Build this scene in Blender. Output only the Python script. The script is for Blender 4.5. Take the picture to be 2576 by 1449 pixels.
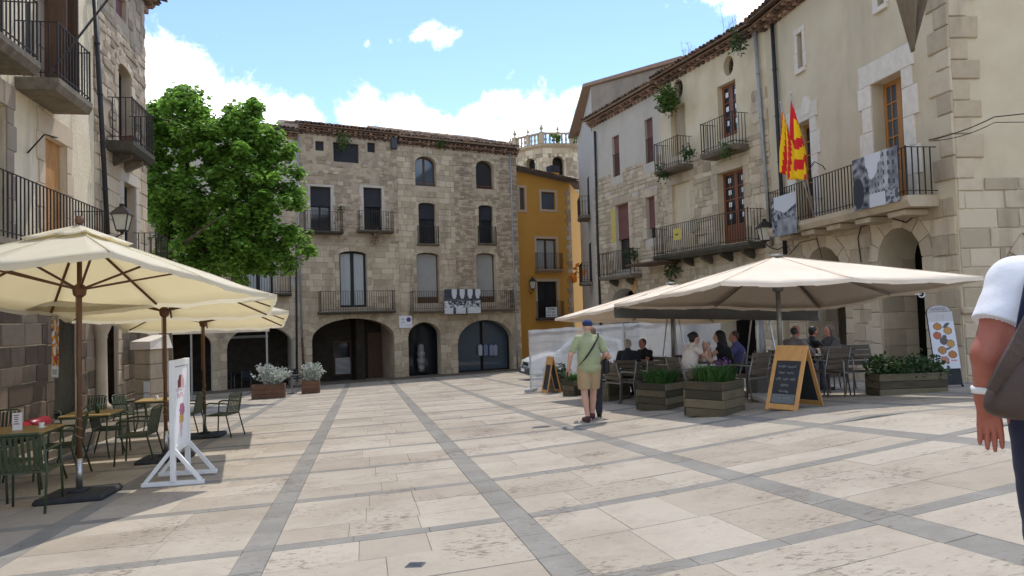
import bpy, bmesh, math, random
import numpy as np
from mathutils import Vector as V, Matrix, noise
from mathutils.geometry import delaunay_2d_cdt
R = math.radians
rnd = random.Random(7)
for o in list(bpy.data.objects): bpy.data.objects.remove(o)
SC = bpy.context.scene
COL = SC.collection

# ------------------------------------------------------------------ camera
FOC, CX, CY = 1800.0, 1288.0, 724.5          # photo measured on a 2576 x 1449 copy
CAMZ, PITCH, ROLL = 1.5, R(2.15), R(-1.72)
cd = bpy.data.cameras.new('camera'); cam = bpy.data.objects.new('camera', cd); COL.objects.link(cam)
CROT = Matrix.Rotation(R(90) + PITCH, 3, 'X') @ Matrix.Rotation(ROLL, 3, 'Z')
cam.matrix_world = Matrix.Translation((0, 0, CAMZ)) @ CROT.to_4x4()
cd.sensor_width = 36; cd.lens = 36 * FOC / 2576; cd.clip_start = .05; cd.clip_end = 3000
SC.camera = cam
CP = V((0, 0, CAMZ))
def ray(px, py): return CROT @ V(((px - CX) / FOC, -(py - CY) / FOC, -1)).normalized()

# ------------------------------------------------------------------ sky and sun
SUN_AZ, SUN_EL = R(15), R(61)                # azimuth measured from +Y towards +X
w = bpy.data.worlds.new('World'); SC.world = w; w.use_nodes = True
nt = w.node_tree; nt.nodes.clear(); N = nt.nodes.new; L = nt.links.new
sky = N('ShaderNodeTexSky'); sky.sky_type = 'NISHITA'; sky.sun_disc = False
sky.sun_elevation = SUN_EL; sky.sun_rotation = SUN_AZ; sky.altitude = 200; sky.air_density = 1.0; sky.dust_density = .1; sky.ozone_density = 3.5
tc = N('ShaderNodeTexCoord')
CLOUDS = [(300,120,120),(380,150,95),(440,165,85),(410,95,38),(500,225,100),(560,250,75),(620,275,62),(690,285,45),(745,300,40),(800,312,24),(460,290,120),(340,230,100),
  (925,240,38),(905,285,50),(960,300,62),(1030,278,40),(1060,300,50),(1010,310,70),(1095,320,35),(1240,275,48),(1290,270,42),(1210,310,45),(1340,275,44),(1400,285,40),(1445,245,34),(1300,320,80),(1380,320,70),(1135,330,22),
  (925,104,30,.30),(950,100,34,.34),(978,101,34,.34),(1005,97,34,.36),(1035,94,34,.34),(1052,84,32,.36),(1080,80,30,.34),(1100,95,30,.34),(1132,94,28,.28),(1850,0,45),(1800,-15,40),(1900,5,40)]
def vm(op, a=None, b=None):
    n = N('ShaderNodeVectorMath'); n.operation = op
    for i, q in enumerate((a, b)):
        if q is None: continue
        if hasattr(q, 'is_linked'): L(q, n.inputs[i])
        else: n.inputs[i].default_value = q
    return n
def mth(op, a=None, b=None, c=None):
    n = N('ShaderNodeMath'); n.operation = op
    for i, q in enumerate((a, b, c)):
        if q is None: continue
        if hasattr(q, 'is_linked'): L(q, n.inputs[i])
        else: n.inputs[i].default_value = q
    return n.outputs[0]
dirv = vm('NORMALIZE', tc.outputs['Generated']).outputs[0]
nz = N('ShaderNodeTexNoise'); nz.inputs['Scale'].default_value = 15; nz.inputs['Detail'].default_value = 9; nz.inputs['Roughness'].default_value = .62; nz.inputs['Distortion'].default_value = .25
L(dirv, nz.inputs['Vector'])
shape = None
for (x, y, r, *pk) in CLOUDS:
    d = vm('DISTANCE', dirv, tuple(ray(x, y))).outputs['Value']
    q = mth('MULTIPLY_ADD', d, -FOC / r, pk[0] if pk else 1.0)
    shape = q if shape is None else mth('MAXIMUM', shape, q)
shape = mth('MAXIMUM', shape, -1.2)
# fair-weather cumulus over the rest of the sky, unseen and denser to add fill light
nb = N('ShaderNodeTexNoise'); nb.inputs['Scale'].default_value = 3.1; nb.inputs['Detail'].default_value = 3
L(vm('MULTIPLY', dirv, (1, 1, 1.7)).outputs[0], nb.inputs['Vector'])
gen = mth('MULTIPLY_ADD', nb.outputs['Fac'], 7.0, -3.55)
sep = N('ShaderNodeSeparateXYZ'); L(dirv, sep.inputs[0])
back = mth('MULTIPLY_ADD', sep.outputs['Y'], -3.0, 1.6)      # leaves the measured part of the sky to the measured clouds
shape = mth('MAXIMUM', shape, mth('MINIMUM', gen, back))
dens = mth('ADD', shape, mth('MULTIPLY_ADD', nz.outputs['Fac'], 5.6, -2.75))
mr = N('ShaderNodeMapRange'); mr.interpolation_type = 'SMOOTHSTEP'; mr.inputs['From Min'].default_value = -.15; mr.inputs['From Max'].default_value = 1.0
L(dens, mr.inputs['Value'])
tint = N('ShaderNodeMixRGB'); tint.blend_type = 'MULTIPLY'; tint.inputs[0].default_value = 1; tint.inputs[2].default_value = (1.0, .99, 1.0, 1)
L(sky.outputs[0], tint.inputs[1])
mix = N('ShaderNodeMixRGB'); L(mr.outputs[0], mix.inputs[0]); L(tint.outputs[0], mix.inputs[1]); 
nc_ = N('ShaderNodeTexNoise'); nc_.inputs['Scale'].default_value = 9; nc_.inputs['Detail'].default_value = 5; L(dirv, nc_.inputs['Vector'])
cr_ = N('ShaderNodeValToRGB'); cr_.color_ramp.elements[0].position = .3; cr_.color_ramp.elements[0].color = (.62, .65, .70, 1); cr_.color_ramp.elements[1].position = .55; cr_.color_ramp.elements[1].color = (1, .985, .965, 1); L(nc_.outputs['Fac'], cr_.inputs[0])
cm_ = vm('MULTIPLY', cr_.outputs[0], (11.0, 11.0, 11.0)); L(cm_.outputs[0], mix.inputs[2])
bg = N('ShaderNodeBackground'); bg.inputs['Strength'].default_value = .15; L(mix.outputs[0], bg.inputs['Color'])
out = N('ShaderNodeOutputWorld'); L(bg.outputs[0], out.inputs['Surface'])

sl = bpy.data.lights.new('sun', 'SUN'); sl.energy = 2.1; sl.angle = R(.55); sl.color = (1, .95, .87)
so = bpy.data.objects.new('sun', sl); COL.objects.link(so)
SUN = V((math.sin(SUN_AZ) * math.cos(SUN_EL), math.cos(SUN_AZ) * math.cos(SUN_EL), math.sin(SUN_EL)))
so.rotation_euler = SUN.to_track_quat('Z', 'Y').to_euler(); so.location = SUN * 60
vs = SC.view_settings; SC.display_settings.display_device = 'sRGB'
vs.view_transform = 'Standard'; vs.look = 'None'; vs.gamma = 1; vs.use_curve_mapping = False; vs.exposure = .72
SC.render.engine = 'CYCLES'
SC.cycles.max_bounces = 6; SC.cycles.transparent_max_bounces = 12

# ------------------------------------------------------------------ helpers
def link(o, parent=None):
    COL.objects.link(o)
    if parent: o.parent = parent
    return o
def tag(o, label, cat, group=None, kind=None):
    if label: o['label'] = label
    if cat: o['category'] = cat
    if group: o['group'] = group
    if kind: o['kind'] = kind
    return o
def thing(name, label, cat, loc=(0, 0, 0), rotz=0, group=None, mtx=None):
    o = bpy.data.objects.new(name, None); o.empty_display_size = .2
    link(o)
    if mtx is not None: o.matrix_world = mtx
    else: o.location = loc; o.rotation_euler = (0, 0, rotz)
    return tag(o, label, cat, group)
def inst(name, me, parent=None, loc=(0, 0, 0), rot=(0, 0, 0), scale=(1, 1, 1)):
    o = bpy.data.objects.new(name, me); link(o, parent)
    o.location = loc; o.rotation_euler = rot; o.scale = scale
    return o
def copy_tree(o, parent=None):
    c = o.copy(); COL.objects.link(c); c.parent = parent
    for ch in o.children: copy_tree(ch, c)
    return c

class MB:
    def __init__(s): s.v = []; s.f = []; s.m = []; s.cm = 0; s.sm = []; s.smooth = False
    def add(s, vs, fs):
        b = len(s.v); s.v += [tuple(p) for p in vs]
        for f in fs: s.f.append([i + b for i in f]); s.m.append(s.cm); s.sm.append(s.smooth)
        return s
    def box(s, a, b, mtx=None):
        x0, y0, z0 = a; x1, y1, z1 = b
        p = [V(q) for q in ((x0,y0,z0),(x1,y0,z0),(x1,y1,z0),(x0,y1,z0),(x0,y0,z1),(x1,y0,z1),(x1,y1,z1),(x0,y1,z1))]
        if mtx is not None: p = [mtx @ q for q in p]
        return s.add(p, [(0,3,2,1),(4,5,6,7),(0,1,5,4),(1,2,6,5),(2,3,7,6),(3,0,4,7)])
    def bevbox(s, a, b, e=.01, mtx=None):
        # box with chamfered edges (one loop)
        x0, y0, z0 = a; x1, y1, z1 = b
        e = min(e, (x1-x0)*.45, (y1-y0)*.45, (z1-z0)*.45)
        bm = bmesh.new(); bmesh.ops.create_cube(bm, size=1)
        for q in bm.verts: q.co = V(((x0+x1)/2 + q.co.x*(x1-x0), (y0+y1)/2 + q.co.y*(y1-y0), (z0+z1)/2 + q.co.z*(z1-z0)))
        bmesh.ops.bevel(bm, geom=bm.edges[:], offset=e, segments=1, affect='EDGES', profile=.5)
        bm.verts.index_update()
        p = [(mtx @ q.co if mtx is not None else q.co.copy()) for q in bm.verts]; f = [[q.index for q in g.verts] for g in bm.faces]; bm.free()
        return s.add(p, f)
    def bar(s, a, b, wx, wy=None, up=(0, 0, 1)):
        a, b = V(a), V(b); wy = wy or wx; d = (b - a); l = d.length; d.normalize(); u = V(up)
        if abs(d.dot(u)) > .98: u = V((0, 1, 0))
        x = d.cross(u).normalized(); y = x.cross(d)
        m = Matrix((x, y, d)).transposed().to_4x4(); m.translation = a
        return s.box((-wx/2, -wy/2, 0), (wx/2, wy/2, l), m)
    def tube(s, pts, r, n=8, caps=True):
        pts = [V(p) for p in pts]; k = len(pts); rs = r if hasattr(r, '__len__') else [r] * k
        ref = None; vs = []
        for i, p in enumerate(pts):
            d = (pts[min(i+1, k-1)] - pts[max(i-1, 0)])
            if d.length < 1e-9: d = V((0, 0, 1))
            d.normalize()
            if ref is None: ref = d.orthogonal()
            ref = (ref - d * ref.dot(d)).normalized(); q = d.cross(ref)
            for j in range(n):
                a = 2 * math.pi * j / n; vs.append(p + (ref * math.cos(a) + q * math.sin(a)) * rs[i])
        fs = [(i*n+j, i*n+(j+1) % n, (i+1)*n+(j+1) % n, (i+1)*n+j) for i in range(k-1) for j in range(n)]
        if caps: fs += [tuple(range(n-1, -1, -1)), tuple((k-1)*n+j for j in range(n))]
        return s.add(vs, fs)
    def lathe(s, prof, n=16, c=(0, 0, 0)):
        c = V(c); vs = []; k = len(prof)
        for r_, z in prof:
            for j in range(n):
                a = 2 * math.pi * j / n; vs.append(c + V((r_ * math.cos(a), r_ * math.sin(a), z)))
        fs = [(i*n+j, i*n+(j+1) % n, (i+1)*n+(j+1) % n, (i+1)*n+j) for i in range(k-1) for j in range(n)]
        fs += [tuple(range(n-1, -1, -1)), tuple((k-1)*n+j for j in range(n))]
        return s.add(vs, fs)
    def prism(s, poly, y0, y1, mtx=None):
        # poly of (x, z), extruded along y
        n = len(poly); p = [V((x, y0, z)) for x, z in poly] + [V((x, y1, z)) for x, z in poly]
        if mtx is not None: p = [mtx @ q for q in p]
        return s.add(p, [tuple(range(n)), tuple(range(2*n-1, n-1, -1))] + [(i, i+n, (i+1) % n + n, (i+1) % n) for i in range(n)])
    def mesh(s, name, mats):
        me = bpy.data.meshes.new(name); me.from_pydata(s.v, [], s.f)
        for m_ in (mats if isinstance(mats, (list, tuple)) else [mats]): me.materials.append(m_)
        if any(s.m): me.polygons.foreach_set('material_index', s.m)
        me.polygons.foreach_set('use_smooth', s.sm)
        me.update(); return me
    def build(s, name, mats, parent=None, **kw):
        return inst(name, s.mesh(name, mats), parent, **kw)

# ------------------------------------------------------------------ materials
def M(name, c, c2=None, c3=None, sc=3.0, rough=.85, bump=0., bsc=40., rv=0., metal=0., spec=.3, detail=6, stretch=(1, 1, 1), transl=0., stain=None, stsc=(.6, .6, .12), stamt=.6, wave=None, sheen=0., dist=0.01, alpha=1., tcol=None):
    m = bpy.data.materials.new(name); m.use_nodes = True; t = m.node_tree; n_, l_ = t.nodes.new, t.links.new
    bs = t.nodes['Principled BSDF']; bs.inputs['Roughness'].default_value = rough; bs.inputs['Metallic'].default_value = metal; bs.inputs['Specular IOR Level'].default_value = spec
    if sheen: bs.inputs['Sheen Weight'].default_value = sheen
    ge = n_('ShaderNodeNewGeometry'); pos = ge.outputs['Position']
    def noise_(scale, vec, det=detail, ro=.6):
        q = n_('ShaderNodeTexNoise'); q.inputs['Scale'].default_value = scale; q.inputs['Detail'].default_value = det; q.inputs['Roughness'].default_value = ro; l_(vec, q.inputs['Vector']); return q.outputs['Fac']
    def mapd(sc_):
        q = n_('ShaderNodeVectorMath'); q.operation = 'MULTIPLY'; l_(pos, q.inputs[0]); q.inputs[1].default_value = sc_; return q.outputs[0]
    oi = n_('ShaderNodeObjectInfo')
    add = n_('ShaderNodeMath'); add.operation = 'ADD'; l_(oi.outputs['Random'], add.inputs[0]); l_(ge.outputs['Random Per Island'], add.inputs[1])
    fr = n_('ShaderNodeMath'); fr.operation = 'FRACT'; l_(add.outputs[0], fr.inputs[0]); RN = fr.outputs[0]
    c2 = c2 or c
    rp = n_('ShaderNodeValToRGB'); e = rp.color_ramp.elements
    e[0].position = .32; e[0].color = (*c, 1); e[1].position = .68; e[1].color = (*c2, 1)
    fac = noise_(sc, mapd(stretch))
    if c3:
        q = rp.color_ramp.elements.new(.5); q.color = (*c, 1); e = rp.color_ramp.elements; e[0].color = (*c3, 1)
        # the islands pick their own place on the ramp
        mm = n_('ShaderNodeMath'); mm.operation = 'MULTIPLY_ADD'; l_(RN, mm.inputs[0]); mm.inputs[1].default_value = .55; s2 = n_('ShaderNodeMath'); s2.operation = 'MULTIPLY_ADD'; l_(fac, s2.inputs[0]); s2.inputs[1].default_value = .6; s2.inputs[2].default_value = -.08; l_(s2.outputs[0], mm.inputs[2]); fac = mm.outputs[0]
    l_(fac, rp.inputs[0]); colr = rp.outputs[0]
    if stain:
        sr = n_('ShaderNodeMapRange'); sr.inputs['From Min'].default_value = .5; sr.inputs['From Max'].default_value = .72; sr.inputs['To Max'].default_value = stamt; l_(noise_(1.0, mapd(stsc), 8, .65), sr.inputs['Value'])
        mx = n_('ShaderNodeMixRGB'); l_(sr.outputs[0], mx.inputs[0]); l_(colr, mx.inputs[1]); mx.inputs[2].default_value = (*stain, 1); colr = mx.outputs[0]
    if rv:
        hs = n_('ShaderNodeHueSaturation'); mr_ = n_('ShaderNodeMapRange'); mr_.inputs['To Min'].default_value = 1 - rv; mr_.inputs['To Max'].default_value = 1 + rv; l_(RN, mr_.inputs['Value']); l_(mr_.outputs[0], hs.inputs['Value']); l_(colr, hs.inputs['Color']); colr = hs.outputs[0]
    l_(colr, bs.inputs['Base Color'])
    if bump:
        bp = n_('ShaderNodeBump'); bp.inputs['Strength'].default_value = bump; bp.inputs['Distance'].default_value = dist
        if wave:
            wv = n_('ShaderNodeTexWave'); wv.bands_direction = wave[0]; wv.inputs['Scale'].default_value = wave[1]; l_(pos, wv.inputs['Vector']); l_(wv.outputs['Fac'], bp.inputs['Height'])
        else: l_(noise_(bsc, pos, 5, .65), bp.inputs['Height'])
        l_(bp.outputs[0], bs.inputs['Normal'])
    if transl or alpha < 1:
        o_ = t.nodes['Material Output']; sh = bs.outputs[0]
        if transl:
            tr = n_('ShaderNodeBsdfTranslucent'); (l_(colr, tr.inputs['Color']) if tcol is None else tr.inputs['Color'].__setattr__('default_value', (*tcol, 1))); mx = n_('ShaderNodeMixShader'); mx.inputs[0].default_value = transl; l_(sh, mx.inputs[1]); l_(tr.outputs[0], mx.inputs[2]); sh = mx.outputs[0]
        if alpha < 1:
            tp = n_('ShaderNodeBsdfTransparent'); mx = n_('ShaderNodeMixShader'); mx.inputs[0].default_value = alpha; l_(tp.outputs[0], mx.inputs[1]); l_(sh, mx.inputs[2]); sh = mx.outputs[0]
        l_(sh, o_.inputs['Surface'])
    return m
def Mattr(name, rough=.7, bump=0.):
    m = bpy.data.materials.new(name); m.use_nodes = True; t = m.node_tree; bs = t.nodes['Principled BSDF']; bs.inputs['Roughness'].default_value = rough; bs.inputs['Specular IOR Level'].default_value = .25
    a = t.nodes.new('ShaderNodeVertexColor'); a.layer_name = 'Col'; t.links.new(a.outputs[0], bs.inputs['Base Color']); return m
MT = dict(
 ashlar=M('cut limestone', (.48,.385,.265), (.54,.445,.315), (.43,.345,.235), sc=5, rv=.06, bump=.6, bsc=22, stain=(.17,.13,.095), stsc=(1.3,1.3,.3), stamt=.6),
 rubble=M('rubble stone', (.40,.31,.215), (.47,.375,.265), (.345,.265,.18), sc=5, rv=.11, bump=.8, bsc=25, stain=(.14,.105,.08), stsc=(1.3,1.3,.3), stamt=.6),
 mortar=M('lime mortar', (.42,.335,.23), (.51,.42,.30), sc=2.5, bump=.7, bsc=25, stain=(.15,.12,.09), stsc=(.8,.8,.35), stamt=.55),
 mortar_dark=M('grey mortar', (.38,.295,.205), (.47,.375,.27), sc=2.0, bump=.8, bsc=18, stain=(.12,.095,.075), stsc=(.8,.8,.4), stamt=.6),
 pale=M('pale dressed stone', (.62,.55,.45), (.72,.65,.55), sc=6, rv=.08, bump=.3, bsc=30),
 plaster_cream=M('cream plaster', (.56,.46,.30), (.66,.56,.39), sc=1.2, bump=.35, bsc=30, stain=(.36,.29,.19), stsc=(1.2,1.2,.25), stamt=.5),
 plaster_left=M('ochre cream plaster', (.66,.55,.37), (.74,.64,.46), sc=1.3, bump=.7, bsc=16, dist=.03, stain=(.34,.28,.20), stsc=(2.2,2.2,.3), stamt=.8),
 plaster_grey=M('grey plaster', (.475,.42,.345), (.54,.48,.40), sc=1.4, bump=.3, bsc=30, stain=(.3,.27,.24), stsc=(1,1,.2), stamt=.35),
 plaster_hall=M('beige roughcast', (.55,.455,.31), (.61,.515,.36), sc=1.5, bump=.6, bsc=60, stain=(.33,.275,.19), stsc=(.9,.9,.2), stamt=.4),
 plaster_brown=M('bare brown plaster', (.27,.21,.155), (.34,.275,.21), sc=1.4, bump=.4, bsc=25, stain=(.12,.10,.08), stsc=(.8,.8,.4), stamt=.6),
 yellow=M('yellow ochre render', (.54,.275,.055), (.59,.305,.065), sc=1.3, bump=.3, bsc=40, stain=(.5,.26,.04), stsc=(1,1,.3), stamt=.3),
 trim=M('beige painted trim', (.50,.39,.27), (.55,.44,.31), sc=5),
 tile=M('clay roof tile', (.17,.10,.064), (.24,.155,.10), (.085,.057,.04), sc=6, rv=.25, bump=.5, bsc=30, stain=(.13,.115,.08), stsc=(3,3,3), stamt=.6),
 eave=M('eave brick', (.21,.125,.085), (.30,.19,.13), (.11,.075,.055), sc=6, rv=.25, bump=.5),
 wood_dark=M('dark wood', (.07,.038,.022), (.11,.06,.034), sc=3, stretch=(8,8,.8), rough=.6, bump=.2),
 wood_red=M('red brown wood', (.19,.062,.028), (.25,.09,.04), sc=3, stretch=(8,8,.8), rough=.5, bump=.15),
 wood_orange=M('varnished wood', (.34,.155,.045), (.44,.21,.07), sc=3, stretch=(8,8,.8), rough=.45, bump=.15),
 wood_pale=M('weathered wood blind', (.38,.29,.19), (.45,.36,.25), sc=3, stretch=(6,6,1), bump=.5, wave=('Z', 8)),
 blind_orange=M('wooden roll blind', (.36,.17,.06), (.50,.27,.10), sc=2, stretch=(5,5,1), bump=.5, wave=('Z', 8)),
 blind_black=M('dark roller blind', (.022,.022,.028), (.035,.034,.04), sc=2, rough=.6, bump=.6, wave=('Z', 9)),
 blind_maroon=M('maroon roller blind', (.15,.06,.05), (.20,.085,.07), sc=2, rough=.6, bump=.7, wave=('Z', 8)),
 iron=M('wrought iron', (.022,.019,.017), (.05,.037,.028), sc=14, rough=.6, metal=.2),
 pipe_grey=M('grey downpipe', (.28,.28,.28), (.36,.36,.35), sc=5, rough=.5, metal=.2),
 pipe_black=M('black downpipe', (.02,.02,.022), (.035,.035,.035), sc=5, rough=.5),
 slab=M('balcony slab stone', (.125,.10,.073), (.20,.165,.12), (.065,.056,.04), sc=7, bump=.8, bsc=25, stain=(.06,.062,.035), stsc=(2,2,2), stamt=.6),
 glass=M('dark window glass', (.015,.018,.022), rough=.07, spec=.6),
 glass_sky=M('pale window glass', (.06,.085,.11), rough=.05, spec=.9),
 curtain=M('white curtain behind glass', (.42,.44,.42), (.34,.36,.35), sc=2, stretch=(9,9,.5), rough=.25, spec=.5),
 curtain_grey=M('drawn roller curtain', (.34,.33,.30), (.30,.29,.265), sc=2, rough=.35, spec=.4),
 brown_stone=M('dark stone with painted shade', (.17,.125,.085), (.235,.18,.125), (.115,.085,.058), sc=4, rv=.15, bump=.6, bsc=22),  # dark stone, with the umbrella shade also worked into its brown
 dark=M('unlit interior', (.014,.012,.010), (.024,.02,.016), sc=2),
 shade_dark_stone=M('arcade back wall', (.03,.023,.017), (.055,.043,.031), sc=3, bump=.5),  # near-black colour stands in for the shade inside the arcades
 white_paint=M('white painted wood', (.74,.73,.71), (.80,.79,.77), sc=8, rough=.5, rv=.03),
 paper=M('white paper', (.75,.75,.75), rough=.6),
 steel=M('brushed steel', (.42,.42,.41), (.5,.5,.49), sc=20, rough=.35, metal=.9),
 alu=M('grey aluminium', (.20,.19,.175), (.25,.24,.22), sc=20, rough=.4, metal=.6),
 rubber=M('black rubber', (.025,.026,.028), (.045,.046,.048), sc=12, rough=.75, bump=.3),
 canvas_cream=M('cream canvas', (.84,.80,.69), (.88,.845,.75), sc=1.5, rough=.9, transl=.55, tcol=(.92,.85,.64), bump=.15, bsc=120, stain=(.66,.59,.44), stsc=(2,2,2), stamt=.25),
 canvas_beige=M('beige canvas', (.74,.62,.49), (.80,.69,.56), sc=1.5, rough=.9, transl=.07, bump=.15, bsc=120, stain=(.6,.5,.38), stsc=(2,2,2), stamt=.25),
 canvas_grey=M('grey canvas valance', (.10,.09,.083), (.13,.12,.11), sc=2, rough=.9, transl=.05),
 green_metal=M('olive green painted metal', (.036,.05,.023), (.052,.07,.034), sc=9, rough=.45, spec=.4),
 table_wood=M('yellow table top', (.36,.24,.09), (.44,.31,.13), sc=3, stretch=(1,9,1), rough=.4),
 planter_wood=M('weathered planter plank', (.095,.075,.046), (.135,.11,.068), (.058,.05,.03), sc=4, stretch=(1,1,4), rv=.22, bump=.5, bsc=30, stain=(.075,.085,.035), stsc=(2.5,2.5,2.5), stamt=.6),  # weathered wood, darkened further to carry the umbrella shade
 planter_red=M('red brown planter plank', (.145,.075,.045), (.19,.105,.065), sc=4, rv=.15, bump=.4),
 soil=M('potting soil', (.03,.022,.016), (.05,.037,.027), sc=20, bump=.8),
 bark=M('plane tree bark', (.10,.075,.05), (.20,.155,.10), (.06,.045,.032), sc=7, bump=.7, bsc=20),
 grout=M('paving bed', (.29,.25,.205), (.34,.30,.25), sc=4, bump=.5),
 leaf=M('plane tree leaf', (.125,.25,.035), (.23,.40,.065), sc=1.2, rough=.45, rv=.5, transl=.58, spec=.4),
 fern=M('fern', (.05,.10,.02), (.10,.16,.035), sc=3, rough=.6, rv=.3, transl=.3),
 grass_leaf=M('long grass leaf', (.035,.095,.022), (.07,.16,.035), sc=5, rough=.55, rv=.3, transl=.3),
 shrub_leaf=M('dark shrub leaf', (.03,.06,.018), (.055,.10,.03), sc=5, rough=.55, rv=.3, transl=.25),
 silver_leaf=M('silver grey foliage', (.40,.43,.38), (.52,.54,.47), sc=5, rough=.8, rv=.25, transl=.25),
 purple=M('purple petals', (.36,.14,.52), rough=.6, transl=.3),
 dry=M('dry stalk', (.22,.15,.09), (.28,.2,.12), sc=6),
 redcloth=M('red leatherette', (.20,.008,.018), (.25,.012,.026), sc=5, rough=.35),
 black=M('matt black', (.018,.018,.02), rough=.6),
 chalk_black=M('chalkboard', (.022,.024,.026), (.035,.037,.04), sc=6, rough=.75),
 chalk=M('chalk writing', (.17,.175,.18), rough=.9),
 orange_wood=M('orange pine frame', (.46,.235,.075), (.54,.29,.10), sc=3, stretch=(5,5,.7), rough=.5),
 slat_wood=M('grey brown slat', (.095,.073,.052), (.13,.10,.072), sc=4, rv=.12, rough=.6),  # slat colour deepened in place of shade under the terrace umbrellas
 umb_wood=M('umbrella hardwood', (.10,.045,.022), (.15,.07,.035), sc=4, stretch=(6,6,1), rough=.5),
 printed=Mattr('printed sheet'), lampglass=M('lantern glass', (.55,.52,.42), rough=.2),
 flag=Mattr('flag cloth', .85), lettering=M('black lettering', (.02,.02,.022), rough=.6), purple_ink=M('violet ink', (.09,.05,.22), rough=.6),
 sheet=M('clear plastic sheeting', (.50,.52,.55), (.68,.70,.73), sc=2.2, stretch=(1,1,.5), rough=.35, spec=.4, transl=.38, alpha=.66),
 car_paint=M('white car paint', (.70,.71,.72), rough=.18, spec=.6), tyre=M('tyre', (.02,.02,.02), rough=.85), plastic=M('grey plastic', (.06,.06,.065), rough=.6),
 brown_cloth=M('brown awning cloth', (.13,.095,.06), (.17,.125,.08), sc=3, rough=.95, stretch=(4,4,1)),
 rope=M('cord', (.55,.55,.54), rough=.8), amber=M('orange rag', (.62,.20,.03), rough=.9, transl=.2), yellow_sign=M('yellow notice', (.52,.42,.10), rough=.6),
 concrete=M('concrete block', (.40,.39,.36), (.48,.47,.44), sc=6, bump=.4),
)
# ------------------------------------------------------------------ lie of the land: the square falls away from the camera, a shoulder rises on the right
_n = ray(919, 885).cross(ray(4480, 690))
GA, GB = -_n.x / _n.z, -_n.y / _n.z
_g = ray(919, 885); G2 = V((_g.x, _g.y)).normalized(); U2 = V((G2.y, -G2.x))      # along and across the grey bands
def gz(x, y):
    d = x * G2.x + y * G2.y; u = x * U2.x + y * U2.y
    z = GA * x + GB * y
    lo = -1.72
    if z < lo: z = lo + (z - lo) * .05
    A = .155 * min(u, 3.5) + .12 * max(0, min(u, 6) - 3.5) - .045 * max(d, 0) - .13
    w_ = .2
    b = w_ * math.log1p(math.exp(max(-60, min(60, A / w_))))
    z += min(b, .75)
    return z
def hit(px, py, f):
    r = ray(px, py); t = .3; last = t
    while t < 300:
        p = CP + r * t
        if p.z < f(p.x, p.y): break
        last = t; t *= 1.03
    a, b = last, t
    for _ in range(30):
        m = (a + b) / 2; p = CP + r * m
        if p.z < f(p.x, p.y): b = m
        else: a = m
    return CP + r * a
def gp(px, py): return hit(px, py, gz)
def at(px, py, Y):            # the point on a pixel's ray at depth Y
    r = ray(px, py); return CP + r * (Y / r.y)
def gl(x, y, dz=0): return V((x, y, gz(x, y) + dz))
def guv(p): return p.x * U2.x + p.y * U2.y, p.x * G2.x + p.y * G2.y
def gxy(u, v): return U2 * u + G2 * v

mb = MB()
xs = sorted(set([-200, -120, -70, -40] + [i * 1.0 for i in range(-26, 27)] + [40, 70, 120, 200])); ys = sorted(set([-100, -40, -15] + [i * 1.0 for i in range(-8, 62)] + [80, 120, 200, 320]))
vv = [(x, y, gz(x, y) - .009) for y in ys for x in xs]; nx = len(xs)
mb.smooth = True
mb.add(vv, [(j*nx+i, j*nx+i+1, (j+1)*nx+i+1, (j+1)*nx+i) for j in range(len(ys)-1) for i in range(nx-1)])
ground = mb.build('ground', MT['grout']); ground['kind'] = 'structure'; ground['label'] = 'pale stone paving of the sloping square with grey bands'

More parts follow.
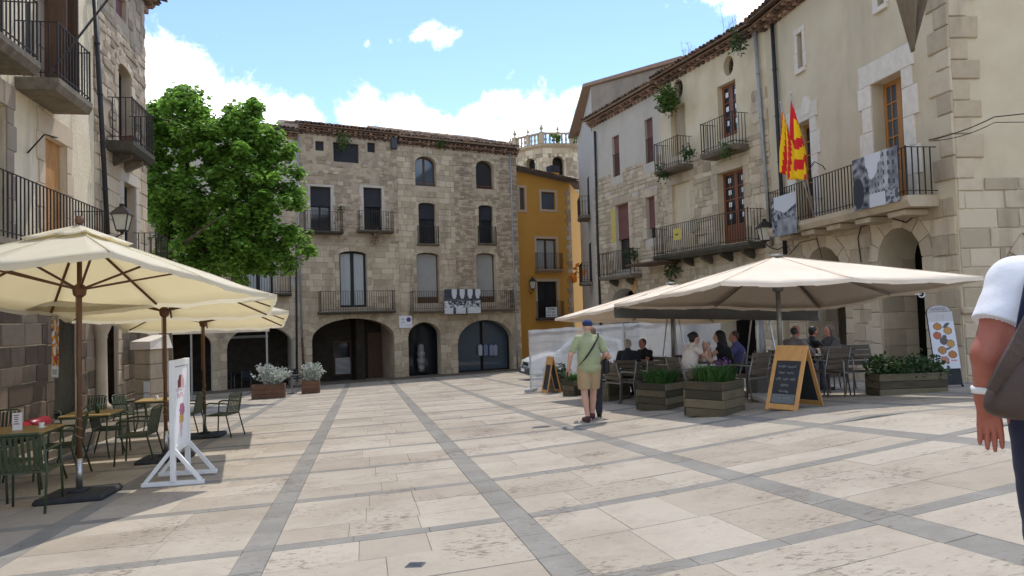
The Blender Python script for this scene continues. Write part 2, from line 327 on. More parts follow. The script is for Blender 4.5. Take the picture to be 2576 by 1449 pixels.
# paving: a grid of grey bands, the fields filled with courses of pale slabs
paving = M('pale travertine slab', (.382,.332,.268), (.405,.355,.29), (.362,.312,.25), sc=1.8, rv=.03, bump=.6, bsc=35, rough=.9, spec=.12, stain=(.26,.22,.178), stsc=(5,5,5), stamt=.35)
def pits(m):                      # dark pits and cavities of travertine
    t = m.node_tree; bs = t.nodes['Principled BSDF']; src = bs.inputs['Base Color'].links[0].from_socket
    ge = t.nodes.new('ShaderNodeNewGeometry'); mp = t.nodes.new('ShaderNodeVectorMath'); mp.operation = 'MULTIPLY'; mp.inputs[1].default_value = (1, 2.2, 1); t.links.new(ge.outputs['Position'], mp.inputs[0])
    a = t.nodes.new('ShaderNodeTexNoise'); a.inputs['Scale'].default_value = 14; a.inputs['Detail'].default_value = 6; a.inputs['Roughness'].default_value = .7; t.links.new(mp.outputs[0], a.inputs['Vector'])
    b = t.nodes.new('ShaderNodeTexNoise'); b.inputs['Scale'].default_value = 1.3; b.inputs['Detail'].default_value = 2; t.links.new(ge.outputs['Position'], b.inputs['Vector'])
    s = t.nodes.new('ShaderNodeMath'); s.operation = 'MULTIPLY_ADD'; t.links.new(b.outputs['Fac'], s.inputs[0]); s.inputs[1].default_value = .55; t.links.new(a.outputs['Fac'], s.inputs[2])
    r = t.nodes.new('ShaderNodeMapRange'); r.inputs['From Min'].default_value = .86; r.inputs['From Max'].default_value = .96; r.inputs['To Max'].default_value = .75; t.links.new(s.outputs[0], r.inputs['Value'])
    x = t.nodes.new('ShaderNodeMixRGB'); t.links.new(r.outputs[0], x.inputs[0]); t.links.new(src, x.inputs[1]); x.inputs[2].default_value = (.14, .11, .088, 1)
    c = t.nodes.new('ShaderNodeTexNoise'); c.inputs['Scale'].default_value = .55; c.inputs['Detail'].default_value = 7; c.inputs['Roughness'].default_value = .68; t.links.new(ge.outputs['Position'], c.inputs['Vector'])
    r2 = t.nodes.new('ShaderNodeMapRange'); r2.inputs['From Min'].default_value = .46; r2.inputs['From Max'].default_value = .7; r2.inputs['To Max'].default_value = .6; t.links.new(c.outputs['Fac'], r2.inputs['Value'])
    y = t.nodes.new('ShaderNodeMixRGB'); y.blend_type = 'MULTIPLY'; t.links.new(r2.outputs[0], y.inputs[0]); t.links.new(x.outputs[0], y.inputs[1]); y.inputs[2].default_value = (.66, .63, .61, 1)
    g = t.nodes.new('ShaderNodeTexVoronoi'); g.inputs['Scale'].default_value = 2.6; t.links.new(ge.outputs['Position'], g.inputs['Vector'])
    r3 = t.nodes.new('ShaderNodeMapRange'); r3.inputs['From Min'].default_value = .055; r3.inputs['From Max'].default_value = .035; r3.inputs['To Max'].default_value = .5; t.links.new(g.outputs['Distance'], r3.inputs['Value'])
    z = t.nodes.new('ShaderNodeMixRGB'); t.links.new(r3.outputs[0], z.inputs[0]); t.links.new(y.outputs[0], z.inputs[1]); z.inputs[2].default_value = (.12, .10, .085, 1); t.links.new(z.outputs[0], bs.inputs['Base Color'])
pits(paving)
band = M('grey paving band', (.215,.202,.178), (.25,.236,.21), sc=3, rv=.03, bump=.4, bsc=40, rough=.9, spec=.12, stain=(.30,.28,.25), stsc=(3,3,3), stamt=.35)
pits(band)
uA = guv(gp(719, 1257))[0]; uB = guv(gp(1221, 1220))[0]
SP = uB - uA
v1 = guv(gp(919, 1353))[1]; v4 = guv(gp(919, 1130))[1]; TV = (v4 - v1) / 3
NU0, NU1 = -5, 6
us = [uA + SP * k for k in range(NU0, NU1 + 1)]; vs_ = [v1 + TV * k for k in range(-4, 18)]
HB, HT = .115, .085
slabs = []; bands = []
prng = random.Random(3)
def visible(u, v):
    p = gxy(u, v)
    if p.y < 1.5: return False
    return abs(p.x) < p.y * .80 + .8
for i in range(len(us) - 1):
    for j in range(len(vs_) - 1):
        a0, a1, b0, b1 = us[i] + HB, us[i+1] - HB, vs_[j] + HT, vs_[j+1] - HT
        if not any(visible(a, b) for a in (a0, a1) for b in (b0, b1)): continue
        n = prng.choice((2, 3, 3)); cuts = [0] + sorted((k + prng.uniform(-.22, .22)) / n for k in range(1, n)) + [1]
        for k in range(n):
            c0, c1 = b0 + (b1 - b0) * cuts[k], b0 + (b1 - b0) * cuts[k+1]
            m_ = prng.choice((2, 2, 3)); cu = [0] + sorted((q + prng.uniform(-.3, .3)) / m_ for q in range(1, m_)) + [1]
            for q in range(m_): slabs.append((a0 + (a1-a0)*cu[q], a0 + (a1-a0)*cu[q+1], c0, c1))
for i, u in enumerate(us):
    for j in range(len(vs_) - 1):
        if visible(u, vs_[j]) or visible(u, vs_[j+1]): bands += [(u - HB, u + HB, vs_[j] + TV*q/3, vs_[j] + TV*(q+1)/3) for q in range(3)]
for j, v in enumerate(vs_):
    for i in range(len(us) - 1):
        if visible(us[i], v) or visible(us[i+1], v): bands += [(us[i] + HB + (SP - 2*HB)*q/3, us[i] + HB + (SP - 2*HB)*(q+1)/3, v - HT, v + HT) for q in range(3)]
def slab_geo(mb, s, lift, gap):
    a0, a1, b0, b1 = s[0] + gap, s[1] - gap, s[2] + gap, s[3] - gap
    c = gxy((a0 + a1) / 2, (b0 + b1) / 2); cz = gz(c.x, c.y)
    top = []; low = []
    e = .0025
    for (u, v, du, dv) in ((a0, b0, 1, 1), (a1, b0, -1, 1), (a1, b1, -1, -1), (a0, b1, 1, -1)):
        p = gxy(u, v); z = gz(p.x, p.y); low.append((p.x - c.x, p.y - c.y, z - cz - .03))
        q = gxy(u + du * e, v + dv * e); top.append((q.x - c.x, q.y - c.y, z - cz + lift))
    mid = [(x, y, z + .026 + lift) for x, y, z in low]
    mb.add([(x, y, z) for x, y, z in low] + mid + top, [(0,1,5,4),(1,2,6,5),(2,3,7,6),(3,0,4,7),(4,5,9,8),(5,6,10,9),(6,7,11,10),(7,4,8,11),(8,9,10,11)])
    return (c.x, c.y, cz)
def lay(name, items, mat, gap, rest):
    items = sorted(items, key=lambda s: -((s[1]-s[0])*(s[3]-s[2])) / max(1.5, gxy((s[0]+s[1])/2, (s[2]+s[3])/2).y) ** 3)
    big = MB()
    for k, s in enumerate(items):
        m = MB(); loc = slab_geo(m, s, prng.uniform(-.001, .0025), gap)
        if k < 300: m.build(name, mat, ground, loc=loc)
        else: big.add([V(p) + V(loc) for p in m.v], m.f)
    if big.v: o = big.build(rest, mat, ground); o['kind'] = 'stuff'
lay('paving_slab', slabs, paving, .0011, 'distant_paving')
lay('band_stone', bands, band, .0015, 'distant_bands')
for (px, py, a, b) in ((1362, 1075, .32, .18), (1045, 1423, .12, .1)):
    p = gp(px, py); m = MB(); m.bevbox((-a/2, -b/2, -.01), (a/2, b/2, .006), .004)
    for k in range(5): m.box((-a*.4, -b*.38 + k*b*.17, .006), (a*.4, -b*.38 + k*b*.17 + b*.07, .009))
    o = m.build('drain_cover', M('cast iron drain', (.10,.105,.12), (.14,.145,.16), sc=20, rough=.5, metal=.4), loc=(p.x, p.y, p.z + .004)); o.rotation_euler = (math.atan(gz(p.x,p.y+.5)-gz(p.x,p.y-.5)), -math.atan(gz(p.x+.5,p.y)-gz(p.x-.5,p.y)), -R(11))
    tag(o, 'small grey drain cover let into a pale slab' if a < .2 else 'wide dark drain grate set in the paving by the walking man', 'drain cover')
# ------------------------------------------------------------------ facades
class Hole:
    def __init__(s, x0, x1, z0, z1, kind='rect', rise=0.): s.x0, s.x1, s.z0, s.z1, s.kind, s.rise = x0, x1, z0, z1, kind, rise
    def poly(s, grow=0., n=14):
        x0, x1, z0, z1 = s.x0 - grow, s.x1 + grow, s.z0 - (grow if s.kind != 'arch0' else 0), s.z1 + grow
        if s.kind == 'oval':
            cx, cz, a, b = (x0+x1)/2, (z0+z1)/2, (x1-x0)/2, (z1-z0)/2
            return [(cx + a*math.cos(2*math.pi*k/20), cz + b*math.sin(2*math.pi*k/20)) for k in range(20)]
        if s.kind in ('arch', 'arch0'):
            r = s.rise + grow; zs = z1 - r; cx, a = (x0+x1)/2, (x1-x0)/2
            return [(x0, z0), (x1, z0)] + [(cx + a*math.cos(math.pi*k/n), zs + r*math.sin(math.pi*k/n)) for k in range(0, n+1)]
        return [(x0, z0), (x1, z0), (x1, z1), (x0, z1)]
    def span(s, za, zb, grow=0.):
        z0, z1 = s.z0 - (0 if s.kind == 'arch0' else grow), s.z1 + grow
        if zb <= z0 or za >= z1: return None
        x0, x1 = s.x0 - grow, s.x1 + grow; cx, a = (x0+x1)/2, (x1-x0)/2
        if s.kind in ('arch', 'arch0'):
            r = s.rise + grow; zs = z1 - r
            if za > zs: k = math.sqrt(max(0, 1 - ((za - zs) / r) ** 2)); return (cx - a*k, cx + a*k)
        if s.kind == 'oval':
            b = (z1-z0)/2; cz = (z0+z1)/2; zz = max(za, min(cz, zb)); zz = min(max(cz, za), zb); k = math.sqrt(max(0, 1 - ((zz-cz)/b)**2)); return (cx - a*k, cx + a*k)
        return (x0, x1)
def inpoly(x, z, P):
    c = False; j = len(P) - 1
    for i in range(len(P)):
        if (P[i][1] > z) != (P[j][1] > z) and x < (P[j][0]-P[i][0]) * (z-P[i][1]) / (P[j][1]-P[i][1]) + P[i][0]: c = not c
        j = i
    return c
class Fac:
    """a facade: x runs to the right along the wall seen from outside, y goes into the building, z is world height"""
    def __init__(s, p0, d):
        s.p = V((p0[0], p0[1], 0)); s.d = V((d[0], d[1], 0)).normalized(); s.i = V((-s.d.y, s.d.x, 0))
        s.m = Matrix((s.d, s.i, V((0,0,1)))).transposed().to_4x4(); s.m.translation = s.p
    def uv(s, px, py, off=0.):        # off: metres in front of the wall
        r = ray(px, py); q = s.p - s.i * off
        t = (q - CP).dot(s.i) / r.dot(s.i); h = CP + r * t
        return ((h - s.p).dot(s.d), h.z)
    def hole(s, px0, py0, px1, py1, kind='rect', rise=0., off=0.):   # two corners: upper left, lower right
        a = s.uv(px0, py0, off); b = s.uv(px1, py1, off); c = s.uv(px1, py0, off); e = s.uv(px0, py1, off)
        return Hole(a[0], b[0], b[1], a[1], kind, rise)
    def world(s, x, y, z): return s.m @ V((x, y, z))
    def gz(s, x, y=0): p = s.m @ V((x, y, 0)); return gz(p.x, p.y)
    def thing(s, name, label, cat): return thing(name, label, cat, mtx=s.m)
def wall(root, name, outer, holes, mat, depth=.3, y=0., mats=None):
    pts = list(outer); edges = [(i, (i+1) % len(outer)) for i in range(len(outer))]; polys = []
    for h in holes:
        P = h.poly(); b = len(pts); pts += P; edges += [(b+i, b+(i+1) % len(P)) for i in range(len(P))]; polys.append((h, P))
    vo, eo, fo, *_ = delaunay_2d_cdt([V(p) for p in pts], edges, [], 0, 1e-5)
    mb = MB(); keep = []
    for f in fo:
        cx = sum(vo[i].x for i in f) / len(f); cz = sum(vo[i].y for i in f) / len(f)
        if inpoly(cx, cz, outer) and not any(inpoly(cx, cz, P) for _, P in polys): keep.append(f)
    fl = []
    for f in keep:
        a, b, c = (vo[i] for i in f[:3]); fl.append(list(f) if (b-a).cross(c-a) > 0 else list(reversed(f)))
    mb.add([(p.x, y, p.y) for p in vo], fl)
    for h, P in polys:
        n = len(P); dd = getattr(h, 'depth', depth)
        mb.add([(x, y, z) for x, z in P] + [(x, y + dd, z) for x, z in P], [((i+1) % n, i, i+n, (i+1) % n + n) for i in range(n)])
    return mb.build(name, mat, root)
def shell(root, x0, x1, z0, z1, depth, mat, front_y=.02):
    front_y = .02
    """side and back walls behind a front wall"""
    for nm, a, b in (('side_wall', (x0, front_y, z0), (x0 + .25, depth, z1)), ('side_wall', (x1 - .25, front_y, z0), (x1, depth, z1)), ('back_wall', (x0 + .25, depth - .25, z0), (x1 - .25, depth, z1))):
        MB().box(a, b).build(nm, mat, root)
STONES = {}
def stone_meshes(mat, kind):
    key = (mat.name, kind)
    if key not in STONES:
        rg = random.Random(11); out = []
        for k in range(8):
            out.append(stone_geo(rg, kind).mesh('stone', mat))
        STONES[key] = out
    return STONES[key]
def stone_geo(rg, kind):
    j = .02 if kind == 'cut' else .11; b = .05 if kind == 'cut' else .14
    c = [(-.5, -.5), (.5, -.5), (.5, .5), (-.5, .5)]
    if kind != 'cut': c = [(-.5,-.5),(0,-.54),(.5,-.5),(.53,0),(.5,.5),(0,.54),(-.5,.5),(-.53,0)]
    c = [(x + rg.uniform(-j, j), z + rg.uniform(-j, j)) for x, z in c]; n = len(c)
    t = [(x * (1 - 2*b*.6), z * (1 - 2*b)) for x, z in c]
    m = MB(); m.add([(x, 0, z) for x, z in c] + [(x, -.65 - rg.uniform(0, .1), z) for x, z in c] + [(x, -1 + rg.uniform(-.12, .12), z) for x, z in t],
        [(i, (i+1) % n, (i+1) % n + n, i + n) for i in range(n)] + [(i+n, (i+1) % n + n, (i+1) % n + 2*n, i + 2*n) for i in range(n)] + [tuple(range(2*n, 3*n))])
    return m
class Masonry:
    """collects the stones of one wall, then lays the 300 largest as objects and the rest as one mesh"""
    def __init__(s, parent, mat, kind='cut'): s.p, s.mat, s.kind, s.items = parent, mat, kind, []
    def courses(s, x0, x1, z0, z1, hh, ll, holes=(), ring=.0, proud=.03, seed=1, skip=0., clip=None, gap=.012):
        rg = random.Random(seed); z = z0
        while z < z1 - .05:
            h = min(rg.uniform(*hh), z1 - z)
            if z1 - z - h < hh[0] * .5: h = z1 - z
            x = x0 - rg.uniform(0, ll[0])
            bl = sorted(q for q in (hl.span(z, z + h, ring) for hl in holes) if q)
            while x < x1:
                l = rg.uniform(*ll); a, b = max(x, x0), min(x + l, x1); x += l
                segs = [(a, b)]
                for (p, q) in bl:
                    ns = []
                    for (u, v_) in segs:
                        if q <= u or p >= v_: ns.append((u, v_))
                        else:
                            if p > u: ns.append((u, p))
                            if q < v_: ns.append((q, v_))
                    segs = ns
                for (u, v_) in segs:
                    if v_ - u < .07 or rg.random() < skip: continue
                    if clip and not clip((u + v_) / 2, z + h / 2): continue
                    s.items.append((u + gap/2, v_ - gap/2, z + gap/2, z + h - gap/2, proud * rg.uniform(.6, 1.3)))
            z += h
        return s
    def lay(s, y=0., name='stone', most=300):
        s.items.sort(key=lambda t: -(t[1]-t[0])*(t[3]-t[2])); mm = stone_meshes(s.mat, s.kind); rg = random.Random(5)
        rest = MB()
        for k, (a, b, c, d, pr) in enumerate(s.items):
            if k < most: inst(name, mm[k % 8], s.p, ((a+b)/2, y + .004, (c+d)/2), (0, 0, 0), ((b-a), pr + .004, (d-c)))
            else:
                g = stone_geo(rg, s.kind); rest.add([((a+b)/2 + p[0]*(b-a), y + .004 + p[1]*(pr+.004), (c+d)/2 + p[2]*(d-c)) for p in g.v], g.f)
        if rest.v: o = rest.build('small_stones', s.mat, s.p); o['kind'] = 'stuff'
def voussoirs(parent, h, w_, mat, n=None, proud=.035, legs=True, y=0., leg_h=.38):
    """wedge stones round the head of an arch and blocks up its jambs"""
    cx, a = (h.x0+h.x1)/2, (h.x1-h.x0)/2; r = max(h.rise, .02); zs = h.z1 - r
    n = n or max(5, int(math.pi * (a + r) / 2 / .3)); n += 1 - n % 2
    for k in range(n):
        q = []
        for t in (k + .03, k + .97):
            an = math.pi * (1 - t / n)
            q.append(((cx + a*math.cos(an), zs + r*math.sin(an)), (cx + (a+w_)*math.cos(an), zs + (r+w_)*math.sin(an))))
        P = [q[0][0], q[1][0], q[1][1], q[0][1]]
        m = MB(); pr = proud * rnd.uniform(.7, 1.2); c0 = (sum(p[0] for p in P)/4, sum(p[1] for p in P)/4)
        m.prism([(x - c0[0], z - c0[1]) for x, z in reversed(P)], -pr, .01); m.build('voussoir', mat, parent, loc=(c0[0], y, c0[1]))
    if legs:
        for sd in (-1, 1):
            z = h.z0; k = 0
            while z < zs - .05:
                hh = min(leg_h * rnd.uniform(.85, 1.15), zs - z); hh = zs - z if zs - z - hh < .12 else hh
                ww = w_ * (1.0 if k % 2 else 1.35); xa = h.x1 if sd > 0 else h.x0 - ww
                mm = stone_meshes(mat, 'cut'); inst('jamb_stone', mm[k % 8], parent, (xa + ww/2, y + .004, z + hh/2), (0, 0, 0), (ww - .012, proud * rnd.uniform(.8, 1.2) + .004, hh - .012)); z += hh; k += 1
def surround(parent, h, w_, mat, lintel=.35, proud=.04, y=0., sill=False, block=.45):
    k = 0
    for sd in (-1, 1):
        z = h.z0
        while z < h.z1 - .03:
            hh = min(block * rnd.uniform(.9, 1.1), h.z1 - z); hh = h.z1 - z if h.z1 - z - hh < .15 else hh
            ww = w_ * (1.0 if k % 2 else 1.4); xa = h.x1 if sd > 0 else h.x0 - ww
            MB().bevbox((-ww/2, -proud, -hh/2 + .004), (ww/2, .01, hh/2 - .004), .008).build('jamb_stone', mat, parent, loc=(xa + ww/2, y, z + hh/2)); z += hh; k += 1
    MB().bevbox((h.x0 - w_*1.2, -proud - .004, h.z1), (h.x1 + w_*1.2, .01, h.z1 + lintel), .01).build('lintel', mat, parent)
    if sill: MB().bevbox((h.x0 - w_*.9, -proud - .05, h.z0 - .12), (h.x1 + w_*.9, .01, h.z0), .01).build('sill', mat, parent)
def clipped(P, y0, y1): m = MB(); m.prism(P, y0, y1); return m
def arch_clip(h, x0, x1, z0, z1, n=12):
    """outline of the piece of an arched opening between x0..x1, z0..z1"""
    if h.kind not in ('arch', 'arch0') or h.rise <= 0: return [(x0, z0), (x1, z0), (x1, z1), (x0, z1)]
    cx, a, r = (h.x0+h.x1)/2, (h.x1-h.x0)/2, h.rise; zs = h.z1 - r
    zt = lambda x: zs + r * math.sqrt(max(0, 1 - ((x-cx)/a)**2))
    return [(x0, z0), (x1, z0)] + [(x, min(z1, zt(x) - .004)) for x in [x1 + (x0 - x1) * k / n for k in range(n + 1)]]
def window(root, h, y=.18, frame='wood_dark', pane='glass', leaves=2, fw=.07, blind=None, blind_z=None, rows=0, kick=0., kick_mat=None, th=.05):
    """a window or glazed door in an opening: outer frame, leaves with panes, glazing bars, a roller blind"""
    e = .004; x0, x1, z0, z1 = h.x0 + e, h.x1 - e, h.z0 + e, h.z1 - e
    wroot = None; fr = MB()
    n = leaves; lw = (x1 - x0) / n
    for i in range(n):
        a, b = x0 + i*lw, x0 + (i+1)*lw
        o1 = arch_clip(h, a, b, z0, z1); o2 = arch_clip(Hole(h.x0+fw, h.x1-fw, h.z0, h.z1-fw, h.kind, max(.001, h.rise - (fw if h.rise > fw else 0))), max(a + fw*.8, h.x0+fw+.001), min(b - fw*.8, h.x1-fw-.001), z0 + fw + kick, z1 - fw)
        fr.add([(x, y, z) for x, z in o1] + [(x, y, z) for x, z in o2] + [(x, y + th, z) for x, z in o2], [])
        base = len(fr.v); n1, n2 = len(o1), len(o2)
        if n1 == n2:
            b0 = base - n1 - 2*n2
            for q in range(n1):
                r_ = (q+1) % n1; fr.f.append([b0+q, b0+r_, b0+n1+r_, b0+n1+q]); fr.f.append([b0+n1+q, b0+n1+r_, b0+n1+n2+r_, b0+n1+n2+q]); fr.m += [0, 0]; fr.sm += [False, False]
    wroot = fr.build('window', MT[frame], root)
    for i in range(n):
        a, b = x0 + i*lw + fw*.6, x0 + (i+1)*lw - fw*.6
        P = arch_clip(h, max(a, h.x0+.01), min(b, h.x1-.01), z0 + fw*.6, z1 - .01)
        m = MB(); m.add([(x, y + th*.6, z) for x, z in P], [tuple(range(len(P)))]); m.build('pane', MT[pane], wroot)
        if rows:
            zz0 = z0 + fw + kick
            for k in range(1, rows):
                zz = zz0 + (z1 - fw - zz0) * k / rows; MB().box((a, y + .005, zz - .018), (b, y + th*.55, zz + .018)).build('glazing_bar', MT[frame], wroot)
            if rows > 2 and lw > .5: xm = (a+b)/2; MB().box((xm - .015, y + .007, zz0), (xm + .015, y + th*.5, z1 - fw)).build('glazing_bar', MT[frame], wroot)
    if blind:
        zb = blind_z if blind_z is not None else z0
        P = arch_clip(h, h.x0 + .01, h.x1 - .01, zb, z1)
        m = MB(); m.prism(P, y - .09, y - .06); o = m.build('blind', MT[blind], wroot)
        MB().box((h.x0 + .012, y - .115, zb - .03), (h.x1 - .012, y - .055, zb + .03)).build('blind_rail', MT[blind], wroot)
    return wroot
BAL = {}
def balcony(root, x0, x1, z, proj=.55, rail=1.0, sp=.13, th=.16, mat='slab', y=0., bars=True, r=.009, corbels=0, flush=False, knob=False):
    """slab on corbels with an iron railing round three sides; z is the top of the slab"""
    s = MB()
    if not flush:
        P = [(-proj, 0), (-proj, -th*.45), (-proj + .07, -th), (0, -th), (0, 0)]
        n = len(P); s.add([(x0, y + a, z + b) for a, b in P] + [(x1, y + a, z + b) for a, b in P], [tuple(range(n)), tuple(range(2*n-1, n-1, -1))] + [(i, i+n, (i+1) % n + n, (i+1) % n) for i in range(n)])
    else: s.bevbox((x0 + .03, y - proj + .02, z - th), (x1 - .03, y, z), .01)
    b = s.build('balcony', MT[mat], root)
    f = MB(); yi = y - proj + .04; xa, xb = x0 + .04, x1 - .04
    for zz in (z + rail, z + .10): f.bar((xa, yi, zz), (xb, yi, zz), .022, .016); f.bar((xa, yi, zz), (xa, y, zz), .022, .016); f.bar((xb, yi, zz), (xb, y, zz), .022, .016)
    for xx in (xa, xb): f.bar((xx, yi, z), (xx, yi, z + rail + .03), .026)
    f.build('railing', MT['iron'], b)
    key = (round(rail, 2), r)
    if key not in BAL: BAL[key] = MB().bar((0, 0, .02), (0, 0, rail), r*1.8).mesh('baluster', MT['iron'])
    me = BAL[key]; k = max(2, int((xb - xa) / sp)); pts = [(xa + (xb-xa)*i/k, yi) for i in range(1, k)]
    ks = max(2, int((proj - .04) / sp)); pts += [(xx, yi + (y - yi)*i/ks) for i in range(1, ks) for xx in (xa, xb)]
    if bars:
        for (xx, yy) in pts: inst('baluster', me, b, (xx, yy, z))
    else:
        q = MB()
        for (xx, yy) in pts: q.bar((xx, yy, z + .02), (xx, yy, z + rail), r*1.8)
        o = q.build('railing_bars', MT['iron'], b); o['kind'] = 'stuff'
    for c in range(corbels):
        xc = x0 + (x1-x0)*(c + .5)/corbels; m = MB(); Q = [(0, 0), (-proj*.75, 0), (-proj*.7, -.1), (-proj*.3, -.22), (0, -.3)]
        m.add([(xc - .07, y + a, z - th + bb) for a, bb in Q] + [(xc + .07, y + a, z - th + bb) for a, bb in Q], [(0,1,2,3,4), (9,8,7,6,5)] + [(i, i+5, (i+1) % 5 + 5, (i+1) % 5) for i in range(5)]); m.build('corbel', MT[mat], b)
    return b
def tile_mesh(mat):
    if 'tile' not in STONES:
        m = MB(); n = 6; L_ = .42; m.smooth = True
        for k in (0, 1):
            for i in range(n + 1):
                a = math.pi * i / n
                for r_ in (.088 - .012*k, .074 - .012*k): m.v.append((r_*math.cos(a), k*L_, r_*math.sin(a)*.95))
        W = 2*(n+1)
        for i in range(n):
            o_, i_ = 2*i, 2*i + 1
            for f in ((o_, o_+2, W+o_+2, W+o_), (i_+2, i_, W+i_, W+i_+2), (o_, i_, i_+2, o_+2)): m.f.append(list(f)); m.m.append(0); m.sm.append(True)
        STONES['tile'] = m.mesh('roof_tile', mat)
    return STONES['tile']
def roof(root, x0, x1, zf, depth=6., over=.45, slope=.28, rows=3, layers=2, most=300, eaves=True, seed=2, sag=0.):
    """pitched roof: brick and tile courses under the eave, deck, rows of barrel tiles"""
    rg = random.Random(seed)
    d = MB(); t = .06; d.add([(x0, -over, zf), (x1, -over, zf), (x1, depth, zf + slope*(depth+over)), (x0, depth, zf + slope*(depth+over)), (x0, -over, zf - t), (x1, -over, zf - t), (x1, depth, zf - t + slope*(depth+over)), (x0, depth, zf - t + slope*(depth+over))], [(0,1,2,3),(7,6,5,4),(4,5,1,0),(5,6,2,1),(6,7,3,2),(7,4,0,3)])
    r = d.build('roof', MT['tile'], root); tm = tile_mesh(MT['tile']); rest = MB(); cnt = 0
    k = int((x1 - x0) / .205); an = math.atan(slope)
    for j in range(rows):
        for i in range(k):
            loc = (x0 + (i+.5)*(x1-x0)/k + rg.uniform(-.012, .012), -over - .05 + j*.36*math.cos(an) + rg.uniform(-.02, .02), zf + .012 + (j*.36)*math.sin(an) + .012*j + rg.uniform(0, .012))
            if cnt < most: inst('roof_tile', tm, r, loc, (an + rg.uniform(-.03, .03), 0, rg.uniform(-.06, .06))); cnt += 1
    if rows and depth > 3:
        q = MB(); kk = int(depth / .36)
        for i in range(k):
            x = x0 + (i+.5)*(x1-x0)/k
            q.smooth = True
            n = 4; ya, yb = -over + rows*.36*math.cos(an) - .05, depth; za, zb = zf + slope*(ya+over) + .01, zf + slope*(yb+over) + .01
            q.add([(x + .085*math.cos(math.pi*c/n), ya, za + .08*math.sin(math.pi*c/n)) for c in range(n+1)] + [(x + .085*math.cos(math.pi*c/n), yb, zb + .08*math.sin(math.pi*c/n)) for c in range(n+1)], [(c, c+n+1, c+n+2, c+1) for c in range(n)])
        o = q.build('upper_tiles', MT['tile'], r); o['kind'] = 'stuff'
    zt = lambda y: zf - .065 + slope*(y + over)
    MB().box((x0 + .03, .01, zf - .45), (x1 - .03, .16, zt(.01))).build('wall_plate', MT['eave'], r)
    for xx in (x0 + .02, x1 - .14):
        P = [(.16, zf - .45), (depth - .02, zf - .45), (depth - .02, zt(depth) - .01), (.16, zt(.16))]
        MB().add([(xx, a, b) for a, b in P] + [(xx + .12, a, b) for a, b in P], [(0,3,2,1),(4,5,6,7)] + [(i, (i+1) % 4, (i+1) % 4 + 4, i + 4) for i in range(4)]).build('gable_infill', MT['mortar_dark'], r)
    if eaves:
        for l in range(layers):
            za = zf - t - .02 - .115*(l + 1); ov = over * (1 - (l + 1) / (layers + 1.0))
            m = MB(); m.box((x0 + .01, -ov, za + .075), (x1 - .01, .02, za + .113)); m.build('eave_course', MT['eave'], r)
            kk = int((x1-x0)/.26); key = ('dent', round(ov, 2))
            if key not in STONES: STONES[key] = MB().bevbox((-.075, -ov + .03, 0), (.075, .02, .073), .012).mesh('eave_brick', MT['eave'])
            for i in range(kk): inst('eave_brick', STONES[key], r, (x0 + (i+.5)*(x1-x0)/kk, 0, za), (0, 0, rg.uniform(-.05, .05)))
    return r
def downpipe(name, label, pts, mat='pipe_grey', r=.05):
    m = MB(); m.smooth = True; m.tube(pts, r, 8); o = m.build('downpipe', MT[mat]); tag(o, label, 'pipe')
    for i in range(1, 5):
        t = i / 5 * (len(pts) - 1); k = int(t); p = V(pts[k]).lerp(V(pts[min(k+1, len(pts)-1)]), t - k)
        MB().lathe([(r + .002, -.02), (r + .014, -.02), (r + .014, .02), (r + .002, .02)], 8).build('clamp', MT[mat], o, loc=p)
    return o
def ribbon(pts, w_, cross, th=.004):
    pts = [V(p) for p in pts]; m = MB(); m.smooth = True; out = []
    for i in range(len(pts) - 1):
        for k in range(4): 
            t = k/4; p0, p1, p2, p3 = pts[max(0, i-1)], pts[i], pts[i+1], pts[min(len(pts)-1, i+2)]
            out.append(.5*((2*p1) + (p2 - p0)*t + (2*p0 - 5*p1 + 4*p2 - p3)*t*t + (3*p1 - p0 - 3*p2 + p3)*t**3))
    out.append(pts[-1]); n = len(out)
    for i, p in enumerate(out):
        d = (out[min(i+1, n-1)] - out[max(i-1, 0)]).normalized(); s = V(cross); s = (s - d*s.dot(d)).normalized(); u = d.cross(s)*th
        m.v += [tuple(p - s*w_/2 + u), tuple(p + s*w_/2 + u), tuple(p + s*w_/2 - u), tuple(p - s*w_/2 - u)]
    for i in range(n - 1):
        for k in range(4): m.f.append([i*4+k, i*4+(k+1) % 4, i*4+4+(k+1) % 4, i*4+4+k]); m.m.append(0); m.sm.append(False)
    return m
def leaf_tuft(n, size, rad, seed=1, flat=.8, droop=0., narrow=.35, up=0.):
    rg = random.Random(seed); m = MB()
    for _ in range(n):
        c = V((rg.gauss(0, 1), rg.gauss(0, 1), rg.gauss(0, 1) * flat)); c = c.normalized() * rad * (rg.random() ** .45)
        c.z -= droop * rg.random() * rad
        d = V((rg.uniform(-1, 1), rg.uniform(-1, 1), rg.uniform(-.6, .8) + up)).normalized(); s = d.cross(V((rg.uniform(-1,1), rg.uniform(-1,1), rg.uniform(-1,1)))).normalized(); l = size * rg.uniform(.6, 1.3)
        m.add([c, c + d*l*.5 + s*l*narrow, c + d*l, c + d*l*.5 - s*l*narrow], [(0,1,2,3)])
    return m
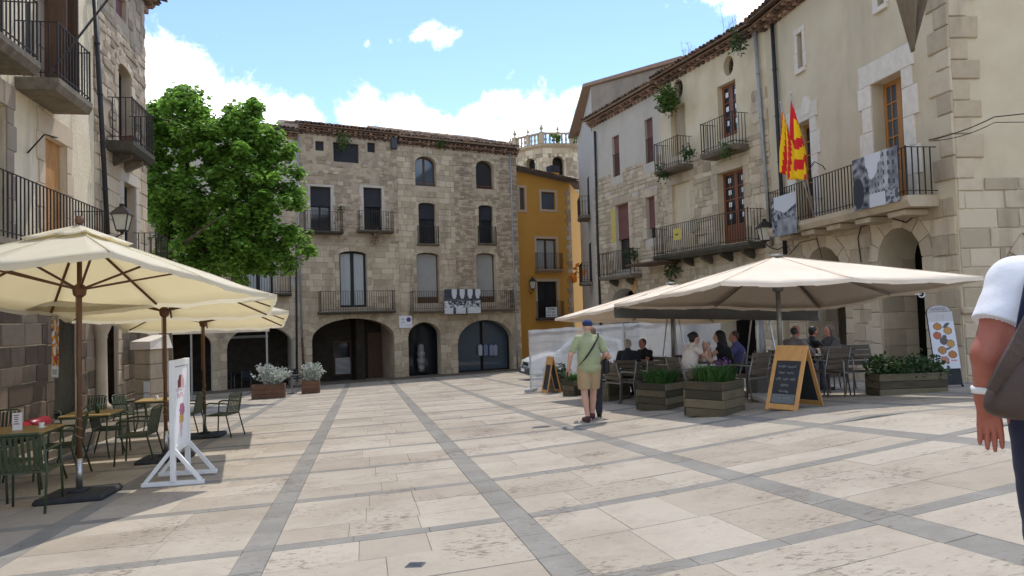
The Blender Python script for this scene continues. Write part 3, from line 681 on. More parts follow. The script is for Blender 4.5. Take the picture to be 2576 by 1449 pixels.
# ------------------------------------------------------------------ far row of houses
pf = gp(800, 968)
FF = Fac((pf.x, pf.y), (1.7733, 1))
zb = FF.gz(0) - .05
def arcade(root, F, x0, x1, zc, back=2.4, mat='shade_dark_stone', zfl=None):
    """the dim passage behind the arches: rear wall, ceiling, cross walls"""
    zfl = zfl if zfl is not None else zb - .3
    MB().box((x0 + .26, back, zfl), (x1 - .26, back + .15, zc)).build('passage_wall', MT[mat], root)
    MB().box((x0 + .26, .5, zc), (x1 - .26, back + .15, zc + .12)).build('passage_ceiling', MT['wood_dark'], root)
def fern_on(F, px, py, size, name='fern_clump', label='', mat='fern', seed=1, off=.1, n=160, droop=1.2, leaf=.16, narrow=.18):
    x, z = F.uv(px, py, off); p = F.world(x, -off, z)
    o = leaf_tuft(n, leaf, size, seed, .8, droop, narrow).build(name, MT[mat], loc=p); return tag(o, label, 'plant')
def twigs(F, px, py, h, label, seed=1, off=0., n=7):
    rg = random.Random(seed); x, z = F.uv(px, py, off); p = F.world(x, -off, z - .1); m = MB()
    for _ in range(n):
        b = V((rg.uniform(-.25, .25), rg.uniform(-.1, .1), 0)); t = b + V((rg.uniform(-.2, .2), rg.uniform(-.1, .1), h * rg.uniform(.5, 1.0))); m.tube([b, (b + t)/2 + V((rg.uniform(-.04, .04), 0, 0)), t], [.008, .006, .003], 4)
        for _k in range(5): q = b.lerp(t, rg.uniform(.35, .95)); m.tube([q, q + V((rg.uniform(-.13, .13), rg.uniform(-.1, .1), rg.uniform(.05, .16)))], [.004, .002], 3)
    tag(m.build('weed_stalks', MT['dry'], loc=p), label, 'plant')

# house with the loggia (B)
xB0, xB1, xC1 = FF.uv(757, 700)[0], FF.uv(1005, 700)[0], FF.uv(1307, 700)[0]
zB = FF.uv(880, 345)[1] + .14; zC = FF.uv(1150, 372)[1]
house_b = FF.thing('stone_house', 'rubble stone house with a square attic loggia and dark blinds', 'house')
hB = dict(w1=FF.hole(793,354,815,380), lg=FF.hole(838,357,903,411), w2=FF.hole(924,358,944,384), s1=FF.hole(780,468,834,585), s2=FF.hole(914,471,962,583),
          f1=FF.hole(853,631,925,772,'arch',.18), ar=FF.hole(784,804,994,955,'arch0',1.0))
hB['ar'].z0 = zb - .3; hB['ar'].depth = .55
wl = wall(house_b, 'front_wall', [(xB0, zb - .4), (xB1, zb - .4), (xB1, zB + .1), (xB0, zB + .1)], list(hB.values()), MT['mortar_dark'])
ms = Masonry(wl, MT['rubble'], 'rough'); zmid = FF.uv(880, 610)[1]
ms.courses(xB0, xB1, zmid, zB - .3, (.12, .24), (.16, .42), hB.values(), .1, .026, 21, .5)
ms.lay(name='rubble_stone')
ms = Masonry(wl, MT['ashlar'], 'cut'); ms.courses(xB0, xB1, zb - .2, zmid, (.24, .36), (.3, .75), hB.values(), .22, .022, 22, .08); ms.lay(name='cut_stone')
voussoirs(wl, hB['ar'], .34, MT['ashlar'], n=19); voussoirs(wl, hB['f1'], .2, MT['ashlar'], n=7)
for k in ('s1', 's2'): surround(wl, hB[k], .16, MT['plaster_grey'], .12, .02)
for k in ('w1', 'w2', 'lg'): MB().box((hB[k].x0 + .002, .14, hB[k].z0 + .002), (hB[k].x1 - .002, .18, hB[k].z1 - .002)).build('shutter', MT['blind_black'], house_b)
for k in ('s1', 's2'):
    h = hB[k]; window(house_b, h, .22, 'black', 'glass', 2, .05, 'blind_black', h.z0 + (h.z1 - h.z0)*.58)
    balcony(house_b, h.x0 - .42, h.x1 + .48, h.z0 + .02, .5, .98, .12, .13, bars=False)
window(house_b, hB['f1'], .22, 'black', 'curtain', 2, .11); xa = FF.uv(798, 760)[0]; xb_ = FF.uv(986, 760)[0]
bB = balcony(house_b, xa, xb_, FF.uv(890, 783, .5)[1], .6, 1.02, .12, .14, bars=True)
shell(house_b, xB0, xB1, zb - .4, zB, 7, MT['mortar_dark']); zc_ = zb + 3.35
arcade(house_b, FF, xB0, xB1, zc_)
d = FF.hole(836, 852, 884, 937, off=-2.4); window(house_b, Hole(d.x0, d.x1, zb + .25, zb + 2.1), 2.3, 'wood_dark', 'glass', 1, .08)
m = MB()
for k in range(14): m.box((d.x0 + .1, 2.24, zb + .35 + k*.062), (d.x1 - .1, 2.28, zb + .375 + k*.062))
m.build('shutter_slats', MT['white_paint'], house_b)['kind'] = 'stuff'
d = FF.hole(922, 822, 963, 945, off=-2.4); MB().bevbox((d.x0, 2.3, zb - .2), (d.x1, 2.38, zb + 2.5), .02).build('door', MT['wood_dark'], house_b)
d2 = FF.hole(893, 800, 919, 950, off=-1.6); m = MB(); m.bevbox((d2.x0, 1.5, zb - .2), (d2.x1, 2.4, zc_), .03); m.build('passage_pier', MT['shade_dark_stone'], house_b)
roof(house_b, xB0 + .01, xB1 + .03, zB + .22, 5, .42, .27, 4, 3, seed=3)

# house with arched attic windows (C)
house_c = FF.thing('stone_house', 'cut stone house with arched attic windows and a photo banner on its balcony', 'house')
hC = dict(t1=FF.hole(1043,391,1098,470,'arch',.42), t2=FF.hole(1196,402,1243,477,'arch',.40), s1=FF.hole(1052,509,1097,615,'arch',.12), s2=FF.hole(1203,515,1242,614,'arch',.13),
          f1=FF.hole(1047,635,1107,762,'arch',.16), f2=FF.hole(1197,636,1249,760,'arch',.16), a1=FF.hole(1026,812,1111,940,'arch0',.75), a2=FF.hole(1150,807,1293,932,'arch0',1.25))
for k in ('a1', 'a2'): hC[k].z0 = zb - .3; hC[k].depth = .5
wl = wall(house_c, 'front_wall', [(xB1, zb - .4), (xC1, zb - .4), (xC1, zC + .1), (xB1, zC + .1)], list(hC.values()), MT['mortar'])
xs1, xs2 = FF.uv(1146, 600)[0], FF.uv(1262, 600)[0]; z1_ = FF.uv(1200, 790)[1]
ms = Masonry(wl, MT['ashlar'], 'cut'); ms.courses(xB1, xs1, z1_, zC - .3, (.24, .34), (.28, .7), hC.values(), .16, .028, 31, .02)
ms.courses(xB1, xC1, zb - .2, z1_, (.26, .40), (.35, .85), hC.values(), .26, .03, 32, .04); ms.lay(name='cut_stone')
ms = Masonry(wl, MT['rubble'], 'rough'); ms.courses(xs1, xC1, z1_, zC - .3, (.10, .19), (.14, .42), hC.values(), .16, .03, 33, .1); ms.lay(name='rubble_stone')
for k in ('t1', 't2'): voussoirs(wl, hC[k], .2, MT['ashlar'], n=11)
for k in ('s1', 's2', 'f1', 'f2'): voussoirs(wl, hC[k], .18, MT['ashlar'], n=5)
voussoirs(wl, hC['a1'], .3, MT['ashlar'], n=13); voussoirs(wl, hC['a2'], .32, MT['ashlar'], n=17)
window(house_c, hC['t1'], .26, 'wood_dark', 'glass_sky', 2, .07); window(house_c, hC['t2'], .26, 'wood_dark', 'glass', 1, .07)
for k in ('t1', 't2'):
    h = hC[k]; m = MB(); m.bar((h.x0, .06, h.z0 + .16), (h.x1, .06, h.z0 + .16), .02)
    for i in range(9): x = h.x0 + (h.x1 - h.x0)*(i + .5)/9; m.bar((x, .06, h.z0), (x, .06, h.z0 + .16), .012)
    m.build('window_guard', MT['wood_red'], house_c)
for k in ('s1', 's2'):
    h = hC[k]; window(house_c, h, .2, 'black', 'glass', 2, .05, 'blind_black', h.z0 + (h.z1 - h.z0)*.62)
    balcony(house_c, h.x0 - .13, h.x1 + .15, h.z0 + .02, .16, .95, .11, .1, bars=False)
for k in ('f1', 'f2'): h = hC[k]; window(house_c, h, .24, 'wood_dark', 'curtain_grey', 1, .06, kick=.28)
xa = FF.uv(1029, 760)[0]; xb_ = FF.uv(1284, 760)[0]; zbal = FF.uv(1150, 779, .5)[1]
balcony(house_c, xa, xb_, zbal, .55, 1.02, .12, .14)
shell(house_c, xB1 + .01, xC1, zb - .4, zC, 7, MT['rubble']); arcade(house_c, FF, xB1, xC1, zc_, 1.2)
window(house_c, Hole(hC['a1'].x0 - .2, hC['a1'].x1 + .2, zb - .1, zb + 2.9), .9, 'black', 'glass', 2, .06)
for (x0, x1) in ((hC['a2'].x0 - .1, (hC['a2'].x0 + hC['a2'].x1)/2 + .1), ((hC['a2'].x0 + hC['a2'].x1)/2 + .14, hC['a2'].x1 + .1)): window(house_c, Hole(x0, x1, zb + .1, zb + 3.1), .8, 'black', 'glass_sky', 1, .06)
roof(house_c, xB1 + .04, xC1 + .12, zC + .26, 5, .45, .33, 6, 3, seed=4)
# goods seen in the shop windows
def at_f(px, py, off): x, z = FF.uv(px, py, -off); return FF.world(x, off, z)
for i, px in enumerate((1208, 1222, 1236, 1246)):
    p = at_f(px, 880, .7); m = MB(); m.prism([(-.11, -.32), (.11, -.32), (.13, .2), (.05, .3), (-.05, .3), (-.13, .2)], -.03, .03); q = m.build('hanging_shirt', M('shirt cloth %d' % i, *[((.45,.46,.5),), ((.2,.22,.34),), ((.26,.27,.36),), ((.3,.3,.4),)][i], rough=.9)); q.matrix_world = Matrix.Translation(p) @ FF.m.to_3x3().to_4x4()
    tag(q, ['pale shirt hanging in the arched shop window', 'dark blue shirt hanging in the arched shop window', 'blue grey shirt between others in the arched shop window', 'lilac shirt hanging last in the arched shop window'][i], 'shirt', 'shirts in the shop window')
m = MB(); m.smooth = True
m.lathe([(.17, 0), (.19, .3), (.15, .32), (.21, .36), (.23, .7), (.18, .72), (.2, .76), (.22, 1.05), (.16, 1.08), (.18, 1.12), (.17, 1.4), (.08, 1.5)], 14)
p = FF.world(hC['a1'].x0 + .95, .62, zb + .3); tag(m.build('stacked_pots', M('glazed pots', (.12,.12,.13), (.35,.33,.3), sc=7, rough=.3), loc=p), 'tall stack of glazed pots in the narrow arched doorway', 'pots')

# plaster-topped house under the tree (A)
xA0 = FF.uv(330, 700)[0]; xA1 = xB0 - .02; zA = FF.uv(720, 335)[1] - .1
house_a = FF.thing('stone_house', 'house with pale plaster top half hidden behind the leafy tree', 'house')
hA = dict(f1=FF.hole(613,655,689,740), ar=FF.hole(570,823,740,975,'arch0',1.0), s1=FF.hole(640,470,690,590), f2=FF.hole(470,655,540,740), a0=FF.hole(400,835,535,985,'arch0',.7))
for k in ('ar', 'a0'): hA[k].z0 = zb - .3; hA[k].depth = .5
wl = wall(house_a, 'front_wall', [(xA0, zb - .4), (xA1, zb - .4), (xA1, zA + .1), (xA0, zA + .1)], list(hA.values()), MT['plaster_grey'])
ms = Masonry(wl, MT['ashlar'], 'cut'); ms.courses(xA0, xA1, zb - .2, FF.uv(700, 520)[1], (.24, .36), (.3, .75), hA.values(), .22, .028, 41, .05); ms.lay(name='cut_stone')
voussoirs(wl, hA['ar'], .3, MT['ashlar'], n=17); voussoirs(wl, hA['a0'], .3, MT['ashlar'], n=13)
for k in ('f1', 'f2'): window(house_a, hA[k], .2, 'black', 'curtain', 2, .1); balcony(house_a, hA[k].x0 - .3, hA[k].x1 + .75, hA[k].z0 + .02, .5, 1.0, .12, .14, bars=False)
window(house_a, hA['s1'], .2, 'black', 'glass', 2, .06, 'blind_black', hA['s1'].z0 + .6)
shell(house_a, xA0, xA1, zb - .4, zA, 7, MT['plaster_grey']); arcade(house_a, FF, xA0, xA1, zc_, 2.0)
MB().bevbox((hA['ar'].x0 + .3, 1.7, zb + 2.45), (hA['ar'].x0 + 2.2, 1.9, zb + 2.6), .02).build('shop_fascia', MT['pipe_grey'], house_a)
roof(house_a, xA0, xA1 - .01, zA + .22, 5, .42, .27, 4, 3, seed=5)
ch = MB(); xch, _z = FF.uv(628, 300); zch = zA + .9; ch.box((xch - .35, 1.0, zch - .6), (xch + .35, 1.5, zch + .25)); ch.build('chimney', MT['plaster_brown'], house_a); MB().box((xch - .18, 1.0, zch + .25), (xch + .18, 1.4, zch + .6)).build('chimney_cowl', MT['black'], house_a)

# kerb and footway along the far row
x0, x1 = xA0, xC1 + .5; m = MB()
m.bevbox((x0, -1.25, -.3), (x1, .3, .08), .012); o = m.build('pavement', MT['slab']); o.matrix_world = Matrix.Translation((0, 0, zb + .05)) @ FF.m; o['kind'] = 'structure'
dp = lambda F, px, pts, off: [F.world(*(lambda q: (q[0], -off, q[1]))(F.uv(a, b, off))) for a, b in pts]
downpipe('', 'grey downpipe between the loggia house and its plastered neighbour', dp(FF, 0, ((750, 345), (752, 600), (760, 850)), .08), 'pipe_grey', .045)
downpipe('', 'black downpipe beside the arch under the leafy tree', dp(FF, 0, ((745, 600), (747, 960)), .08), 'pipe_black', .05)
downpipe('', 'rusty lower downpipe at the foot of the loggia house', dp(FF, 0, ((760, 850), (766, 955)), .09), 'wood_dark', .05)
downpipe('', 'thin grey downpipe at the outer corner of the arched window house', dp(FF, 0, ((1283, 372), (1290, 600), (1299, 850), (1302, 925)), .08), 'pipe_grey', .045)
b = MB().bevbox((-.16, -.25, -.3), (.16, 0, .3), .02).build('junction_box', MT['plastic']); b.matrix_world = Matrix.Translation(FF.world(*(lambda q: (q[0], -.03, q[1]))(FF.uv(988, 362)))) @ FF.m.to_3x3().to_4x4(); tag(b, 'dark utility box under the eave where two stone houses meet', 'box')
fern_on(FF, 862, 342, .42, label='fern clump sprouting over the attic loggia', seed=2, off=.35, n=300)
fern_on(FF, 1108, 357, .22, label='small fern on the tiled eave above arched windows', seed=3, off=.35, n=120)
fern_on(FF, 855, 520, .2, label='weed growing from the rubble wall under the loggia', seed=4, n=60, mat='shrub_leaf')
fern_on(FF, 945, 590, .3, label='dry weeds hanging under the blind balcony', seed=5, off=.4, n=190, mat='dry')
twigs(FF, 886, 330, .55, 'dry weed stalk on the roof above the loggia', 1); twigs(FF, 1240, 358, .5, 'dry weed stalks on the tiled roof near the tower', 2); twigs(FF, 1112, 345, .35, 'thin stalk on the tiled roof of the arched house', 3, n=3)

# ------------------------------------------------------------------ yellow house and bell tower beyond the gap
py_ = at(1310, 700, 44); FY = Fac((py_.x, py_.y), (1.7733, 1))
house_y = FY.thing('yellow_house', 'narrow yellow ochre house with beige window trims in the side street', 'house')
xY0, xY1 = -2.5, FY.uv(1441, 700)[0]; zy0 = FY.gz(0) - .4
zt0, zt1 = FY.uv(1310, 432)[1], FY.uv(1441, 462)[1]; zt_ = zt0 + (zt0 - zt1) * 2.5 / xY1
hY = dict(a=FY.hole(1361,482,1397,528), a0=FY.hole(1306,472,1320,528), b=FY.hole(1349,600,1401,680), c=FY.hole(1351,708,1404,800))
wl = wall(house_y, 'front_wall', [(xY0, zy0), (xY1, zy0), (xY1, zt1), (xY0, zt_)], list(hY.values()), MT['yellow'], .25)
for k, h in hY.items():
    t = .15; m = MB()
    for P in ((h.x0 - t, h.z0 - t, h.x0, h.z1 + t), (h.x1, h.z0 - t, h.x1 + t, h.z1 + t), (h.x0, h.z1, h.x1, h.z1 + t), (h.x0, h.z0 - t, h.x1, h.z0)): m.box((P[0], -.025, P[1]), (P[2], .004, P[3]))
    m.build('window_trim', MT['trim'], wl)
window(house_y, hY['a'], .12, 'wood_red', 'glass_sky', 1, .05); window(house_y, hY['a0'], .12, 'wood_red', 'glass_sky', 1, .05)
window(house_y, hY['b'], .15, 'wood_dark', 'curtain', 2, .09); window(house_y, hY['c'], .15, 'black', 'glass', 2, .08)
for k in ('b', 'c'): balcony(house_y, hY[k].x0 - .2, hY[k].x1 + .25, hY[k].z0 + .05, .4, 1.0, .11, .16, bars=False, mat='eave')
ms = Masonry(wl, MT['rubble'], 'cut'); z = zy0
kk = 0
while z < zt1 - .35: hh = rnd.uniform(.22, .34); ww = .42 if kk % 2 else .25; ms.items.append((xY1 - ww, xY1, z, z + hh - .012, .03)); z += hh; kk += 1
ms.lay(name='quoin')
FYs = Fac((FY.world(xY1, 0, 0).x, FY.world(xY1, 0, 0).y), (.22, 1))
sd = MB(); q0, q1 = V((xY1, 0, 0)), FY.m.inverted() @ FYs.world(9, 0, 0)
sd.add([(q0.x, 0, zy0), (q1.x, q1.y, zy0), (q1.x, q1.y, zt1 + .1), (q0.x, 0, zt1)], [(0,1,2,3)]); sd.build('side_wall', MT['yellow'], house_y)
sd = MB(); sd.add([(xY0, 6, zy0), (xY0, 0, zy0), (xY0, 0, zt_), (xY0, 6, zt_)], [(0,1,2,3)]); sd.build('side_wall', MT['yellow'], house_y)
rf = MB(); ov = .45
P = [(xY0, -ov, zt_ + .02), (xY1 + .4, -ov, zt1 - .02), (q1.x + .4, q1.y, zt1 + 1.0), (xY0, 9, zt_ + 1.2)]
rf.add(P + [(x, y, z + .14) for x, y, z in P], [(3,2,1,0),(4,5,6,7),(0,1,5,4),(1,2,6,5),(2,3,7,6),(3,0,4,7)]); rfo = rf.build('roof', MT['eave'], house_y)
tm = tile_mesh(MT['tile']); nn = int((xY1 + .4 - xY0)/.2)
for i in range(nn):
    t = (i + .5)/nn; inst('roof_tile', tm, rfo, (xY0 + (xY1 + .4 - xY0)*t, -ov - .04, zt_ + (zt1 - zt_)*t + .15), (.15, 0, 0))
m = MB(); m.box((1.7, 1.0, 9.5), (2.4, 1.5, 10.1)); 
xq, zq = FY.uv(1397, 430, -1); MB().box((xq - .3, 1, zq - 1.0), (xq + .3, 1.5, zq - .1)).build('chimney', MT['yellow'], house_y); MB().box((xq - .35, .95, zq - .1), (xq + .3, 1.55, zq + .35)).build('chimney_cowl', MT['black'], house_y)
def lantern(label, p, s=1.0, face=0., wallp=None):
    t = thing('wall_lantern', label, 'lantern', p, face)
    m = MB(); g = .13*s; k = .2*s
    c = [(-1,-1),(1,-1),(1,1),(-1,1)]
    MB().add([(x*g*.7, y*g*.7, -.2*s) for x, y in c] + [(x*k*.75, y*k*.75, .12*s) for x, y in c], [(3,2,1,0),(0,1,5,4),(1,2,6,5),(2,3,7,6),(3,0,4,7),(4,5,6,7)]).build('lamp_glass', MT['lampglass'], t)
    m.add([(x*k, y*k, .12*s) for x, y in c] + [(x*k*.45, y*k*.45, .26*s) for x, y in c] + [(x*.05*s, y*.05*s, .3*s) for x, y in c], [(3,2,1,0)] + [(a, (a+1) % 4, (a+1) % 4 + 4, a + 4) for a in range(4)] + [(a+4, (a+1) % 4 + 4, (a+1) % 4 + 8, a + 8) for a in range(4)] + [(8,9,10,11)]); m.box((-.04*s, -.04*s, .3*s), (.04*s, .04*s, .36*s)); m.build('lamp_cap', MT['iron'], t)
    f = MB()
    for x, y in c: f.bar((x*g*.72, y*g*.72, -.2*s), (x*k*.78, y*k*.78, .12*s), .018*s)
    f.box((-g*.75, -g*.75, -.23*s), (g*.75, g*.75, -.2*s)); f.lathe([(.02*s, -.3*s), (.05*s, -.23*s)], 8); f.build('lamp_frame', MT['iron'], t)
    if wallp is not None:
        a = V((0, 0, -.28*s)); b_ = Matrix.Rotation(-face, 3, 'Z') @ (V(wallp) - V(p)); q = MB(); q.smooth = True
        mid = V((b_.x*.5, b_.y*.5, -.45*s)); q.tube([a, a*.6 + mid*.4 + V((0,0,-.06)), mid, b_*.7 + mid*.3, b_], .014*s, 6); q.build('bracket', MT['iron'], t)
    return t
x, z = FY.uv(1340, 715, .5); lantern('dark wall lantern on the yellow house beside the balcony door', FY.world(x, -.5, z), 1.3, 0, FY.world(x, 0, z - .3))
def textmesh(txt, size, mat, name='lettering', align='CENTER', ext=.002):
    cu = bpy.data.curves.new('t', 'FONT'); cu.body = txt; cu.size = size; cu.align_x = align; cu.align_y = 'CENTER'; cu.extrude = ext; cu.space_line = .95
    o = bpy.data.objects.new('t', cu); COL.objects.link(o); dg = bpy.context.evaluated_depsgraph_get(); me = bpy.data.meshes.new_from_object(o.evaluated_get(dg)); bpy.data.objects.remove(o); me.name = name; me.materials.clear(); me.materials.append(mat); return me
def scribble(w_, h_, seed, mat, words=2, up='z'):
    """a line of handwriting too small to read: rows of little joined strokes, in the x-y plane"""
    rg = random.Random(seed); m = MB(); x = -w_/2; n = max(1, words); gap = w_*.07
    for k in range(n):
        e = x + (w_ - gap*(n - 1))*(1/n)*rg.uniform(.85, 1.0); pts = []; t = 0
        while x < e: pts.append(V((x, h_*(rg.uniform(-.5, -.2) if t % 2 else rg.uniform(.1, .5)), 0))); x += h_*rg.uniform(.22, .42); t += 1
        for a, b in zip(pts, pts[1:]): m.bar(a, b, h_*.16, .0015, (0, 0, 1))
        x = e + gap
    return m.mesh('handwriting', mat)
TX = Matrix.Rotation(R(90), 4, 'X')
def signboard(name, label, cat, F, px0, py0, px1, py1, off, mat=None):
    h = F.hole(px0, py0, px1, py1, off=off); t = thing(name, label, cat, mtx=Matrix.Translation(F.world((h.x0+h.x1)/2, -off, (h.z0+h.z1)/2)) @ F.m.to_3x3().to_4x4())
    w_, hh = h.x1 - h.x0, h.z1 - h.z0; MB().bevbox((-w_/2, -.012, -hh/2), (w_/2, .012, hh/2), .004).build('board', mat or MT['paper'], t); return t, w_, hh
t, w_, hh = signboard('sale_notice', 'white for sale notice tied to the lowest yellow house balcony', 'sign', FY, 1373, 773, 1402, 797, .45)
o = inst('lettering', textmesh('EN VENDA', hh*.30, MT['lettering']), t, (0, -.014, hh*.30), (R(90), 0, 0)); o.scale.x = .62
for i in (1, 2): inst('lettering', scribble(w_*.8, hh*.2, 40 + i, MT['lettering'], 2), t, (0, -.015, hh*(.30 - .3*i)), (R(90), 0, 0))

pt = at(1385, 400, 62); tower = thing('bell_tower', 'octagonal stone bell tower with balustrade and arched bell openings', 'tower', (pt.x, pt.y, 0))
zt = at(1385, 372, 60).z; rt = 3.35
oc = [R(22.5 + 45*k + 8) for k in range(8)]
for k in range(8):
    a, b = oc[k], oc[(k+1) % 8]; A, B = V((rt*math.cos(a), rt*math.sin(a), 0)), V((rt*math.cos(b), rt*math.sin(b), 0)); mid = (A + B)/2
    if mid.y > 1.0: continue
    d = (B - A).normalized(); F8 = Fac((pt.x + A.x, pt.y + A.y), (d.x, d.y)); Lh = (B - A).length
    hh = Hole(Lh/2 - .48, Lh/2 + .48, zt - 4.2, zt - .95, 'arch', .48); hh.depth = .6
    o = wall(tower, 'tower_side', [(0, -3), (Lh, -3), (Lh, zt), (0, zt)], [hh], MT['mortar'], .6); rel = tower.matrix_world.inverted() @ F8.m; rel = Matrix.Translation((-pt.x, -pt.y, 0)) @ F8.m
    o.matrix_local = rel
    ms = Masonry(o, M('tower stone', (.44,.35,.24), (.56,.47,.34), (.33,.26,.18), sc=2, rv=.15) if 'TWS' not in globals() else TWS, 'cut'); TWS = ms.mat; ms.courses(0, Lh, zt - 6, zt - .25, (.32, .42), (.5, .9), [hh], .2, .03, 50 + k); ms.lay(name='cut_stone', most=60)
    voussoirs(o, hh, .2, TWS, n=9, legs=False)
MB().lathe([(rt - .7, zt - 6), (rt - .7, zt - .3)], 8).build('bell_chamber', MT['dark'], tower)
m = MB(); m.lathe([(rt + .05, zt - .25), (rt + .3, zt - .1), (rt + .35, zt + .05), (rt - .5, zt + .06)], 8); o = m.build('cornice', MT['mortar'], tower); o.rotation_euler.z = oc[0]
bal = MB(); bal.smooth = True; bal.lathe([(.05, 0), (.09, .05), (.05, .12), (.11, .32), (.06, .55), (.09, .72), (.09, .76)], 8); bme = bal.mesh('baluster', MT['mortar'])
ur = MB(); ur.smooth = True; ur.lathe([(.1, 0), (.06, .06), (.05, .12), (.15, .25), (.17, .36), (.08, .42), (.06, .5), (.1, .56), (.0, .64)], 10); ume = ur.mesh('urn', MT['mortar'])
rr = rt + .22
for k in range(8):
    A, B = V((rr*math.cos(oc[k]), rr*math.sin(oc[k]), 0)), V((rr*math.cos(oc[(k+1) % 8]), rr*math.sin(oc[(k+1) % 8]), 0)); an = math.atan2((B-A).y, (B-A).x)
    MB().bevbox((-.2, -.2, 0), (.2, .2, .95), .02).build('pedestal', MT['mortar'], tower, loc=(A.x, A.y, zt + .05), rot=(0, 0, an)); inst('urn', ume, tower, (A.x, A.y, zt + 1.0))
    if k in (5, 6, 4): c = (A+B)/2; MB().bevbox((-.14, -.14, 0), (.14, .14, .95), .02).build('pedestal', MT['mortar'], tower, loc=(c.x, c.y, zt + .05), rot=(0, 0, an)); inst('urn', ume, tower, (c.x, c.y, zt + 1.0), scale=(.8, .8, .8))
    o = MB().bevbox((0, -.14, -.06), ((B-A).length, .14, .06), .015).build('handrail', MT['mortar'], tower, loc=(A.x, A.y, zt + .9), rot=(0, 0, an))
    for i in range(1, 8):
        if i == 4 and k in (4, 5, 6): continue
        p = A.lerp(B, i/8); inst('baluster', bme, tower, (p.x, p.y, zt + .06))
for (px, py) in ((1455, 352), (1400, 348)): p = at(px, py, 58); tag(leaf_tuft(70, .3, .45, 9, .6).build('tower_weed', MT['fern'], loc=p), 'weed tuft on the corner of the bell tower cornice' if px > 1430 else 'weed tuft on the middle of the bell tower cornice', 'plant')
# ------------------------------------------------------------------ left row
FL = Fac((-8.59, 12.0), (-.201, .98))
xp = FL.uv(236, 300)[0]; xc = FL.uv(366, 300)[0]; xl = -9.0
zLb = min(FL.gz(xl), FL.gz(xc)) - .3
zTop = FL.uv(360, 2)[1]; zPl = zTop + 1.2
zPier = FL.uv(230, 1036)[1]          # the arcade floor stands above the square
zLow = FL.uv(130, 476, .6)[1] - 1.05  # long first-floor balcony
zUp = FL.uv(231, 262, .7)[1]
house_l = FL.thing('plastered_house', 'tall cream plastered house with three iron balconies and arcade piers', 'house')
hL = dict(dr=FL.hole(110,336,166,470), br=FL.hole(-14,250,15,430), up=FL.hole(108,-60,140,190), up0=FL.hole(-60,-100,10,20))
for k in ('dr', 'br'): hL[k].z0 = zLow
for k in ('up', 'up0'): hL[k].z0 = zUp
a1 = FL.hole(132,800,198,1036,'arch0',.45); a2 = FL.hole(258,800,296,1036,'arch0',.4); a0 = Hole(a1.x0 - 5.2, a1.x0 - 2.9, 0, a1.z1, 'arch0', .9)
for a in (a1, a2, a0): a.z0 = zPier - .3; a.depth = .07; a.z1 = zLow - .75
wl = wall(house_l, 'front_wall', [(xl, zLb), (xp, zLb), (xp, zPl), (xl, zPl)], list(hL.values()) + [h for h in (a1, a0)], MT['plaster_left'], .3)
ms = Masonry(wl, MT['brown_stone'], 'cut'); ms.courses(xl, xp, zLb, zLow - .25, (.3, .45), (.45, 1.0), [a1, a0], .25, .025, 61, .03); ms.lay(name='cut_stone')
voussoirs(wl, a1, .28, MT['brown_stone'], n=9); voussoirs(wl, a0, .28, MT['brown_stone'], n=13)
for k in ('dr', 'br', 'up'): surround(wl, hL[k], .24, MT['plaster_brown'] if k != 'dr' else MT['trim'], .42, .03)
window(house_l, hL['dr'], .2, 'wood_dark', 'glass', 2, .07, 'blind_orange', hL['dr'].z0 + .5)
window(house_l, hL['br'], .2, 'wood_dark', 'glass', 2, .08); window(house_l, hL['up'], .2, 'black', 'glass', 2, .07, rows=3); window(house_l, hL['up0'], .2, 'black', 'glass', 2, .07, rows=3)
MB().bevbox((hL['up'].x1 - .02, -.42, zUp), (hL['up'].x1 + .03, .1, hL['up'].z1), .01).build('shutter_leaf', MT['wood_dark'], house_l); MB().bevbox((hL['up'].x0 - .03, -.42, zUp), (hL['up'].x0 + .02, .1, hL['up'].z1), .01).build('shutter_leaf', MT['wood_dark'], house_l)
xe = FL.uv(267, 533, .6)[0]
balcony(house_l, xl + 2, xe, zLow, .62, 1.05, .14, .2, r=.011)
xb0, xb1 = FL.uv(146, 200, .7)[0], FL.uv(231, 262, .7)[0]; balcony(house_l, xb0, xb1, zUp, .72, 1.02, .13, .22, r=.011)
xb1 = FL.uv(100, 183, .7)[0]; balcony(house_l, xb1 - 2.6, xb1, zUp, .72, 1.02, .13, .22, r=.011)
shell(house_l, xl, xp, zLb, zPl, 6, MT['plaster_left'], .7); 
MB().box((xl + .3, 2.6, zLb), (xp, 2.8, zLow - .3)).build('passage_wall', MT['shade_dark_stone'], house_l); MB().box((xl + .3, .62, zLow - .35), (xp, 2.8, zLow - .2)).build('passage_ceiling', MT['wood_dark'], house_l)
MB().box((xl, -.5, zPl), (xp, 6, zPl + .2)).build('roof', MT['tile'], house_l)
pl = FL.uv(221, 0, .9), FL.uv(129, 192, .6); o = MB().bar(FL.world(pl[0][0], -1.5, pl[0][1] + .4), FL.world(pl[1][0], -.55, pl[1][1]), .035).build('flag_pole', MT['iron']); tag(o, 'bare iron flag pole slanting out of the upper left balcony', 'pole')
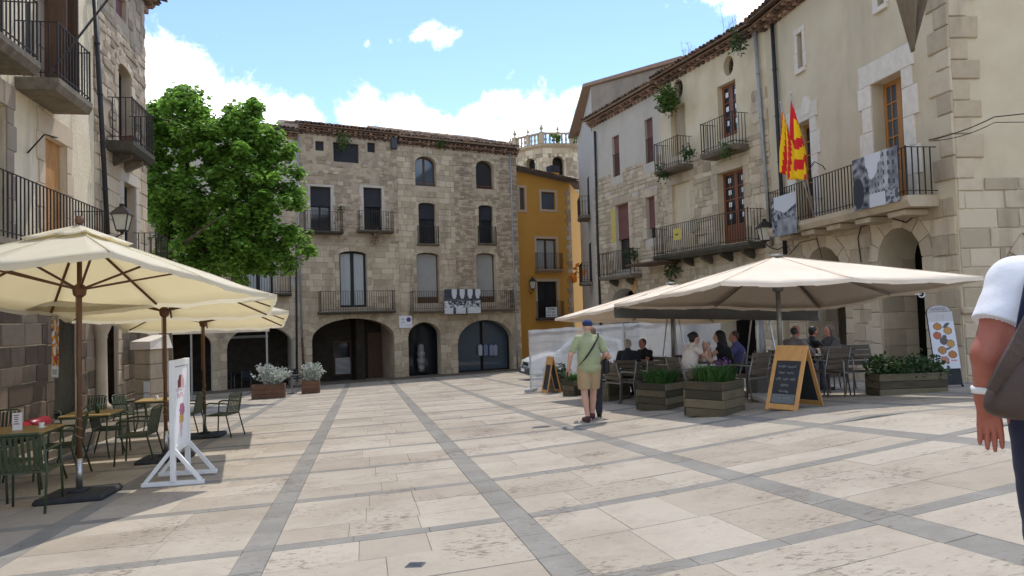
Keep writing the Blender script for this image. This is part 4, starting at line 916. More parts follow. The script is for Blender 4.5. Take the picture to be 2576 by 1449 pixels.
# corner stone house on the left
house_l2 = FL.thing('corner_house', 'rough stone corner house with one bracketed balcony beside the tree', 'house')
hM = dict(tp=FL.hole(291,-30,318,62), dr=FL.hole(295,150,329,340,'arch',.14), lw=FL.hole(309,455,341,600))
zMb = FL.uv(390, 405, .6)[1] + .1; hM['dr'].z0 = zMb; hM['lw'].z0 = zLow
wl2 = wall(house_l2, 'front_wall', [(xp, zLb), (xc, zLb), (xc, zTop), (xp, zTop)], list(hM.values()) + [a2], MT['mortar_dark'], .3)
ms = Masonry(wl2, MT['rubble'], 'rough'); ms.courses(xp, xc, zMb - .2, zTop - .1, (.16, .32), (.2, .6), hM.values(), .12, .03, 71, .3); ms.lay(name='rubble_stone')
ms = Masonry(wl2, MT['ashlar'], 'cut'); ms.courses(xp, xc, zLow - .25, zMb - .2, (.26, .4), (.3, .8), list(hM.values()) + [a2], .2, .03, 72, .04); ms.lay(name='cut_stone')
ms = Masonry(wl2, MT['brown_stone'], 'cut'); ms.courses(xp, xc, zLb, zLow - .25, (.3, .45), (.45, 1.0), [a2], .2, .03, 73, .03); ms.lay(name='shade_dark_stone')
voussoirs(wl2, hM['dr'], .22, MT['ashlar'], n=5); surround(wl2, hM['lw'], .22, MT['plaster_grey'], .3, .035); voussoirs(wl2, a2, .25, MT['ashlar'], n=9)
window(house_l2, hM['tp'], .2, 'wood_dark', 'wood_dark' if False else 'glass', 1, .06, 'blind_maroon', hM['tp'].z0 + .05); window(house_l2, hM['dr'], .22, 'black', 'glass', 2, .07, rows=3); window(house_l2, hM['lw'], .2, 'black', 'glass', 2, .07)
xm0, xm1 = FL.uv(300, 345, .3)[0], FL.uv(390, 408, .62)[0]; balcony(house_l2, xm0, min(xm1, xc - .15), zMb, .62, 1.05, .12, .24, r=.011, corbels=2)
balcony(house_l2, FL.uv(345, 600)[0] - .4, xc - .05, zLow, .6, 1.05, .13, .2, r=.011)
pb = FL.world((xm0 + xm1)/2 - .3, -.35, zMb); 
m = MB(); m.bevbox((-.14, -.14, 0), (.14, .14, .24), .02); tag(m.build('flower_box', MT['planter_red'], loc=pb), 'small terracotta pot on the bracketed corner house balcony', 'flower pot')
shell(house_l2, xp + .01, xc, zLb, zTop, 6, MT['mortar_dark'], .35); MB().box((xp, 2.6, zLb), (xc - .3, 2.8, zLow - .3)).build('passage_wall', MT['shade_dark_stone'], house_l2); MB().box((xp, .62, zLow - .35), (xc - .26, 2.8, zLow - .2)).build('passage_ceiling', MT['wood_dark'], house_l2)
ms = Masonry(wl2, MT['ashlar'], 'cut')
roof(house_l2, xp, xc + .5, zTop + .3, 6, .5, .25, 2, 2, seed=6)
# raised arcade floor with two steps
m = MB(); m.bevbox((xl, -.45, -3.2), (xc + .3, 2.6, 0), .015); m.bevbox((xl, -.78, -3.2), (xc + .3, -.449, -.17), .015)
st = m.build('arcade_steps', MT['slab']); st.matrix_world = Matrix.Translation((0, 0, zPier)) @ FL.m; st['kind'] = 'structure'
# column with capital standing in front of the second arcade pier
cp = FL.world(FL.uv(252, 900, .1)[0], -.12, zPier); m = MB(); zcap = FL.uv(252, 815, .1)[1] - zPier
m.smooth = True; m.lathe([(.19, 0), (.19, .1), (.15, .14), (.13, .2), (.12, zcap - .35), (.14, zcap - .3), (.13, zcap - .26), (.2, zcap - .1), (.22, zcap - .04), (.22, zcap + .1)], 16)
t = thing('stone_column', 'slim stone column with carved capital at the arcade opening', 'column', cp); m.build('shaft', MT['mortar'], t); MB().bevbox((-.25, -.25, zcap + .06), (.25, .25, zcap + .26), .02).build('abacus', MT['mortar'], t)
downpipe('', 'black downpipe between the plastered house and the corner house', dp(FL, 0, ((237, -20), (255, 300), (271, 590)), .12), 'pipe_black', .055)
x, z = FL.uv(307, 555, .95); lantern('black street lantern with pale glass on the left corner house', FL.world(x, -.95, z), 1.0, R(12), FL.world(x - .3, 0, z - .35))
# iron bracket lamp arm on the plaster
p0 = FL.uv(66, 385, 0); p1 = FL.uv(115, 345, .5); q = MB(); q.smooth = True; q.tube([FL.world(p0[0], -.02, p0[1]), FL.world(p0[0], -.3, p0[1] + .35), FL.world((p0[0]+p1[0])/2, -.6, p1[1] + .05), FL.world(p1[0], -.6, p1[1])], .014, 6); tag(q.build('iron_arm', MT['iron']), 'curved iron arm fixed to cream plaster beside orange blind', 'bracket')

# ------------------------------------------------------------------ right row
FR = Fac((7.5, 22.8), (.365, -.931))
xr0 = FR.uv(1498, 600)[0]; xr1 = FR.uv(1664, 400)[0]; xr2 = FR.uv(1938, 400)[0]
zRb = min(FR.gz(xr0), FR.gz(xr2)) - .5
zR1 = FR.uv(1640, 241)[1]; zR2 = FR.uv(1850, 118)[1]; zPl1 = FR.uv(1570, 425)[1]; zPl2 = FR.uv(1790, 376)[1]
house_r1 = FR.thing('grey_topped_house', 'stone house with smooth grey plaster top and maroon blinds', 'house')
hR = dict(a=FR.hole(1539,346,1560,440), b=FR.hole(1621,303,1645,405), c=FR.hole(1549,518,1588,676), d=FR.hole(1626,498,1652,597), ar=FR.hole(1540,728,1612,900,'arch0',.6))
hR['ar'].z0 = FR.gz(hR['ar'].x0) - .2; hR['ar'].depth = .6
wl = wall(house_r1, 'front_wall', [(xr0, zRb), (xr1, zRb), (xr1, zR1 + .1), (xr0, zR1 + .1)], list(hR.values()), MT['plaster_grey'], .25)
ms = Masonry(wl, MT['ashlar'], 'cut'); ms.courses(xr0, xr1, zRb, zPl1, (.15, .26), (.18, .55), hR.values(), .2, .028, 81, .03); ms.lay(name='cut_stone')
for k in ('c', 'd'): surround(wl, hR[k], .2, MT['ashlar'], .28, .045)
voussoirs(wl, hR['ar'], .28, MT['ashlar'], n=11)
for k in ('a', 'b'): window(house_r1, hR[k], .2, 'blind_maroon', 'glass', 1, .04, 'blind_maroon', hR[k].z0 + .02)
window(house_r1, hR['c'], .2, 'wood_dark', 'glass', 2, .06, 'blind_maroon', hR['c'].z0 + (hR['c'].z1 - hR['c'].z0)*.48); window(house_r1, hR['d'], .2, 'wood_dark', 'glass', 1, .06, 'blind_maroon', hR['d'].z0 + .45)
for k in ('a', 'b'):
    h = hR[k]; m = MB(); m.bar((h.x0, .02, h.z0 + .95), (h.x1, .02, h.z0 + .95), .02)
    for i in range(6): x = h.x0 + (h.x1-h.x0)*(i+.5)/6; m.bar((x, .02, h.z0), (x, .02, h.z0 + .95), .012)
    m.build('window_guard', MT['iron'], house_r1)
xa, xb_ = FR.uv(1509, 690, .5)[0], FR.uv(1616, 680)[0]; zr = FR.uv(1560, 691, .5)[1]; balcony(house_r1, xa, xb_, zr, .55, 1.0, .13, .16, corbels=2)
MB().bevbox((hR['c'].x0 - .36, -.05, hR['c'].z0 + 1.2), (hR['c'].x0 - .03, -.02, hR['c'].z1 - .1), .01).build('open_shutter', MT['yellow_sign'], house_r1)
shell(house_r1, xr0, xr1, zRb, zR1, 7, MT['plaster_grey'], .65); MB().box((xr0 + .26, 1.5, zRb), (xr1, 1.6, zr - .6)).build('passage_wall', MT['dark'], house_r1)
roof(house_r1, xr0 - .1, xr1, zR1 + .32, 4, .42, .2, 3, 2, seed=7)
house_r2 = FR.thing('cream_topped_house', 'cream plaster and stone house with two oval attic windows', 'house')
hS = dict(o1=FR.hole(1693,206,1719,244,'oval'), o2=FR.hole(1819,147,1846,184,'oval'), t1=FR.hole(1686,275,1727,383), t2=FR.hole(1804,220,1855,335), m2=FR.hole(1806,438,1879,606), m1=FR.hole(1692,467,1741,585),
          ar=FR.hole(1700,735,1762,900,'arch0',.5), ar2=FR.hole(1812,730,1905,900,'arch0',.8))
for k in ('ar', 'ar2'): hS[k].z0 = FR.gz(hS[k].x0) - .2; hS[k].depth = .6
for k in ('o1', 'o2'): hS[k].depth = .4
wl = wall(house_r2, 'front_wall', [(xr1, zRb), (xr2, zRb), (xr2, zR2 + .1), (xr1, zR2 + .1)], list(hS.values()), MT['plaster_cream'], .3)
ms = Masonry(wl, MT['ashlar'], 'rough'); ms.courses(xr1, xr2, zRb, zPl2, (.16, .32), (.18, .6), hS.values(), .2, .033, 82, .06, gap=.02)
xq0 = FR.uv(1893, 300)[0]; ms.courses(xq0, xr2, zPl2, FR.uv(1920, 220)[1], (.24, .36), (.25, .5), (), 0, .03, 83, .1); ms.lay(name='cut_stone')
for k in ('m2', 'm1'): surround(wl, hS[k], .24, MT['ashlar'], .34, .05)
for k in ('ar', 'ar2'): voussoirs(wl, hS[k], .26, MT['ashlar'], n=11)
for k in ('o1', 'o2'):
    h = hS[k]; m = MB(); P = h.poly(-.06); m.add([(x, .25, z) for x, z in P], [tuple(range(len(P)))]); o = m.build('oval_window', MT['glass'], house_r2)
    f = MB(); P2 = h.poly(-.002); n = len(P); f.add([(x, .22, z) for x, z in P2] + [(x, .22, z) for x, z in P], [(i, (i+1) % n, (i+1) % n + n, i + n) for i in range(n)]); cx_, cz_ = (h.x0+h.x1)/2, (h.z0+h.z1)/2; f.box((cx_ - .02, .21, h.z0 + .03), (cx_ + .02, .24, h.z1 - .03)); f.box((h.x0 + .03, .215, cz_ - .02), (h.x1 - .03, .235, cz_ + .02)); f.build('frame', MT['wood_dark'], o)
MB().bevbox((hS['t1'].x0 + .002, .2, hS['t1'].z0), (hS['t1'].x1 - .002, .24, hS['t1'].z1), .01).build('blind', MT['wood_pale'], house_r2)
MB().box((hS['m1'].x0 + .002, .06, hS['m1'].z0), (hS['m1'].x1 - .002, .1, hS['m1'].z1)).build('filled_window', MT['plaster_cream'], house_r2)
for k, rw in (('t2', 3), ('m2', 4)):
    h = hS[k]; wn = window(house_r2, h, .2, 'wood_red', 'glass', 2, .09, rows=rw, kick=.55 if k == 'm2' else .1)
    lw = (h.x1 - h.x0)/2; zz0 = h.z0 + .2 + (.5 if k == 'm2' else .05)
    for i in range(2):
        for j in range(rw): zc2 = zz0 + (h.z1 - zz0 - .1)*(j + .55)/rw; xm = h.x0 + lw*(i + .5); MB().box((xm - .07, .208, zc2 - .08), (xm + .07, .212, zc2 + .08)).build('paper_sheet', MT['paper'], wn)
zt_l = FR.uv(1700, 415, .55)[1]; xa, xb_ = FR.uv(1647, 420, .6)[0], FR.uv(1744, 395)[0]; balcony(house_r2, xa, xb_, zt_l, .65, 1.0, .12, .14)
zt_r = FR.uv(1822, 370, .55)[1]; xa, xb_ = FR.uv(1764, 384, .6)[0], FR.uv(1886, 352)[0]; balcony(house_r2, xa, xb_, zt_r, .65, 1.0, .12, .18)
zm = FR.uv(1870, 610, .55)[1]; xa, xb_ = FR.uv(1645, 630, .6)[0], FR.uv(1926, 600)[0]; balcony(house_r2, xa, xb_, zm, .65, 1.02, .12, .2, corbels=5)
MB().bevbox((xa - 1.3, -1.1, zm - .30), (xa + .9, -.02, zm - .22), .01).build('ledge_boards', MT['wood_dark'], house_r2)
shell(house_r2, xr1 + .01, xr2, zRb, zR2, 7, MT['plaster_cream'], .65); MB().box((xr1 + .26, 1.5, zRb), (xr2 - .26, 1.6, zm - .6)).build('passage_wall', MT['dark'], house_r2)
roof(house_r2, xr1 + .02, xr2, zR2 + .32, 6, .42, .2, 3, 2, seed=8)
# taller house behind, gable above the grey-topped roof and flank along the side street
house_r0 = FR.thing('gabled_house', 'taller brown plastered house with sloping gable behind the grey-topped house', 'house')
oy = 1.2; A = FR.uv(1486, 205, -oy); B = FR.uv(1705, 160, -oy)
m = MB(); m.add([(A[0], oy, zR1 - 1), (B[0] + .3, oy, zR1 - 1), (B[0] + .3, oy, B[1] - .02), (A[0], oy, A[1] - .02)], [(0,1,2,3)]); m.build('gable_wall', MT['plaster_brown'], house_r0)
inv = FR.m.inverted(); c0 = FR.world(A[0], oy, 0); dirn = V((.03, 1, 0)).normalized(); c1 = c0 + dirn*11; l0, l1 = inv @ c0, inv @ c1
FRS = Fac((c1.x, c1.y), (-dirn.x, -dirn.y)); Ls = 11
m = MB(); m.add([(l1.x, l1.y, zRb), (l0.x, l0.y, zRb), (l0.x, l0.y, A[1] - .05), (l1.x, l1.y, A[1] - .05)], [(0,1,2,3)]); m.build('side_wall', MT['plaster_grey'], house_r0)
for (z, s0, s1) in ((zr + 3.6, 6.6, 8.4), (zr + .1, 6.2, 8.4)):
    t_ = balcony(house_r0, s0, s1, z, .6, 1.0, .13, .15, bars=False); rel = inv @ FRS.m; t_.matrix_local = rel
    MB().box((s0 + .5, .0, z), (s1 - .5, .06, z + 2.1)).build('door', MT['black'], house_r0).matrix_local = rel @ Matrix.Translation((0, -.03, 0))
e0 = inv @ (c0 + V((-.75, -.6, 0))); e1 = inv @ (c1 + V((-.75, 0, 0)))
ze = A[1]; rf = MB(); e0 = V((A[0] - .6, oy - .12, 0)); e1 = inv @ (c1 + V((-.6, 0, 0))); q = [(e0.x, e0.y, ze - .1), (B[0] + .4, oy - .12, B[1]), (B[0] + .4, 9, B[1]), (e1.x, e1.y, ze - .1)]
rf.add(q + [(x, y, z + .16) for x, y, z in q], [(3,2,1,0),(4,5,6,7),(0,1,5,4),(1,2,6,5),(2,3,7,6),(3,0,4,7)]); rf.build('roof', MT['eave'], house_r0)
downpipe('', 'black downpipe at the street corner of the grey-topped house', dp(FR, 0, ((1496, 330), (1503, 600), (1512, 850)), .08), 'pipe_black', .05)
downpipe('', 'grey downpipe at the near edge of the cream-topped house', dp(FR, 0, ((1899, 75), (1918, 350), (1940, 620)), .1), 'pipe_grey', .055)
fern_on(FR, 1678, 232, .36, label='big fern clump hanging from the eave by the oval window', seed=12, off=.5, n=800, droop=1.5, leaf=.2)
fern_on(FR, 1855, 92, .3, label='fern growing on the eave above the second oval window', seed=13, off=.5, n=160, mat='shrub_leaf')
fern_on(FR, 1668, 425, .26, label='weed hanging from the small upper balcony corner', seed=14, off=.6, n=150, mat='shrub_leaf'); fern_on(FR, 1730, 385, .26, label='grey green plant on the small upper balcony', seed=15, off=.5, n=150, mat='shrub_leaf', droop=.2)
fern_on(FR, 1830, 372, .25, label='moss and weed under the upper right iron balcony', seed=16, off=.6, n=120, droop=.6); fern_on(FR, 1690, 665, .35, label='weed under the rotten ledge above the umbrella', seed=17, off=.3, n=200, mat='shrub_leaf')
fern_on(FR, 1585, 640, .3, label='potted shrub on the balcony below the maroon blind', seed=18, off=.3, n=160, mat='shrub_leaf', droop=.2)
twigs(FR, 1735, 150, .8, 'tall dry stalks on the roof beside the fern clump', 4, .2); twigs(FR, 1843, 80, .9, 'tall dry stalks on the roof near the downpipes', 5, .2)
x, z = FR.uv(1596, 721, .03); m = MB(); m.prism([(-.22, .22), (-.2, -.1), (0, -.3), (.2, -.1), (.22, .22)], -.04, .02); o = m.build('wall_crest', M('painted crest', (.42,.20,.10), (.55,.36,.14), sc=12)); o.matrix_world = Matrix.Translation(FR.world(x, -.03, z)) @ FR.m.to_3x3().to_4x4(); tag(o, 'small painted shield crest on the stone wall above the arch', 'crest')
t, w_, hh = signboard('yellow_notice', 'small yellow notice tied to the long first-floor balcony rail', 'sign', FR, 1694, 577, 1714, 602, .68, MT['yellow_sign'])
inst('lettering', scribble(w_*.6, hh*.3, 9, MT['lettering'], 1), t, (0, -.015, 0), (R(90), 0, 0))
p = FRS.world(6.8, -.7, zr + .9); tag(leaf_tuft(14, .5, .4, 3, 1.5, 1.5, .3).build('orange_cloth', MT['amber'], loc=p), 'orange cloth hung on a side street balcony', 'cloth')
# ------------------------------------------------------------------ town hall on the right
p_ = FR.world(xr2, 0, 0); FH = Fac((p_.x, p_.y), (.156, -.988))
xh1 = FH.uv(2406, 500)[0]; zHb = min(FH.gz(0), FH.gz(xh1)) - .6
zH = FH.uv(1990, 28)[1]
hall = FH.thing('town_hall', 'large beige roughcast hall with stone arcade, long balcony and white door surrounds', 'building')
hH = dict(d=FH.hole(2192,214,2284,466), d2=FH.hole(1998,318,2051,566), sl=FH.hole(2005,88,2022,169), tp=FH.hole(2205,-60,2226,10), a1=FH.hole(2207,582,2338,955,'arch0',1), a2=FH.hole(2022,629,2136,930,'arch0',1), a3=FH.hole(1950,640,1992,900,'arch0',.6))
zS = FH.uv(2170, 521, .6)[1]
for k in ('d', 'd2'): hH[k].z0 = zS
for k in ('a1', 'a2', 'a3'): h = hH[k]; h.rise = (h.x1 - h.x0)/2; h.z0 = FH.gz((h.x0+h.x1)/2) - .3; h.depth = .95
zst = zS - .1
wl = wall(hall, 'front_wall', [(0, zHb), (xh1, zHb), (xh1, zH), (0, zH)], list(hH.values()), MT['plaster_hall'], .42)
ms = Masonry(wl, MT['ashlar'], 'cut'); ms.courses(0, xh1 - .02, zHb, zst, (.3, .44), (.4, 1.0), hH.values(), .3, .03, 91, .0); ms.lay(name='cut_stone')
for k in ('a1', 'a2', 'a3'): voussoirs(wl, hH[k], .34, MT['ashlar'])
for k in ('a1', 'a2', 'a3'):    # stones lining the arch jambs
    h = hH[k]; zs = h.z1 - h.rise
    for sd in (0,):
        z = h.z0
        while z < zs:
            hh = min(rnd.uniform(.3, .42), zs - z + .05); y = 0.02
            while y < .95:
                l = min(rnd.uniform(.35, .6), .95 - y); m = MB(); m.bevbox((-.001, y + .006, z + .006), (.02, y + l - .006, z + hh - .006), .006); m.build('jamb_stone', MT['ashlar'], wl, loc=(h.x0, 0, 0)); y += l
            z += hh
surround(wl, hH['d'], .34, MT['pale'], .52, .045, block=.62); surround(wl, hH['d2'], .30, MT['pale'], .42, .045, block=.6); surround(wl, hH['sl'], .12, MT['pale'], .16, .03, sill=True); surround(wl, hH['tp'], .12, MT['pale'], .16, .03, sill=True)
window(hall, hH['d'], .3, 'wood_orange', 'glass_sky', 2, .1, rows=5, kick=.75); window(hall, hH['d2'], .3, 'wood_orange', 'glass', 2, .09, rows=5, kick=.75); window(hall, hH['sl'], .25, 'shade_dark_stone', 'glass', 1, .03); window(hall, hH['tp'], .25, 'wood_dark', 'glass', 1, .05)
m = MB(); m.prism([(-.17, -.22), (.17, -.22), (.2, .05), (.12, .24), (0, .3), (-.12, .24), (-.2, .05)], -.06, .01); x, z = FH.uv(2031, 268); m.build('crest', MT['pale'], hall, loc=(x, 0, z))
xa, xb_ = FH.uv(1945, 590, .6)[0], FH.uv(2336, 478, .25)[0]; HB_ = balcony(hall, xa, xb_, zS, .75, 1.02, .12, .24, mat='mortar', r=.011)
for c in range(5):
    xk = xa + (xb_ - xa)*(c + .5)/5; m = MB(); m.bevbox((xk - .28, -.6, zS - .38), (xk + .28, .0, zS - .25), .02); m.build('console', MT['mortar'], hall)
shell(hall, 0.01, xh1 - .35, zHb, zH, 9, MT['plaster_hall'], 1.0)
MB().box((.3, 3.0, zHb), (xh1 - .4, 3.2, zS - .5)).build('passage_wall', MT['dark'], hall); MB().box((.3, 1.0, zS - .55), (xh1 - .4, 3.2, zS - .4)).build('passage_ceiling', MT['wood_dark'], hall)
roof(hall, -.05, xh1 + .6, zH + .3, 8, .6, .22, 3, 2, seed=9)
# end wall of the hall
pc = FH.world(xh1, 0, 0); FE = Fac((pc.x, pc.y), (1, .06)); rel = FH.m.inverted() @ FE.m
he = FE.hole(2561, 600, 2760, 955, 'arch0', 1.0); he.rise = (he.x1 - he.x0)/2; he.z0 = FE.gz(1.5) - .3; he.depth = .7
zbd = FE.uv(2500, 447)[1]
we = wall(hall, 'end_wall', [(0, zHb), (9, zHb), (9, zH + 1), (0, zH)], [he], MT['plaster_hall'], .7); we.matrix_local = rel
ms = Masonry(we, MT['ashlar'], 'cut'); ms.courses(.02, 5, zHb, zbd, (.3, .44), (.45, 1.1), [he], .3, .03, 92, 0)
z = zbd; k = 0
while z < zH - .1: hh = rnd.uniform(.32, .5); ms.items.append((.0, .62 if k % 2 else .38, z, z + hh - .014, .05)); z += hh; k += 1
ms.lay(name='cut_stone'); voussoirs(we, he, .34, MT['ashlar'])
ms = Masonry(wl, MT['ashlar'], 'cut'); z = zbd; k = 0
while z < zH - .1: hh = rnd.uniform(.32, .5); ms.items.append((xh1 - (.34 if k % 2 else .55), xh1 + .045, z, z + hh - .014, .05)); z += hh; k += 1
ms.lay(name='quoin')
MB().bevbox((-.05, -.1, -.07), (4, .01, .07), .03).build('string_course', MT['ashlar'], we, loc=(0, 0, FE.uv(2470, 780)[1]))
downpipe('', 'black downpipe where the hall meets the cream-topped house', dp(FH, 0, ((1942, 60), (1958, 350), (1975, 640)), .1), 'pipe_black', .06)
# engraved stone, cables
t, w_, hh = signboard('street_name_stone', 'pale carved name stone on the hall wall beside the near arch', 'sign', FH, 2352, 596, 2386, 640, .05, MT['ashlar'])
for i in range(2): inst('lettering', scribble(w_*.6, hh*.14, 20 + i, MT['mortar_dark'], 1), t, (0, -.013, hh*(.15 - .33*i)), (R(90), 0, 0))
def cable(label, pts, r=.012, mat='iron', sag=0.):
    q = [V(p) for p in pts]; out = []
    for i in range(len(q) - 1):
        for k in range(8): t_ = k/8; p = q[i].lerp(q[i+1], t_); p.z -= sag*4*t_*(1-t_); out.append(p)
    m = MB(); m.smooth = True; m.tube(out + [q[-1]], r, 5); tag(m.build('cable', MT[mat]), label, 'cable')
pH = lambda px, py, off=.06: FH.world(*(lambda q: (q[0], -off, q[1]))(FH.uv(px, py, off)))
cable('thick cable running from the hall balcony out past the corner', [pH(2336, 352, .75), FE.world(.2, -.9, FE.uv(2420, 325)[1]), FE.world(4.5, -1.2, FE.uv(2640, 262)[1])], .011, sag=.05)
cable('thin cable below the thick one at the hall corner', [pH(2336, 355, .75), FE.world(.2, -.9, FE.uv(2420, 338)[1]), FE.world(4.5, -1.2, FE.uv(2640, 312)[1])], .008, sag=.08)
cable('black wire looping down the hall wall between the arches', [pH(2310, 535), pH(2280, 560), pH(2230, 545), pH(2165, 572), pH(2158, 600), pH(2166, 660)], .014)
cable('thin wire bent around the smaller hall arch', [pH(1985, 640), pH(2012, 610), pH(2055, 600), pH(2068, 650)], .01)
m = MB(); m.smooth = True; x, z = FH.uv(2075, 500, .3); m.tube([(0, -.7, zS + .1 - z), (0, -.7, .35), (0, -.65, .62), (.0, -.55, .72)], .012, 6)
m.tube([(0, -.7, .45), (.1, -.75, .62), (.4, -.8, .68), (.75, -.8, .5), (.85, -.8, .38)], .012, 6); o = m.build('iron_arm', MT['iron']); o.matrix_world = Matrix.Translation(FH.world(x, 0, z + .2)) @ FH.m.to_3x3().to_4x4(); tag(o, 'curved iron arm on a post of the hall balcony', 'bracket')
x, z = FR.uv(1924, 585, .9); lantern('black wall lantern between the two right-hand balconies', FR.world(x, -.9, z), 1.1, 0, FR.world(x, 0, z - .3))
# printed photo banners: faces of a fine grid carry the picture
def printed(name, label, cat, p00, p10, p01, f, nx=48, ny=36, group=None, curl=0., mat='printed'):
    p00, p10, p01 = V(p00), V(p10), V(p01); n_ = (p10 - p00).cross(p01 - p00).normalized(); c = (p10 + p01)/2
    m = MB()
    for j in range(ny + 1):
        for i in range(nx + 1):
            u, v = i/nx, j/ny; q = p00 + (p10 - p00)*u + (p01 - p00)*v + n_*curl*math.sin(u*7 + v*2)*v; m.v.append(tuple(q - c))
    for j in range(ny):
        for i in range(nx): a = j*(nx+1) + i; m.f.append([a, a+1, a+nx+2, a+nx+1]); m.m.append(0); m.sm.append(curl > 0)
    k = len(m.v); 
    me = m.mesh(name, MT[mat]); ca = me.color_attributes.new('Col', 'BYTE_COLOR', 'CORNER'); data = []
    for j in range(ny):
        for i in range(nx):
            cc = f((i + .5)/nx, (j + .5)/ny); data += [*cc, 1.0]*4
    ca.data.foreach_set('color', data); o = inst(name, me, None, c)
    md = o.modifiers.new('thick', 'SOLIDIFY'); md.thickness = .006
    return tag(o, label, cat, group)
def g_(v): v = max(0, min(1, v)); return (.02 + .58*v, .022 + .59*v, .03 + .60*v)
def nzf(x, y, s=1.): return noise.noise(V((x*s, y*s, 3.7)))
def ph_market(u, v):     # v up; a crowd on a square, tall bright arches behind
    n = nzf(u, v, 14)*.35
    if v > .62:
        k = (u*4.6 + .25) % 1; arch = abs(k - .5) < .33 - max(0, .8 - v)*.9
        return g_(.92 if arch and u > .2 else .06)
    if v > .52: return g_(.1 + n*.3)
    if v > .24: return g_(.28 + nzf(u, v, 22)*1.1 + (.5 if nzf(u, v, 9) > .05 else 0))
    return g_(.88 - (.8 if abs(u - .28) < .04 or abs(u - .6) < .018 else 0) + n*.5)
def ph_street(u, v):     # street between houses, dark arch on the left, bright sky wedge
    if v > .42 and abs(u - .42 - .12*(v - .4)) < (v - .40)*.34 + .05*nzf(u, v, 9): return g_(.92)
    if u > .68 and v > .24:
        w2 = ((u*9) % 1 < .45) and ((v*6 + u) % 1 < .5); return g_(.10 if w2 else .30 + .3*(u < .8) + nzf(u, v, 8)*.25)
    if .36 <= u <= .68 and v > .26:
        w2 = ((u*14) % 1 < .4) and ((v*8) % 1 < .45); return g_(.12 if w2 else .45 + nzf(u, v, 9)*.3)
    if u < .36:
        if ((u - .12)/.13)**2 + ((v - .32)/.3)**2 < 1: return g_(.03)
        return g_(.22 + nzf(u, v, 12)*.4)
    if v < .26 and .3 < u < .72: return g_(.86)
    if u > .7: return g_(.12 + (.4 if nzf(u, v, 13) > .12 else 0))
    return g_(.3 + nzf(u, v, 16)*.55)
def ph_alley(u, v):
    if v > .55 + .35*abs(u - .55) and u > .12: return g_(.9)
    if v < .42 and u > .2: return g_(.38 + nzf(u, v, 6)*.3)
    return g_(.22 + nzf(u, v, 13)*.6)
def onF(F, off): return lambda px, py: (lambda q: F.world(q[0], -off, q[1]))(F.uv(px, py, off))
q = onF(FF, .63); A_, B_ = FF.uv(1119, 790, .63), FF.uv(1208, 727, .63)
printed('photo_banner', 'black and white market photo banner on the stone house balcony', 'banner', FF.world(A_[0], -.63, A_[1]), FF.world(B_[0], -.63, A_[1]), FF.world(A_[0], -.63, B_[1]), ph_market, 64, 44)
A_, B_ = FH.uv(2149, 532, .82), FH.uv(2256, 372, .82); zt0 = FH.uv(2149, 400, .82)[1]
printed('photo_banner', 'black and white street photo banner in the middle of the hall balcony', 'banner', FH.world(A_[0], -.82, A_[1]), FH.world(B_[0], -.82, A_[1]), FH.world(A_[0], -.82, A_[1] + 1.18), ph_street, 60, 44)
A_, B_ = FH.uv(1944, 598, .82), FH.uv(2000, 480, .82)
printed('photo_banner', 'black and white alley photo banner at the end of the hall balcony', 'banner', FH.world(A_[0], -.82, A_[1]), FH.world(B_[0], -.82, A_[1]), FH.world(A_[0], -.82, A_[1] + 1.1), ph_alley, 44, 44)
t, w_, hh = signboard('violet_spot_sign', 'white information sign with a violet disc above the arches', 'sign', FF, 1004, 795, 1037, 824, .05)
m = MB(); m.add([(w_*.22 + .17*w_*math.cos(R(15*k)), -.016, hh*.18 + .17*w_*math.sin(R(15*k))) for k in range(24)], [tuple(range(24))]); m.build('violet_disc', MT['purple_ink'], t)
m = MB()
for k, (xx, zz, ww) in enumerate(((-.32,.3,.18),(-.36,.2,.3),(-.3,.05,.2),(-.34,-.08,.28),(-.1,-.3,.12),(.08,-.3,.14),(.26,-.3,.12),(-.36,-.2,.1))): m.box((xx*w_, -.0155, zz*hh - .012), ((xx + ww)*w_, -.013, zz*hh + .012))
m.build('printed_lines', MT['pipe_grey'], t)
# flags on slanting poles in front of the hall door
def flag(label, tp, cols, seed, wid=.7, drop=1.75):
    base = FH.world(xf, -.75, zS + .9); q_ = FH.uv(tp[0], tp[1], 1.35); tip = FH.world(q_[0], -1.35, q_[1])
    t = thing('flag', label, 'flag', base, group='flags on the hall balcony'); m = MB(); m.smooth = True; m.tube([(0, 0, -.9), tip - base], .018, 6); m.lathe([(.0, 0), (.035, .03), (0, .08)], 8, tip - base); m.build('flag_pole', MT['steel'], t)
    nx, ny = 26, 30; m = MB(); d = (tip - base).normalized(); rg = random.Random(seed); top = (tip - base) - d*.08; sx = FH.m.to_3x3() @ V((.95, -.15, 0))
    for j in range(ny + 1):
        for i in range(nx + 1):
            u, v = i/nx, j/ny; spread = .10 + .90*min(1, v*1.5); q = top - d*.5*u*.4 + sx*((u - .25)*wid*spread) + V((0, 0, -drop*v*(1 - .12*abs(u - .5)))) + (FH.m.to_3x3() @ V((0, 1, 0)))*(.09*math.sin(u*11 + seed + v*2)*spread); q.z -= .25*u*(1 - v*.3); m.v.append(tuple(q))
    for j in range(ny):
        for i in range(nx): a = j*(nx+1)+i; m.f.append([a, a+1, a+nx+2, a+nx+1]); m.m.append(0); m.sm.append(True)
    me = m.mesh('flag_cloth', MT['flag']); ca = me.color_attributes.new('Col', 'BYTE_COLOR', 'CORNER'); data = []
    for j in range(ny):
        for i in range(nx): data += [*cols((i+.5)/nx, (j+.5)/ny), 1.]*4
    ca.data.foreach_set('color', data); o = inst('flag_cloth', me, t); md = o.modifiers.new('thick', 'SOLIDIFY'); md.thickness = .003
RED, YEL = (.62, .02, .025), (.80, .50, .01)
